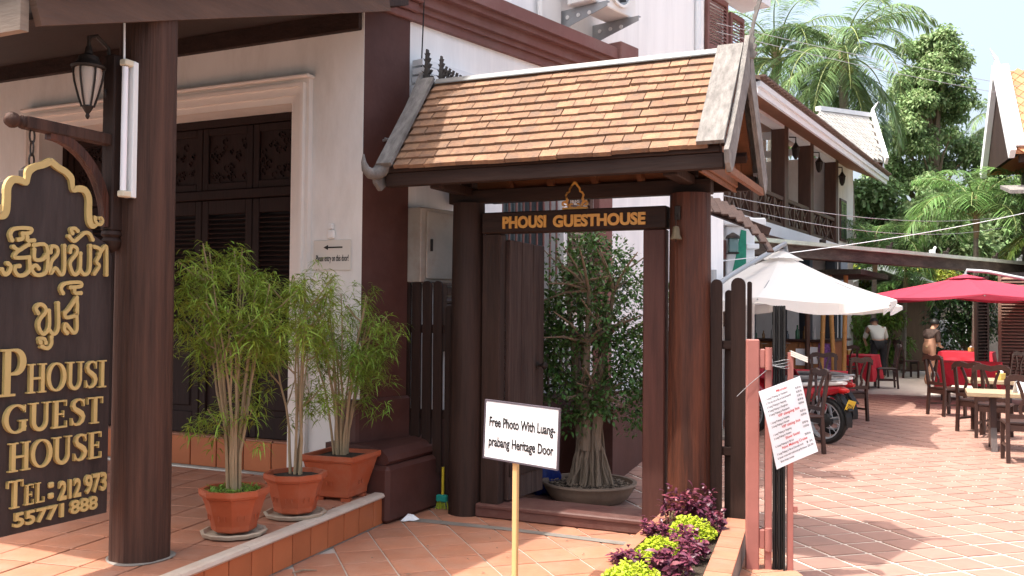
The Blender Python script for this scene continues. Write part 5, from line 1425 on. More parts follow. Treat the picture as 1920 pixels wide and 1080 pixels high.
# annexe at the near end of the balcony house: white pier with green motif, shutter, small tiled canopy
an = thing('annexe', 'white annexe pier with painted green motif and brown shutter right of the gate', 'building', (3.3, 14.6, YZ))
IA = TH[an].inverted()
def wpart(mb, name, m, par, sm=False):
    o = mb.build(name, m, par, sm); o.data.transform(TH[par].inverted()); return o
wpart(MB().box(3.35, 3.80, 14.6, 15.0, YZ, 2.98, .02), 'pier', WHITEP, an)
wpart(MB().box(3.28, 3.95, 14.5, 15.1, 2.98, 3.10, .02).box(3.66, 3.86, 14.56, 15.02, 2.62, 2.70, .01), 'pier_capital', WHITEP, an)
wpart(MB().slab([(3.42, 2.15), (3.66, 2.15), (3.66, 2.9), (3.58, 2.92), (3.50, 2.5)], 14.585, 14.6), 'green_motif', GREEN, an)
wpart(MB().box(2.75, 3.35, 14.7, 14.9, YZ, 2.75), 'wall', WALLB, an)
wpart(MB().box(3.02, 3.34, 14.64, 14.7, 1.4, 2.42), 'shutter', TEAK, an)
for k in range(16): wpart(MB().hexa([(3.05, 14.62, 1.45 + k * .058), (3.31, 14.62, 1.45 + k * .058), (3.31, 14.65, 1.48 + k * .058), (3.05, 14.65, 1.48 + k * .058), (3.05, 14.62, 1.46 + k * .058), (3.31, 14.62, 1.46 + k * .058), (3.31, 14.65, 1.49 + k * .058), (3.05, 14.65, 1.49 + k * .058)]), 'slat', TEAK, an)
wpart(MB().box(3.0, 3.34, 14.55, 14.7, 2.46, 2.75), 'maroon_panel', MAROON2, an)
cn_ = thing('canopy', 'small dark scalloped tile canopy seen past the right gate post', 'canopy', (2.2, 9.6, 2.2))
q = MB()
for k in range(9):
    x = 1.95 + k * .075; zt = 2.76 - .006 * k * k
    q.M = Matrix.Translation((x, 9.5, zt)) @ Matrix.Rotation(R(28), 4, 'X')
    q.box(-.034, .034, -.34, .1, -.012, .012, .005)
q.M = None
wpart(q, 'tiles', mat('dark_canopy_tile', (.05, .028, .022), .7, .3, 8, bump=.3), cn_); cn_.children[0]['kind'] = 'stuff'
wpart(MB().bar((1.9, 9.62, 2.72), (2.65, 9.62, 2.45), .08, .08), 'support_beam', DARKWOOD, cn_)
wpart(MB().bar((1.93, 9.6, 2.7), (1.93, 9.9, YZ), .07, .07), 'support_post', DARKWOOD, cn_)
sl_ = thing('street_lantern', 'small green glazed lantern on the annexe wall right of the gate', 'lantern', (3.42, 14.45, 2.55))
MB().box(-.07, .07, -.07, .07, 0, .22, .01).build('glass', mat('green_tint_glass', (.12, .2, .2), .2, .1, 4, bump=0, spec=.6), sl_)
MB().lathe([(.12, .22), (.1, .26), (.02, .31)], 8).build('cap', IRON, sl_); MB().box(-.08, .08, -.08, .08, -.02, 0).build('base', IRON, sl_)

# long awning beam across the yard
aw = thing('awning_beam', 'long dark awning beam with pale tarpaulin edge spanning the courtyard', 'awning', (3.9, 15.5, 2.7))
a_, b_ = Vector((3.75, 15.9, 2.74)), Vector((12.9, 23.2, 2.74))
wpart(MB().bar(a_, b_, .30, .22), 'timber_casing', mat('dark_awning_timber', (.05, .04, .033), .8, .4, 2, stretch=(2, 2, 8), bump=.4, bscale=10, stain=(.16, .14, .11), stain_amt=.6), aw)
off = Vector((.25, -.31, 0)).normalized() * .05
wpart(MB().bar(a_ + off + Vector((0, 0, .145)), b_ + off + Vector((0, 0, .145)), .40, .07), 'tarpaulin_edge', TARP, aw)
for t in (.22, .42, .57, .62, .82, .93):
    p = a_.lerp(b_, t) + off * 1.5 + Vector((0, 0, .2))
    wpart(MB().box(p.x - .05, p.x + .05, p.y - .05, p.y + .05, p.z - .06, p.z + .07, .01).bar(p, p + Vector((.08, .02, .14)), .04, .04), 'clamp', WHITEP if t in (.57, .93) else IRON, aw)
for t in (1.0,):
    p = a_.lerp(b_, t); wpart(MB().bar((p.x, p.y, YZ), (p.x, p.y, 2.63), .1, .1), 'support_post', DARKIN, aw)

# ------------------------------------------------------------------ parasols
def parasol(name, label, centre, deg, hu, hv, ze, zp, m, arm_pts, mast, valance=.12, sagd=.10):
    t = thing(name, label, 'parasol', (centre[0], centre[1], YZ), -R(deg), 'courtyard parasols')
    zt, zo = zp - YZ, ze - YZ
    ctrl = []
    for (sx, sy) in ((-1, -1), (0, -1), (1, -1), (1, 0), (1, 1), (0, 1), (-1, 1), (-1, 0)):
        ctrl.append((sx * hu, sy * hv, zo + (.05 if 0 in (sx, sy) else -.02)))
    rim = []
    for i in range(8):
        p, q_ = Vector(ctrl[i]), Vector(ctrl[(i + 1) % 8])
        for k in range(6):
            f_ = k / 6; r_ = p.lerp(q_, f_); s = math.sin(math.pi * f_)
            r_.x *= 1 - .085 * s; r_.y *= 1 - .085 * s; r_.z -= .03 * s
            rim.append(r_)
    n = len(rim); v = []; f = []
    top = Vector((0, 0, zt))
    NRr = 6
    for j in range(NRr + 1):
        u_ = .09 + (1 - .09) * j / NRr
        for r_ in rim:
            p = top.lerp(r_, u_); p.z -= .0 + sagd * math.sin(math.pi * min(1, u_)) * .6
            v.append(p)
    for j in range(NRr):
        for i in range(n): f.append((j * n + i, j * n + (i + 1) % n, (j + 1) * n + (i + 1) % n, (j + 1) * n + i))
    base = len(v)
    for i, r_ in enumerate(rim): v.append((r_.x, r_.y, r_.z - valance * (.35 + .65 * math.sin(math.pi * (i % 6) / 6) if True else 1)))
    for i in range(n): f.append((NRr * n + i, NRr * n + (i + 1) % n, base + (i + 1) % n, base + i))
    q = MB().add(v, f)
    can = q.build('canopy', m, t)
    cap = MB()
    cv = [(0, 0, zt + .05)] + [tuple(top.lerp(rim[i * 6], .17) + Vector((0, 0, .03))) for i in range(8)]
    cap.add(cv, [(0, 1 + i, 1 + (i + 1) % 8) for i in range(8)]); cap.build('vent_cap', m, can)
    for i in range(8):
        MB().tube([(0, 0, zt - .12), tuple(Vector(ctrl[i]) + Vector((0, 0, -.03)))], .012, 6).build('rib', STEEL, t)
    MB().lathe([(.05, -.3), (.06, -.05), (.05, .05)], 10, (0, 0, zt)).build('hub', STEEL, t)
    inv = TH[t].inverted()
    MB().tube([tuple(inv @ Vector(p)) for p in arm_pts], .035, 10).build('arm', STEEL, t, True)
    MB().tube([tuple(inv @ Vector((mast[0], mast[1], YZ))), tuple(inv @ Vector(mast))], .045, 10).build('mast', STEEL, t, True)
    mb = inv @ Vector((mast[0], mast[1], YZ)); MB().box(mb.x - .4, mb.x + .4, mb.y - .4, mb.y + .4, 0, .06, .01).build('base_slab', CEMENT, t)
    return t
parasol('parasol', 'large white canvas cantilever parasol beyond the right hand pickets', (4.05, 14.0), 24.7, 1.6, 2.05, 1.77, 2.52, CANVASW, [(2.75, 12.75, 1.95), (3.05, 13.0, 2.14), (4.08, 13.95, 2.66), (4.12, 14.0, 2.5)], (2.75, 12.75, 2.2), valance=.16)
parasol('parasol', 'red canvas cantilever parasol over the tables at right', (8.55, 17.6), 16, 1.75, 1.75, 1.93, 2.34, CANVASR, [(8.55, 17.6, 2.36), (8.58, 17.6, 2.46), (8.9, 17.45, 2.43), (9.5, 17.1, 2.27), (10.3, 16.8, 1.9)], (10.3, 16.8, 2.0), valance=.05, sagd=.0)

# ------------------------------------------------------------------ tables and chairs
def make_chair():
    t = thing('dining_chair', '', 'chair', (0, 0, 0), 0, 'dark wooden dining chairs')
    MB().box(-.22, .22, -.21, .22, .43, .462, .012).build('seat', CHAIRW, t)
    for x in (-.19, .19):
        MB().bar((x, .19, 0), (x, .19, .43), .042, .042, up=(0, 1, 0)).build('leg', CHAIRW, t)
        q = MB(); q.bar((x, -.23, 0), (x, -.20, .45), .042, .042, up=(0, 1, 0)); q.bar((x, -.20, .45), (x * 1.04, -.28, .98), .042, .036, up=(0, 1, 0)); q.build('back_post', CHAIRW, t)
        MB().box(x - .012, x + .012, -.19, .18, .17, .2).build('stretcher', CHAIRW, t)
    MB().box(-.18, .18, .175, .2, .36, .43).build('apron', CHAIRW, t)
    MB().box(-.18, .18, -.21, -.185, .36, .43).build('apron', CHAIRW, t)
    q = MB()
    pts = [(-.235, .95), (-.18, 1.0), (-.1, 1.01), (0, .985), (.1, 1.01), (.18, 1.0), (.235, .95)]
    for i in range(6):
        (xa, za), (xb, zb) = pts[i], pts[i + 1]
        q.hexa([(xa, -.30, za - .075), (xb, -.30, zb - .075), (xb, -.265, zb - .075), (xa, -.265, za - .075), (xa, -.305, za), (xb, -.305, zb), (xb, -.27, zb), (xa, -.27, za)])
    q.build('top_rail', CHAIRW, t)
    q = MB()
    for s_ in (-1, 1):
        sp = [(s_ * .05, .52), (s_ * .075, .62), (s_ * .035, .72), (s_ * .06, .82), (s_ * .10, .93)]
        for i in range(4):
            (xa, za), (xb, zb) = sp[i], sp[i + 1]
            q.bar((xa, -.205 - (za - .45) * .15, za), (xb, -.205 - (zb - .45) * .15, zb), .035, .02, up=(0, 1, 0))
    q.bar((-.19, -.215, .53), (.19, -.215, .53), .03, .05)
    q.build('splat', CHAIRW, t)
    return t
proto = make_chair()
chairs = [
 (5.87, 10.72, -20, 'dark chair nearest the camera at the right edge, beside the nearer plank table'),
 (6.62, 12.82, -35, 'dark chair between the two plank topped tables at right'),
 (6.72, 13.45, -55, 'dark chair at the left end of the farther plank table'),
 (7.28, 15.62, -75, 'reddish dark chair left of the near red clothed table on the right'),
 (9.45, 17.8, 20, 'dark chair tucked at the front of the near red clothed table on the right'),
 (8.55, 21.35, 78, 'dark chair right of the far red clothed table, near the man'),
 (7.35, 20.55, -10, 'dark chair at the front of the far red clothed table'),
 (9.95, 25.4, 80, 'black chair at the edge of the sunlit floor, right of the man'),
 (10.6, 25.0, -85, 'black chair behind the walking person'),
 (5.30, 14.75, 25, 'dark chair standing behind the parked motorbikes'),
 (3.47, 11.3, 100, 'dark chair beside the red motorbike, behind the price list'),
 (5.35, 15.9, 170, 'black chair on the far side of the low red table by the bar'),
]
for i, (x, y, rz, lab) in enumerate(chairs):
    o = proto if i == 0 else copy_tree(proto)
    o.location = (x, y, YZ + .001); o.rotation_euler = (0, 0, R(rz)); o['label'] = lab

def cloth_table(label, x, y, rz, s=.5, h=.74, drop=.42):
    t = thing('clothed_table', label, 'table', (x, y, YZ), R(rz), 'tables under red cloths')
    MB().box(-s, s, -s, s, h - .03, h).build('tabletop', CHAIRW, t)
    for sx in (-1, 1):
        for sy in (-1, 1): MB().box(sx * (s - .07) - .03, sx * (s - .07) + .03, sy * (s - .07) - .03, sy * (s - .07) + .03, 0, h - .03).build('leg', CHAIRW, t)
    c = tag(mesh_obj('tablecloth', None) if False else MB().build('tablecloth', REDCLOTH), 'red cloth on the ' + label.split(' ', 1)[1], 'tablecloth', 'red tablecloths')
    n = 40; v = []; f = []
    ring = []
    for i in range(n):
        a = 2 * math.pi * i / n
        d_ = max(abs(math.cos(a)), abs(math.sin(a)))
        ring.append((math.cos(a) / d_, math.sin(a) / d_, abs(abs(math.cos(a)) - abs(math.sin(a))) < .35, a))
    k = s + .012
    lev = [(0.0, 0.008), (.35, .0), (.7, 0), (1.0, 0)]
    for i, (cx_, cy_, cor, a) in enumerate(ring):
        fold = .02 * math.sin(a * 9)
        dd = drop * (1.35 if cor else 1.0)
        v += [(cx_ * k, cy_ * k, h + .006), (cx_ * (k + .02) + fold * .3, cy_ * (k + .02) + fold * .3, h - dd * .3), (cx_ * (k + .05) + fold * cx_, cy_ * (k + .05) + fold * cy_, h - dd * .7), (cx_ * (k + .06) + 1.5 * fold * cx_, cy_ * (k + .06) + 1.5 * fold * cy_, h - dd)]
    for i in range(n):
        j = (i + 1) % n
        for q_ in range(3): f.append((i * 4 + q_, j * 4 + q_, j * 4 + q_ + 1, i * 4 + q_ + 1))
    v.append((0, 0, h + .006)); f += [(len(v) - 1, j * 4, i * 4) for i, j in [(i, (i + 1) % n) for i in range(n)]]
    me = bpy.data.meshes.new('tablecloth'); me.from_pydata(v, [], f); me.materials.append(REDCLOTH); me.update()
    c.data = me; c.location = (x, y, YZ); c.rotation_euler = (0, 0, R(rz))
    return t
cloth_table('far red clothed table in front of the man', 7.85, 21.6, -31, .52)
cloth_table('near red clothed table under the red parasol', 9.08, 18.5, -31, .52)
cloth_table('farther red clothed table by the dark hedge', 11.7, 24.0, -31, .6)
cloth_table('low red clothed table between the bar and the motorbikes', 4.75, 15.0, -31, .55)
def plank_table(label, x, y, rz, L_=1.5, W_=.75, h=.72):
    t = thing('plank_table', label, 'table', (x, y, YZ), R(rz), 'plank topped tables')
    for k in range(5): MB().box(-L_ / 2, L_ / 2, -W_ / 2 + k * W_ / 5, -W_ / 2 + (k + 1) * W_ / 5 - .006, h - .05, h, .004).build('plank', TOPWOOD, t)
    for x_ in (-L_ * .3, L_ * .3):
        MB().slabx([(-.32, 0), (-.16, .28), (-.14, h - .05), (.14, h - .05), (.16, .28), (.32, 0), (.2, 0), (.0, .1), (-.2, 0)], x_ - .035, x_ + .035).build('slab_leg', CHAIRW, t)
    MB().box(-L_ * .3 + .035, L_ * .3 - .035, -.03, .03, .25, .36).build('stretcher', CHAIRW, t)
    return t
plank_table('nearer plank topped table with slab legs at the right edge', 6.45, 11.55, -24)
plank_table('farther plank topped table with slab legs at right', 7.55, 13.75, -24)
def napkin(label, x, y, z):
    t = thing('napkin_box', label, 'napkin box', (x, y, z), .3, 'napkin boxes on the tables')
    MB().box(-.05, .05, -.05, .05, 0, .1, .005).build('box', mat('yellow_napkin_box', (.5, .36, .1), .6, .1, 5, bump=0), t)
    MB().lathe([(.03, .1), (.035, .12), (.01, .15)], 8).build('tissue', PAPER, t)
napkin('yellow napkin box with tissue on the farther plank table', 7.2, 13.75, YZ + .721)
napkin('yellow napkin holder on the far red clothed table', 7.75, 21.5, YZ + .75)
napkin('yellow napkin box on the farther red table by the hedge', 11.75, 23.9, YZ + .75)
mc = thing('menu_card', 'white folded menu card on the nearer plank table', 'menu', (6.25, 11.5, YZ + .721), .2)
MB().hexa([(-.06, -.05, 0), (.06, -.05, 0), (.06, -.047, 0), (-.06, -.047, 0), (-.06, -.004, .16), (.06, -.004, .16), (.06, .0, .16), (-.06, .0, .16)]).hexa([(-.06, .05, 0), (.06, .05, 0), (.06, .053, 0), (-.06, .053, 0), (-.06, .002, .16), (.06, .002, .16), (.06, .005, .16), (-.06, .005, .16)]).build('card', PAPER, mc)

# ------------------------------------------------------------------ bar with bamboo posts
bar = thing('bar_counter', 'wooden bar counter under bamboo posts beyond the white parasol', 'bar', (6.0, 19.5, YZ), -R(31))
for k in range(6): MB().box(-1.0 + k * .27, -.74 + k * .27, -.35, -.32, 0, 1.1, .006).build('front_board', BARWOOD, bar)
MB().box(.60, .63, -.32, 1.6, 0, 1.1).box(-1.0, .6, -.32, -.2, 0, 1.1).build('carcass', BARWOOD, bar)
MB().box(-1.05, .72, -.42, .1, 1.1, 1.15, .01).box(.35, .72, .1, 1.7, 1.1, 1.15, .01).build('counter_top', CHAIRW, bar)
for x, m in ((-.35, TEAK), (.28, TEAK)): MB().tube([(x, -.45, 0), (x, -.45, 2.6)], .05, 10).build('post', m, bar, True)
for x, y, l in ((.55, -.5, .08), (.82, -.42, -.12), (.95, -.3, .05)):
    q = MB(); q.tube([(x, y, 0), (x + l, y, 2.5)], .045, 10); b1 = q.build('bamboo_post', BAMBOO, bar, True)
    for k in range(7): MB().lathe([(.048, 0), (.053, .012), (.048, .024)], 10, (x + l * (k + .5) / 7, y, .3 + k * .33)).build('node', BAMBOO, b1)
MB().box(-1.6, 1.4, -.9, 2.2, 2.45, 2.55).build('roof', mat('dark_thatch', (.04, .035, .025), .95, .5, 20, bump=.8), bar)
for k, (x, z) in enumerate(((.12, .62), (.36, .66))):
    o = MB().box(-.1, .1, -.003, 0, 0, .34).build('notice_sheet', PAPER); o.location = TH[bar] @ Vector((x, -.352, z)); o.rotation_euler = (0, 0, -R(31))
    tag(o, ['left white paper sheet on the bar front', 'right white paper sheet on the bar front'][k], 'paper')
o = MB().box(0, .24, -.012, 0, 0, .72, .003).build('patterned_cloth', PURPLEC); o.location = TH[bar] @ Vector((.48, -.353, .36)); o.rotation_euler = (0, 0, -R(31))
tag(o, 'purple and white patterned cloth hanging at the bar end', 'cloth')
random.seed(4)
bc = [mat('bottle_glass_%d' % i, c, .2, .1, 5, bump=0, spec=.6) for i, c in enumerate(((.03, .12, .05), (.2, .09, .02), (.5, .5, .48), (.4, .05, .04), (.04, .05, .06)))]
bl = ['dark green bottle', 'amber bottle', 'clear white bottle', 'small red bottle', 'black bottle']
for k in range(9):
    h = random.uniform(.14, .3); r_ = random.uniform(.03, .05)
    o = MB().lathe([(r_, 0), (r_, h * .55), (r_ * .4, h * .75), (r_ * .4, h)], 10).build('bottle', bc[k % 5], None, True)
    o.location = TH[bar] @ Vector((-.85 + k * .17, -.2 + random.uniform(-.12, .12), 1.151))
    tag(o, bl[k % 5] + ' standing on the bar counter, ' + ['at its left end', 'second from the left', 'third from the left', 'fourth from the left', 'in the middle', 'just right of the middle', 'third from the bamboo posts', 'second from the bamboo posts', 'nearest the bamboo posts'][k], 'bottle', 'bottles on the bar')
pp = thing('blue_grey_pillar', 'blue grey square pillar beside the dark opening beyond the bar', 'pillar', (8.3, 23.4, YZ))
MB().box(-.09, .09, -.09, .09, 0, 3.0, .01).build('shaft', mat('blue_grey_paint', (.22, .27, .31), .6, .1, 3), pp); MB().box(-.13, .13, -.13, .13, 0, .2, .01).build('base', CEMENT, pp)

# ------------------------------------------------------------------ motorbikes
def wheel(parent, x, y=0):
    tyre = MB(); n = 30
    prof = [(.235, -.035), (.27, -.045), (.295, -.03), (.30, 0), (.295, .03), (.27, .045), (.235, .035)]
    tyre.M = Matrix.Translation((x, y, .30)) @ Matrix.Rotation(R(90), 4, 'X')
    tyre.lathe(prof + [prof[0]], n, closed=False)
    t_ = tyre.build('wheel', BLACK, parent, True)
    rim = MB(); rim.M = tyre.M; rim.lathe([(.215, -.03), (.236, -.034), (.236, .034), (.215, .03), (.215, -.03)], n, closed=False); rim.build('rim', STEEL, t_, True)
    hb = MB(); hb.M = tyre.M; hb.lathe([(.02, -.07), (.055, -.05), (.09, -.035), (.09, .035), (.055, .05), (.02, .07)], 18); hb.build('hub', BLACK, t_, True)
    for k in range(12):
        a = 2 * math.pi * k / 12; s_ = .03 if k % 2 else -.03
        MB().tube([(x + .05 * math.cos(a), y + s_, .30 + .05 * math.sin(a)), (x + .217 * math.cos(a + .2), y + s_ * .2, .30 + .217 * math.sin(a + .2))], .004, 5).build('spoke', STEEL, t_)
def loft(mb, secs, n=14):                      # superellipse sections along x: (x, z centre, half width, half height)
    v = []
    for x, z, w_, h in secs:
        for k in range(n):
            a = 2 * math.pi * k / n; c, s_ = math.cos(a), math.sin(a)
            v.append((x, w_ * math.copysign(abs(c) ** .7, c), z + h * math.copysign(abs(s_) ** .7, s_)))
    f = [(i * n + k, i * n + (k + 1) % n, (i + 1) * n + (k + 1) % n, (i + 1) * n + k) for i in range(len(secs) - 1) for k in range(n)]
    f += [tuple(range(n))[::-1], tuple((len(secs) - 1) * n + k for k in range(n))]
    mb.add(v, f); return mb
def motorbike(label, loc, rz, paint, plate=True):
    t = thing('motorbike', label, 'motorbike', loc, rz, 'motorbikes parked in the yard')
    wheel(t, -.6); wheel(t, .6)
    loft(MB(), [(-.86, .72, .05, .03), (-.75, .70, .09, .06), (-.5, .66, .115, .085), (-.25, .60, .11, .09), (0, .52, .09, .10), (.15, .45, .08, .09)]).build('tail_fairing', paint, t, True)
    loft(MB(), [(-.88, .795, .055, .02), (-.72, .785, .10, .035), (-.45, .765, .125, .04), (-.2, .73, .10, .04)]).build('side_panel', WHITEG, t, True)
    loft(MB(), [(-.80, .83, .09, .02), (-.6, .835, .13, .035), (-.3, .82, .135, .04), (0, .80, .12, .045), (.18, .77, .08, .035)]).build('seat', SEATM, t, True)
    loft(MB(), [(.2, .45, .10, .10), (.38, .62, .17, .16), (.46, .8, .15, .16), (.5, .95, .08, .07)]).build('leg_shield', paint, t, True)
    loft(MB(), [(.40, 1.0, .13, .05), (.5, 1.02, .12, .07), (.6, .98, .06, .05)]).build('headlamp_cowl', WHITEG, t, True)
    loft(MB(), [(-.25, .33, .12, .09), (0, .32, .14, .12), (.2, .34, .1, .1)]).build('engine', IRON, t, True)
    q = MB().tube([(.42, -.32, 1.04), (.42, -.12, 1.08), (.42, .12, 1.08), (.42, .32, 1.04)], .014, 8); q.build('handlebar', IRON, t, True)
    for s_ in (-1, 1):
        MB().tube([(.44, s_ * .06, .85), (.60, s_ * .06, .30)], .02, 8).build('fork', STEEL, t, True)
        MB().tube([(-.55, s_ * .11, .62), (-.62, s_ * .10, .32)], .02, 8).build('shock', STEEL, t, True)
        MB().tube([(.40, s_ * .2, 1.08), (.36, s_ * .28, 1.2)], .006, 6).build('mirror_stem', IRON, t)
        MB().lathe([(.01, -.006), (.055, 0), (.01, .006)], 12, (.36, s_ * .28, 1.23)).build('mirror', IRON, t)
    MB().tube([(.1, -.14, .22), (-.3, -.15, .24), (-.75, -.16, .32)], [.025, .03, .045], 10).build('exhaust', STEEL, t, True)
    q = MB(); ar_ = [(-.6 + .345 * math.cos(a), .30 + .345 * math.sin(a)) for a in [R(60 + 130 * i / 12) for i in range(13)]]
    q.ribbon(ar_, .012, -.06, .06); q.build('rear_mudguard', BLACK, t)
    q = MB(); ar_ = [(.6 + .34 * math.cos(a), .30 + .34 * math.sin(a)) for a in [R(30 + 130 * i / 12) for i in range(13)]]
    q.ribbon(ar_, .012, -.06, .06); q.build('front_mudguard', paint, t)
    loft(MB(), [(-.93, .70, .03, .02), (-.89, .70, .07, .035), (-.84, .70, .075, .04)]).build('tail_light', REDTAIL, t, True)
    q = MB().tube([(-.55, .14, .80), (-.85, .12, .83), (-.92, 0, .84), (-.85, -.12, .83), (-.55, -.14, .80)], .013, 8); q.build('grab_rail', STEEL, t, True)
    q = MB().bar((-.8, 0, .66), (-.97, 0, .45), .1, .012, up=(1, 0, 0)); q.build('plate_bracket', BLACK, t)
    if plate:
        q = MB(); q.M = Matrix.Translation((-.96, 0, .52)) @ Matrix.Rotation(R(-18), 4, 'Y') @ Matrix.Rotation(R(12), 4, 'X'); q.box(-.004, .004, -.09, .09, -.065, .065, .002); pn = q.build('number_plate', YELLOW, t)
        q2 = MB(); put_text(q2, '7216', -.07, .07, -.045, .06, 0, .002, .01)
        Mx = q.M @ Matrix.Translation((-.005, 0, 0)) @ Matrix.Rotation(R(-90), 4, 'Z')
        q2.v = [tuple(Mx @ Vector(p)) for p in q2.v]; q2.build('plate_digits', INK, pn)
    q = MB(); put_text(q, 'WAVE', -.62, -.30, .63, .05, -.122, .003, .01); q.build('side_lettering', WHITEG, t)
    return t
motorbike('red and white motorbike with yellow number plate, its rear wheel showing past the price list', (3.69, 12.53, YZ), R(127), REDP)
motorbike('second motorbike with grey seat parked behind the red one', (4.12, 13.5, YZ), R(127), mat('dark_red_motorbike_paint', (.22, .012, .02), .3, .05, 4, bump=0, coat=.6), False)
jk = thing('draped_jacket', 'dark red cloth draped over the nearer motorbike seat', 'jacket', (3.55, 12.75, .80), R(127))
q = MB()
for i in range(13):
    pass
nx_, ny_ = 16, 10
vs = []
for j in range(ny_ + 1):
    for i in range(nx_ + 1):
        s_, t_ = i / nx_ - .5, j / ny_ - .5
        vs.append((s_ * .62 + t_ * .1, t_ * .45, .09 * math.cos(t_ * 3.2) - .14 * abs(t_) ** 1.2 + .018 * math.sin(11 * s_ + 5 * t_) + .012 * math.sin(19 * t_ - 9 * s_)))
q.add(vs, [(j * (nx_ + 1) + i, j * (nx_ + 1) + i + 1, (j + 1) * (nx_ + 1) + i + 1, (j + 1) * (nx_ + 1) + i) for j in range(ny_) for i in range(nx_)])
o = q.build('cloth', mat('dark_red_fabric', (.28, .015, .03), .85, .3, 9, bump=.3), jk, True)
sm = o.modifiers.new('thickness', 'SOLIDIFY'); sm.thickness = .012

# ------------------------------------------------------------------ people
def skin(name, joints, edges, material, parent, sub=2, root=0):
    me = bpy.data.meshes.new(name)
    me.from_pydata([j[0] for j in joints], edges, [])
    ob = bpy.data.objects.new(name, me); COL.objects.link(ob)
    md = ob.modifiers.new('s', 'SKIN'); md.use_smooth_shade = True
    ss = ob.modifiers.new('d', 'SUBSURF'); ss.levels = sub; ss.render_levels = sub
    for i, sv in enumerate(me.skin_vertices[0].data):
        r_ = joints[i][1]; sv.radius = r_ if isinstance(r_, tuple) else (r_, r_); sv.use_root = (i == root)
    dg = bpy.context.evaluated_depsgraph_get(); dg.update()
    m2 = bpy.data.meshes.new_from_object(ob.evaluated_get(dg))
    bpy.data.objects.remove(ob); bpy.data.meshes.remove(me)
    m2.materials.clear(); m2.materials.append(material)
    m2.polygons.foreach_set('use_smooth', [True] * len(m2.polygons))
    return mesh_obj(name, m2, parent)
def head_mesh(parent, c, tilt, face_dir):
    pass
def person(label, loc, rz, P, cloth):
    t = thing('person', label, 'person', loc, rz)
    J, Ed = [], []
    ix = {}
    def add(n, p, r_, frm=None):
        ix[n] = len(J); J.append((p, r_))
        if frm: Ed.append((ix[frm], ix[n]))
    add('pelvis', P['pelvis'], .13)
    add('waist', P['waist'], .12, 'pelvis'); add('chest', P['chest'], .15, 'waist'); add('neckb', P['neckb'], .07, 'chest'); add('neck', P['neck'], .052, 'neckb')
    add('jaw', P['jaw'], (.068, .075), 'neck'); add('skull', P['skull'], (.082, .095), 'jaw'); add('crown', P['crown'], .05, 'skull')
    for s_ in ('l', 'r'):
        add('sh' + s_, P['sh' + s_], .065, 'chest'); add('el' + s_, P['el' + s_], .042, 'sh' + s_); add('wr' + s_, P['wr' + s_], .028, 'el' + s_); add('pa' + s_, P['pa' + s_], (.036, .018), 'wr' + s_)
        d_ = (Vector(P['pa' + s_]) - Vector(P['wr' + s_])).normalized()
        sd = d_.cross(Vector((0, 0, 1))).normalized()
        for k in range(4):
            b0 = Vector(P['pa' + s_]) + sd * (.014 * (k - 1.5)) + d_ * .02
            add('f%d%s' % (k, s_), tuple(b0 + d_ * .03), .009, 'pa' + s_); add('g%d%s' % (k, s_), tuple(b0 + d_ * (.062 + .008 * (k in (1, 2))) + Vector((0, 0, -.012))), .007, 'f%d%s' % (k, s_))
        add('t0' + s_, tuple(Vector(P['wr' + s_]) + d_ * .03 + sd * (.035 if s_ == 'l' else -.035)), .011, 'wr' + s_)
        add('t1' + s_, tuple(Vector(P['wr' + s_]) + d_ * .06 + sd * (.05 if s_ == 'l' else -.05)), .008, 't0' + s_)
        add('hp' + s_, P['hp' + s_], .105, 'pelvis'); add('kn' + s_, P['kn' + s_], .062, 'hp' + s_); add('cf' + s_, P['cf' + s_], .058, 'kn' + s_); add('an' + s_, P['an' + s_], .038, 'cf' + s_); add('to' + s_, P['to' + s_], (.045, .025), 'an' + s_)
    body = skin('body', J, Ed, SKIN, t)
    # face details
    c = Vector(P['skull']); j = Vector(P['jaw']); upv = (c - j).normalized(); fw = Vector(P['face']).normalized(); rt = fw.cross(upv).normalized()
    q = MB()
    nz = c - upv * .03 + fw * .088
    q.hexa([nz - rt * .014 - upv * .02, nz + rt * .014 - upv * .02, nz + rt * .008 + upv * .03, nz - rt * .008 + upv * .03] + [nz - rt * .008 - upv * .018 + fw * .022, nz + rt * .008 - upv * .018 + fw * .022, nz + rt * .004 + upv * .03 + fw * .006, nz - rt * .004 + upv * .03 + fw * .006])
    q.build('nose', SKIN, t)
    for s_ in (-1, 1):
        e = MB().lathe([(.004, -.009), (.011, -.004), (.011, .004), (.004, .009)], 8, tuple(c + rt * s_ * .032 + fw * .086)); e.build('eye', HAIR, t)
        e = MB().lathe([(.006, -.03), (.02, -.01), (.022, .012), (.008, .03)], 8, tuple(c + rt * s_ * .085 - upv * .01)); e.build('ear', SKIN, t, True)
    m_ = c - upv * .075 + fw * .076
    MB().bar(m_ - rt * .022, m_ + rt * .022, .008, .008).build('mouth', mat('lips', (.25, .08, .07), .5, .05, 4, bump=0), t)
    hm = MB(); n1, n2 = 16, 8
    hv, hf = [], []
    for i in range(n2 + 1):
        ph = math.pi * .62 * i / n2
        for k in range(n1):
            a = 2 * math.pi * k / n1
            dirv = rt * (math.sin(ph) * math.cos(a)) + fw * (math.sin(ph) * math.sin(a)) + upv * math.cos(ph)
            cut = 1.0 if dirv.dot(fw) < .45 else .86
            hv.append(c + upv * .015 - fw * .012 + dirv * (.108 * cut + .004 * math.sin(9 * a + 3 * i)))
    hf = [(i * n1 + k, i * n1 + (k + 1) % n1, (i + 1) * n1 + (k + 1) % n1, (i + 1) * n1 + k) for i in range(n2) for k in range(n1)]
    hm.add(hv, hf); hm.build('hair', HAIR, t, True)
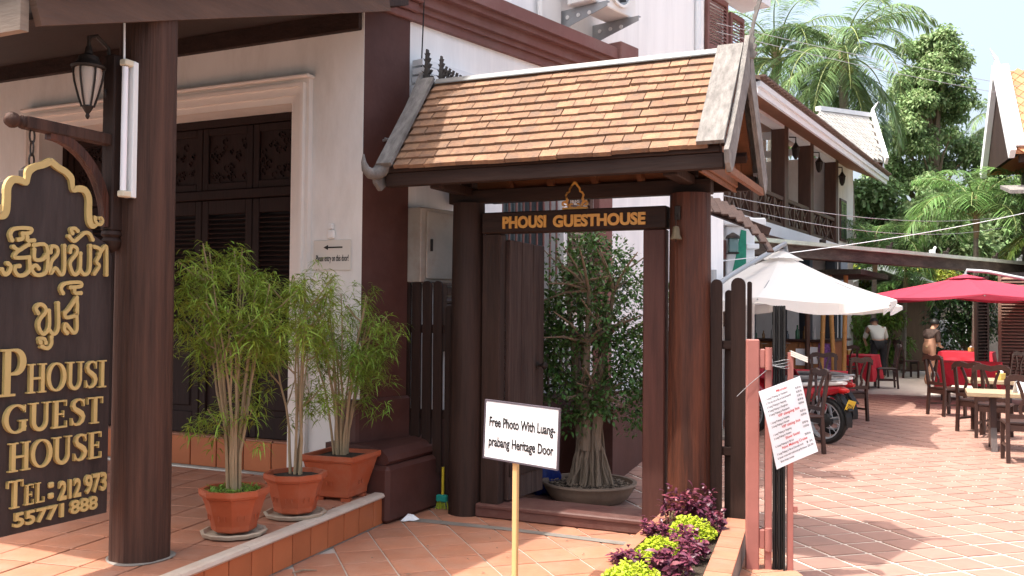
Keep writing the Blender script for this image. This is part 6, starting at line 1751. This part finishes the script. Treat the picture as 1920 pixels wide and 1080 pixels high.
    for nm, m, names, grow in cloth:
        JJ = [(J[ix[n]][0], (max(J[ix[n]][1]) if isinstance(J[ix[n]][1], tuple) else J[ix[n]][1]) * grow.get(n, grow['*'])) for n in names]
        loc_ = {n: i for i, n in enumerate(names)}
        EE = [(loc_[a], loc_[b_]) for a in names for b_ in names if (ix[a], ix[b_]) in Ed]
        skin(nm, JJ, EE, m, t)
    return t
man = dict(pelvis=(0, 0, .95), waist=(0, .06, 1.08), chest=(0, .22, 1.27), neckb=(0, .34, 1.38), neck=(0, .39, 1.41), jaw=(0, .46, 1.42), skull=(0, .50, 1.47), crown=(0, .52, 1.54), face=(0, .85, -.5),
 shl=(-.19, .27, 1.30), ell=(-.27, .38, 1.04), wrl=(-.2, .58, .90), pal=(-.17, .65, .87), shr=(.19, .27, 1.30), elr=(.28, .36, 1.04), wrr=(.22, .58, .90), par=(.19, .65, .87),
 hpl=(-.1, -.01, .9), knl=(-.12, .03, .50), cfl=(-.12, .0, .34), anl=(-.12, -.02, .08), tol=(-.13, .14, .03), hpr=(.1, -.01, .9), knr=(.12, .03, .50), cfr=(.12, .0, .34), anr=(.12, -.02, .08), tor=(.13, .14, .03))
person('person in a pale grey shirt and black trousers leaning over a far table', (9.55, 24.3, YZ), R(-8), man, [
 ('shirt', SHIRT, ['pelvis', 'waist', 'chest', 'neckb', 'shl', 'ell', 'shr', 'elr'], {'*': 1.22, 'pelvis': 1.25, 'neckb': 1.05, 'ell': 1.5, 'elr': 1.5, 'chest': 1.25}),
 ('trousers', TROUS, ['pelvis', 'hpl', 'knl', 'cfl', 'anl', 'hpr', 'knr', 'cfr', 'anr'], {'*': 1.2, 'anl': 1.7, 'anr': 1.7, 'cfl': 1.3, 'cfr': 1.3, 'pelvis': 1.12})])
walk = dict(pelvis=(0, 0, .88), waist=(0, .03, 1.0), chest=(0, .10, 1.20), neckb=(0, .15, 1.33), neck=(0, .17, 1.37), jaw=(0, .22, 1.40), skull=(0, .235, 1.46), crown=(0, .23, 1.54), face=(0, 1, -.25),
 shl=(-.16, .11, 1.25), ell=(-.19, .16, 1.0), wrl=(-.14, .34, .92), pal=(-.11, .41, .92), shr=(.16, .11, 1.25), elr=(.19, .10, .99), wrr=(.14, .27, .90), par=(.11, .34, .90),
 hpl=(-.09, 0, .84), knl=(-.09, .16, .48), cfl=(-.09, .12, .33), anl=(-.09, .10, .08), tol=(-.09, .24, .03), hpr=(.09, 0, .84), knr=(.09, -.02, .47), cfr=(.09, -.12, .33), anr=(.09, -.26, .13), tor=(.09, -.20, .03))
person('person in brown patterned clothes with a tan wrap walking past the tables', (10.05, 22.5, YZ), R(-60), walk, [
 ('top', BROWNC, ['waist', 'chest', 'neckb', 'shl', 'ell', 'shr', 'elr'], {'*': 1.22, 'neckb': 1.05, 'ell': 1.4, 'elr': 1.4}),
 ('wrap', TANC, ['pelvis', 'waist', 'hpl', 'hpr'], {'*': 1.35}),
 ('leggings', BROWNC, ['hpl', 'knl', 'cfl', 'hpr', 'knr', 'cfr'], {'*': 1.25})])

# ------------------------------------------------------------------ right hand house and louvred screens
rh = thing('gable_house', 'house with orange diamond tiled roof and white verge at the right edge', 'house', (12.6, 22.5, YZ))
IR = TH[rh].inverted()
RA, RF, RB = Vector((11.60, 22.2, 7.40)), Vector((11.12, 20.6, 5.20)), Vector((12.1, 23.8, 5.20))
RD = Vector((.906, -.2, 0)) * 6
def rp(mb, name, m, sm=False, par=None):
    o = mb.build(name, m, par or rh, sm); o.data.transform(IR); return o
rp(MB().hexa([RF, RF + RD, RA + RD, RA] + [p + Vector((0, 0, .06)) for p in (RF, RF + RD, RA + RD, RA)]), 'front_slope', ORTILE)
rp(MB().hexa([RA, RA + RD, RB + RD, RB] + [p + Vector((0, 0, .06)) for p in (RA, RA + RD, RB + RD, RB)]), 'rear_slope', ORTILE)
nr = RD.cross(RA - RF).normalized()
nr = nr if nr.z > 0 else -nr
ex2 = RD.normalized(); ey2 = nr.cross(ex2)
Mr = Matrix((ex2, ey2, nr)).transposed().to_4x4()
s_ = .125
dme = MB().prism([(-s_, 0), (0, -s_ * 1.2), (s_, 0), (0, s_ * 1.2)], 0, .02).mesh('diamond_tile', ORTILE)
for j in range(19):
    for i in range(13):
        p = RF.lerp(RA, (j + .4) / 19) + RD * ((i + (.5 if j % 2 else 0)) * .25 + .18) / 6 / .93 + Vector((0, 0, .065)) + nr * .008
        o = piece('diamond_tile', dme, rh, (0, 0, 0)); o.matrix_local = IR @ Matrix.Translation(p) @ Mr @ Matrix.Rotation(R(-4), 4, 'X')
vo = Vector((-.06, .013, .06))
for e in (RF, RB): rp(MB().bar(RA + vo + Vector((0, 0, .1)), e + vo + (e - RA) * .03, .12, .26), 'verge_board', WHITEP)
rp(MB().bar(RF + vo + Vector((.12, -.05, .12)), RA + vo + Vector((.12, -.05, .14)), .28, .05), 'verge_coping', WHITEP)
rp(MB().add([RA, RF, RB] + [p + Vector((.1, 0, 0)) for p in (RA, RF, RB)], [(0, 2, 1), (3, 4, 5)]), 'gable', DARKWOOD)
rp(MB().tube([RA + Vector((0, 0, .1)), RA + Vector((-.05, 0, .35)), RA + Vector((-.2, 0, .6))], [.07, .05, .01], 6), 'finial', WHITEP)
rp(MB().prism([(11.75, 21), (17, 19.8), (17, 24), (13.1, 24)], 2.9, 5.2), 'upper_wall', DARKWOOD)
rp(MB().bar((11.3, 20.75, 5.12), (17, 19.5, 5.12), .14, .16), 'eave_beam', DARKWOOD)
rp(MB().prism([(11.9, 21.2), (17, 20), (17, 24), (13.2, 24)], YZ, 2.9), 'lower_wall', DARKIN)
rp(MB().hexa([(10.75, 20.1, 4.25), (12.5, 19.7, 4.25), (12.5, 20.9, 4.5), (11.1, 21.2, 4.5), (10.75, 20.1, 4.33), (12.5, 19.7, 4.33), (12.5, 20.9, 4.58), (11.1, 21.2, 4.58)]), 'lean_to_sheet', GREYWOOD)
def screen(label, x, y, rz, w_, h, m, n):
    t = thing('louvred_screen', label, 'screen', (x, y, YZ), R(rz), 'louvred screens at right')
    for xx in (0, w_): MB().box(xx - .03, xx + .03, -.03, .03, 0, h, .004).build('upright', m, t)
    sl = MB().hexa([(.03, -.035, 0), (w_ - .03, -.035, 0), (w_ - .03, .02, .035), (.03, .02, .035), (.03, -.035, .014), (w_ - .03, -.035, .014), (w_ - .03, .02, .049), (.03, .02, .049)]).mesh('slat', m)
    for k in range(n): piece('slat', sl, t, (0, 0, .12 + k * (h - .2) / n))
    MB().box(.03, w_ - .03, .03, .04, .1, h).build('backing', BLACK, t)
    return t
SLATM = mat('brown_louvre_slat', (.19, .12, .09), .6, .2, 5, stretch=(1, 6, 6), bump=.1)
screen('brown slatted screen lit by the sun under the red parasol at right', 9.93, 19.0, -24, .52, 2.55, SLATM, 36)
screen('dark slatted screen just left of the sunlit slatted screen', 9.75, 19.6, 20, .3, 2.5, DARKWOOD, 34)
wp = thing('white_post', 'white post with box at the right edge beside the slatted screen', 'post', (10.55, 18.9, YZ))
MB().box(-.03, .03, -.03, .03, 0, 2.7, .004).build('shaft', WHITEP, wp); MB().box(-.08, .12, -.06, .06, .9, 1.2, .01).build('box', WHITEPL, wp); MB().box(-.08, .1, -.06, .06, 2.35, 2.75, .01).build('lamp_box', WHITEPL, wp)

# ------------------------------------------------------------------ rockery and shrubs
random.seed(9)
rk = thing('rockery', 'grey rockery wall with plants behind the far tables', 'rockery', (12.0, 29.0, YZ))
for k in range(34):
    q = MB(); sx, sy, sz = random.uniform(.25, .7), random.uniform(.25, .5), random.uniform(.15, .4)
    ph = random.uniform(0, 6)
    q.lathe([(.3, -1), (.8, -.6), (1, 0), (.75, .6), (.25, 1)], 9, wob=lambda a, z: 1 + .22 * math.sin(3 * a + ph + z * 2) + .12 * math.sin(5 * a - z * 3))
    row = k // 9
    x = -2.3 + (k % 9) * .55 + random.uniform(-.2, .2); z = .1 + row * .55 + random.uniform(-.1, .1)
    q.v = [(p[0] * sx + x, p[1] * sy + random.uniform(-.03, .03) + row * .2, p[2] * sz + z) for p in q.v]
    q.build('rock', ROCK, rk)
def shrub(name, label, loc, blobs, material, n, ll, lw_, cat='shrub', group='garden shrubs', trunk=True, dz=(-.5, 1)):
    t = thing(name, label, cat, loc, 0, group)
    Ps, Ds = [], []
    tot = sum(b_[3] ** 2 for b_ in blobs)
    for x, y, z, r_ in blobs:
        m = int(n * r_ * r_ / tot) + 20
        d_ = rand_dirs(m, *dz)
        Ps.append(np.array([x, y, z]) + d_ * (r_ * RNG.uniform(.45, 1.08, (m, 1)))); Ds.append(d_ * .6 + RNG.normal(0, .6, (m, 3)))
    Ps, Ds = np.concatenate(Ps), np.concatenate(Ds)
    leaf_obj('crown', t, Ps, Ds, RNG.uniform(.7, 1.3, len(Ps)) * ll, RNG.uniform(.8, 1.2, len(Ps)) * lw_, material, .3)
    if trunk:
        q = MB()
        zt = max(b_[2] for b_ in blobs)
        q.tube([(0, 0, 0), (.03, 0, zt * .3), (-.02, .03, zt * .6)], [max(.03, zt * .02), max(.025, zt * .015), .02], 8)
        for x, y, z, r_ in blobs:
            q.tube([(0, 0, zt * .25), (x * .5, y * .5, z * .65), (x, y, z)], [.03 + zt * .006, .02 + zt * .004, .01], 6)
        q.build('trunk', BARK, t, True)
    return t
def blobs(n, rx, ry, z0, z1, r0, r1, seed, shape=None):
    rr = random.Random(seed); out = []
    for i in range(n):
        f_ = rr.random(); k = shape(f_) if shape else 1
        out.append((rr.uniform(-rx, rx) * k, rr.uniform(-ry, ry) * k, z0 + (z1 - z0) * f_, rr.uniform(r0, r1)))
    return out
BRIGHT = mat('bright_shrub_leaf', (.15, .24, .045), .5, .1, 3, bump=0, island=.45, transl=.35, hue=.03)
shrub('garden_shrub', 'bright green shrub behind the man in the grey shirt', (10.3, 26.8, YZ), blobs(14, .7, .4, .5, 1.6, .3, .5, 1), BRIGHT, 3200, .16, .05)
shrub('garden_shrub', 'tall dark leafy shrub left of the slatted screens', (12.75, 26.0, YZ), blobs(22, .75, .5, .4, 2.3, .35, .55, 2), mat('deep_green_leaf', (.035, .085, .02), .4, .1, 3, bump=0, island=.6, transl=.2, hue=.02, spec=.5), 6500, .10, .05)
shrub('garden_shrub', 'yellow green shrub growing over the rockery', (11.7, 29.6, YZ), blobs(16, 1.3, .4, 1.3, 2.3, .25, .5, 3), BRIGHT, 3200, .16, .06)
shrub('garden_shrub', 'low fern like plant at the foot of the rockery', (11.2, 27.4, YZ), blobs(8, .7, .3, .35, .9, .2, .35, 4), BRIGHT, 1400, .2, .04)
shrub('garden_shrub', 'yellow flowering creeper below the awning beam', (12.6, 29.8, YZ), blobs(14, 2.0, .4, 2.4, 3.3, .2, .4, 6), mat('yellowish_creeper_leaf', (.3, .33, .05), .5, .1, 3, bump=0, island=.45, transl=.3, hue=.03), 2600, .14, .07, trunk=False)
cg = thing('cottage_roof', 'small grey gable roof with weathered verge behind the red parasol', 'roof', (11.2, 28.5, 2.3))
wpart(MB().hexa([(9.3, 28, 2.15), (11.0, 28, 2.95), (11.0, 31, 2.95), (9.3, 31, 2.15), (9.3, 28, 2.25), (11.0, 28, 3.05), (11.0, 31, 3.05), (9.3, 31, 2.25)]), 'left_slope', GREYWOOD, cg)
wpart(MB().hexa([(11.0, 28, 2.95), (13.2, 28, 2.2), (13.2, 31, 2.2), (11.0, 31, 2.95), (11.0, 28, 3.05), (13.2, 28, 2.3), (13.2, 31, 2.3), (11.0, 31, 3.05)]), 'right_slope', GREYWOOD, cg)
wpart(MB().bar((9.25, 27.95, 2.24), (11.05, 27.95, 3.08), .06, .22), 'verge_board', WHITEP, cg); wpart(MB().bar((11.05, 27.95, 3.08), (13.25, 27.95, 2.28), .06, .22), 'verge_board', WHITEP, cg)
wpart(MB().box(9.7, 12.8, 28.4, 30.8, YZ, 2.2), 'wall', mat('brown_board_wall', (.12, .08, .05), .7, .3, 3, stretch=(8, 8, 1), bump=.2), cg)
bw = thing('back_wall', 'dark boundary wall closing the far end of the courtyard', 'wall', (14, 31, YZ))
wpart(MB().box(6, 26, 31.2, 31.5, YZ, 2.1), 'wall', CEMENT, bw)

# ------------------------------------------------------------------ trees
bt = thing('leafy_tree', 'tall light green leafy tree rising behind the courtyard', 'tree', (17.2, 38.0, -.16))
q = MB(); q.tube([(0, 0, 0), (.1, 0, 3), (.05, .1, 6.5), (.2, 0, 10)], [.35, .28, .2, .07], 10)
rr = random.Random(12); bl_ = []
for i in range(170):
    f_ = rr.random() ** .85
    wid = 3.3 * (1 - .70 * f_ ** 1.8)
    a = rr.uniform(0, 6.283); k = rr.uniform(.25, 1)
    c = (wid * k * math.cos(a) + .35 * f_ - .25, wid * .8 * k * math.sin(a), 3.2 + 9.9 * f_)
    bl_.append((*c, rr.uniform(.5, .85) * (1 - .3 * f_)))
    if i % 2 == 0: q.tube([(.1 * f_, 0, max(2, c[2] - 2.2)), (c[0] * .5, c[1] * .5, c[2] - .8), c], [.09, .05, .015], 6)
q.build('trunk', BARK, bt, True)
Ps, Ds = [], []
for x, y, z, r_ in bl_:
    m = int(430 * (r_ / .6) ** 2); d_ = rand_dirs(m, -.7, 1)
    Ps.append(np.array([x, y, z]) + d_ * np.array([1, 1, .75]) * (r_ * RNG.uniform(.3, 1.1, (m, 1)))); Ds.append(d_ * .5 + RNG.normal(0, .6, (m, 3)) - np.array([0, 0, .25]))
Ps, Ds = np.concatenate(Ps), np.concatenate(Ds)
leaf_obj('crown', bt, Ps, Ds, RNG.uniform(.12, .21, len(Ps)), RNG.uniform(.07, .12, len(Ps)), TREELEAF, .3)
bgs = [(10.6, 33, 5.6, DARKLEAF, 'dark green tree behind the end of the balcony house'), (13.4, 35, 6.6, DARKLEAF, 'dark bushy tree between the balcony house and the tall leafy tree'),
 (15.2, 33, 6.0, TREELEAF, 'light green bushy tree at the foot of the tall leafy tree'), (18.0, 34, 6.6, DARKLEAF, 'dark bushy tree behind the areca palm'), (20.5, 36, 7.5, DARKLEAF, 'dark tree behind the orange roofed house'), (24, 40, 7.5, TREELEAF, 'light green tree rising past the orange roofed house'), (7.5, 40, 7.0, DARKLEAF, 'dark tree hidden behind the balcony house roof')]
for i, (x, y, h, m, lab) in enumerate(bgs):
    rr = random.Random(50 + i)
    bb = []
    for k in range(34):
        f_ = rr.random(); a = rr.uniform(0, 6.283); w_ = (1.6 + .15 * h) * (1 - .7 * f_ ** 2.2) * rr.uniform(.3, 1)
        bb.append((w_ * math.cos(a), w_ * .7 * math.sin(a), .7 + (h - 1.0) * f_, rr.uniform(.45, .75)))
    shrub('bushy_tree', lab, (x, y, -.16), bb, m, 9000, .24, .13, 'tree', 'trees behind the courtyard')

def frond_mesh(name, length, e0, curve, nl, ll, material, droop, seed, rw=.02, wid=.035):
    rr = np.random.default_rng(seed)
    n = 18; pts = []; p = np.array([0., 0., 0.]); ang = e0
    for i in range(n + 1):
        pts.append(p.copy()); p = p + np.array([math.cos(ang), 0, math.sin(ang)]) * length / n; ang -= curve / n * (1 + .6 * i / n)
    pts = np.array(pts)
    t = np.linspace(.13, .985, nl); idx = t * n; i0 = np.minimum(idx.astype(int), n - 1); fr = (idx - i0)[:, None]
    B_ = pts[i0] * (1 - fr) + pts[i0 + 1] * fr; T_ = unit(pts[i0 + 1] - pts[i0])
    up_ = unit(np.cross(T_, np.tile([0, 1., 0], (nl, 1)))); up_ *= np.sign(up_[:, 2:3] + 1e-6)
    P_, D_, L_ = [], [], []
    for s_ in (-1, 1):
        d_ = T_ * .55 + np.array([0, s_ * 1.0, 0]) + up_ * rr.uniform(.0, .35, (nl, 1)) + rr.normal(0, .08, (nl, 3))
        P_.append(B_); D_.append(d_); L_.append(ll * (np.sin(np.pi * (.12 + .85 * t)) ** .6) * rr.uniform(.85, 1.1, nl))
    me = leaf_mesh(name, np.concatenate(P_), np.concatenate(D_), np.concatenate(L_), wid, material, droop * rr.uniform(.6, 1.3, 2 * nl), up=np.tile([0, 0, 1.], (2 * nl, 1)) + rr.normal(0, .25, (2 * nl, 3)))
    rb = MB().tube([tuple(q_) for q_ in pts], [rw * (1 - .85 * i / n) + .003 for i in range(n + 1)], 6)
    return me, rb
def palm(name, label, base, top, nf, length, ll, mats_, seed, trunk_r, ranges, droop, nuts=0, group='palms', wid=.04, nl=62):
    rr = random.Random(seed)
    t = thing(name, label, 'palm tree', base, 0, group)
    tp = Vector(top) - Vector(base)
    q = MB(); pts = []
    for i in range(13):
        f_ = i / 12; pts.append((tp.x * f_ ** 1.4, tp.y * f_ ** 1.4, tp.z * f_))
    q.tube(pts, [trunk_r * (1.25 - .45 * i / 12) * (1.06 if i % 2 else .97) for i in range(13)], 12); q.build('trunk', BARKP, t, True)
    MB().lathe([(trunk_r * .8, -.5), (trunk_r * 1.3, -.1), (trunk_r * .9, .25), (trunk_r * .3, .6)], 10, tuple(tp)).build('crownshaft', CANE, t, True)
    vars_ = []
    for k, (e0, cv) in enumerate(ranges):
        for m_ in mats_:
            me, rb = frond_mesh('frond', length * rr.uniform(.9, 1.08), R(e0), R(cv), nl, ll, m_, droop, seed * 10 + k, .03 * length / 3.4, wid)
            vars_.append((me, rb.mesh('rachis', mat('green_leaf_stalk', (.22, .26, .09), .5, .1, 5, bump=0))))
    for i in range(nf):
        me, rb = vars_[(i * 5 + i // 3) % len(vars_)]
        o = piece('frond', me, t, tuple(tp), (rr.uniform(-.15, .15), 0, 2.39996 * i + rr.uniform(-.2, .2)))
        r2 = bpy.data.objects.new('rachis', rb); COL.objects.link(r2); r2.parent = o
    for k in range(nuts):
        a = rr.uniform(0, 6.28)
        MB().lathe([(.03, -.13), (.1, -.06), (.12, .02), (.08, .1), (.02, .14)], 10, (tp.x + .32 * math.cos(a), tp.y + .32 * math.sin(a), tp.z - .25 + rr.uniform(-.15, .1))).build('coconut', mat('green_coconut', (.2, .22, .05), .5, .15, 5, bump=.05), t, True)
    return t
palm('coconut_palm', 'large coconut palm with drooping fronds and nuts above the balcony house', (11.9, 32.4, -.16), (11.3, 32, 10.3), 32, 4.0, .78, [PALML, PALML, PALML, PALMY], 3, .17, [(72, 95), (50, 105), (25, 100), (0, 80), (-30, 55), (-55, 30)], .55, 7, wid=.043, nl=82)
palm('coconut_palm', 'coconut palm half hidden at left behind the gate finial', (9.6, 35.5, -.16), (9.9, 35, 11.2), 28, 4.0, .78, [PALML, PALML], 5, .17, [(70, 95), (48, 105), (22, 95), (-8, 70), (-40, 45)], .55, 0, wid=.037, nl=72)
palm('coconut_palm', 'small coconut palm top far behind the orange tiled roof', (27.5, 52, -.16), (27.5, 52, 12.4), 16, 3.2, .7, [DARKLEAF], 6, .17, [(65, 95), (40, 105), (5, 80)], .7, 0)
palm('areca_palm', 'areca palm with slender trunk in front of the tall leafy tree', (12.0, 24.2, -.16), (11.95, 24.0, 4.1), 19, 2.2, .72, [ARECAL], 7, .07, [(80, 80), (58, 95), (35, 90), (8, 60)], .55, 0, wid=.035, nl=46)
palm('areca_palm', 'low areca palm against the end wall of the balcony house', (10.2, 26.4, -.16), (10.2, 26.2, 3.3), 13, 2.0, .6, [ARECAL], 9, .07, [(75, 85), (50, 95), (22, 80), (0, 60)], .55, 0, wid=.035, nl=46)
palm('areca_palm', 'short areca palm beneath the awning between the two parasols', (11.4, 27.2, -.16), (11.4, 27.0, 2.55), 11, 1.5, .5, [ARECAL], 11, .06, [(75, 95), (45, 100), (15, 80)], .6, 0, wid=.035, nl=40)
palm('areca_palm', 'bright yellow green palm leaning in at the right edge under the dark house', (13.9, 23.2, -.16), (13.9, 23.0, 3.5), 9, 2.2, .6, [BRIGHT], 13, .06, [(60, 95), (30, 90)], .4, 0, wid=.05, nl=40)

# ------------------------------------------------------------------ overhead wires
def wire(label, a, b_, sag, r_=.006, name='overhead_wire', m=None):
    a, b_ = Vector(a), Vector(b_)
    pts = []
    for i in range(21):
        f_ = i / 20; p = a.lerp(b_, f_); p.z -= sag * 4 * f_ * (1 - f_); pts.append(p - a)
    o = MB().tube(pts, r_, 5).build(name, m or STEEL, None, True); o.location = a
    tag(o, label, 'wire', 'overhead wires')
wire('upper thin wire crossing the sky from the gate finial to the right house', (2.4, 11.0, 5.05), (14.5, 21.4, 6.55), .12, .0045)
wire('lower of the two thin wires crossing the sky above the balcony eave', (2.4, 11.0, 4.95), (14.5, 21.4, 6.35), .15, .0045)
wire('wire running across the balcony railing', (2.95, 13.0, 3.25), (14.0, 24.5, 4.45), .35, .0055)
wire('second wire just below the one across the balcony railing', (2.95, 13.0, 3.12), (14.0, 24.5, 4.25), .45, .0055)
wire('pale cable rising from the parasol towards the right house', (2.9, 13.6, 2.35), (12.6, 20.8, 4.2), .12, .007, m=WHITEP)
wire('thin black cable hanging down the white wall beside the maroon pilaster', tuple(WFm @ Vector((.14, .56, 4.9))), tuple(WFm @ Vector((.02, .60, 3.0))), .0, .006, m=BLACK)
wire('thin cable from the porch roof end to the pilaster capital', (-1.0, 7.2, 4.0), tuple(WFm @ Vector((.16, .56, 4.35))), .03, .006)
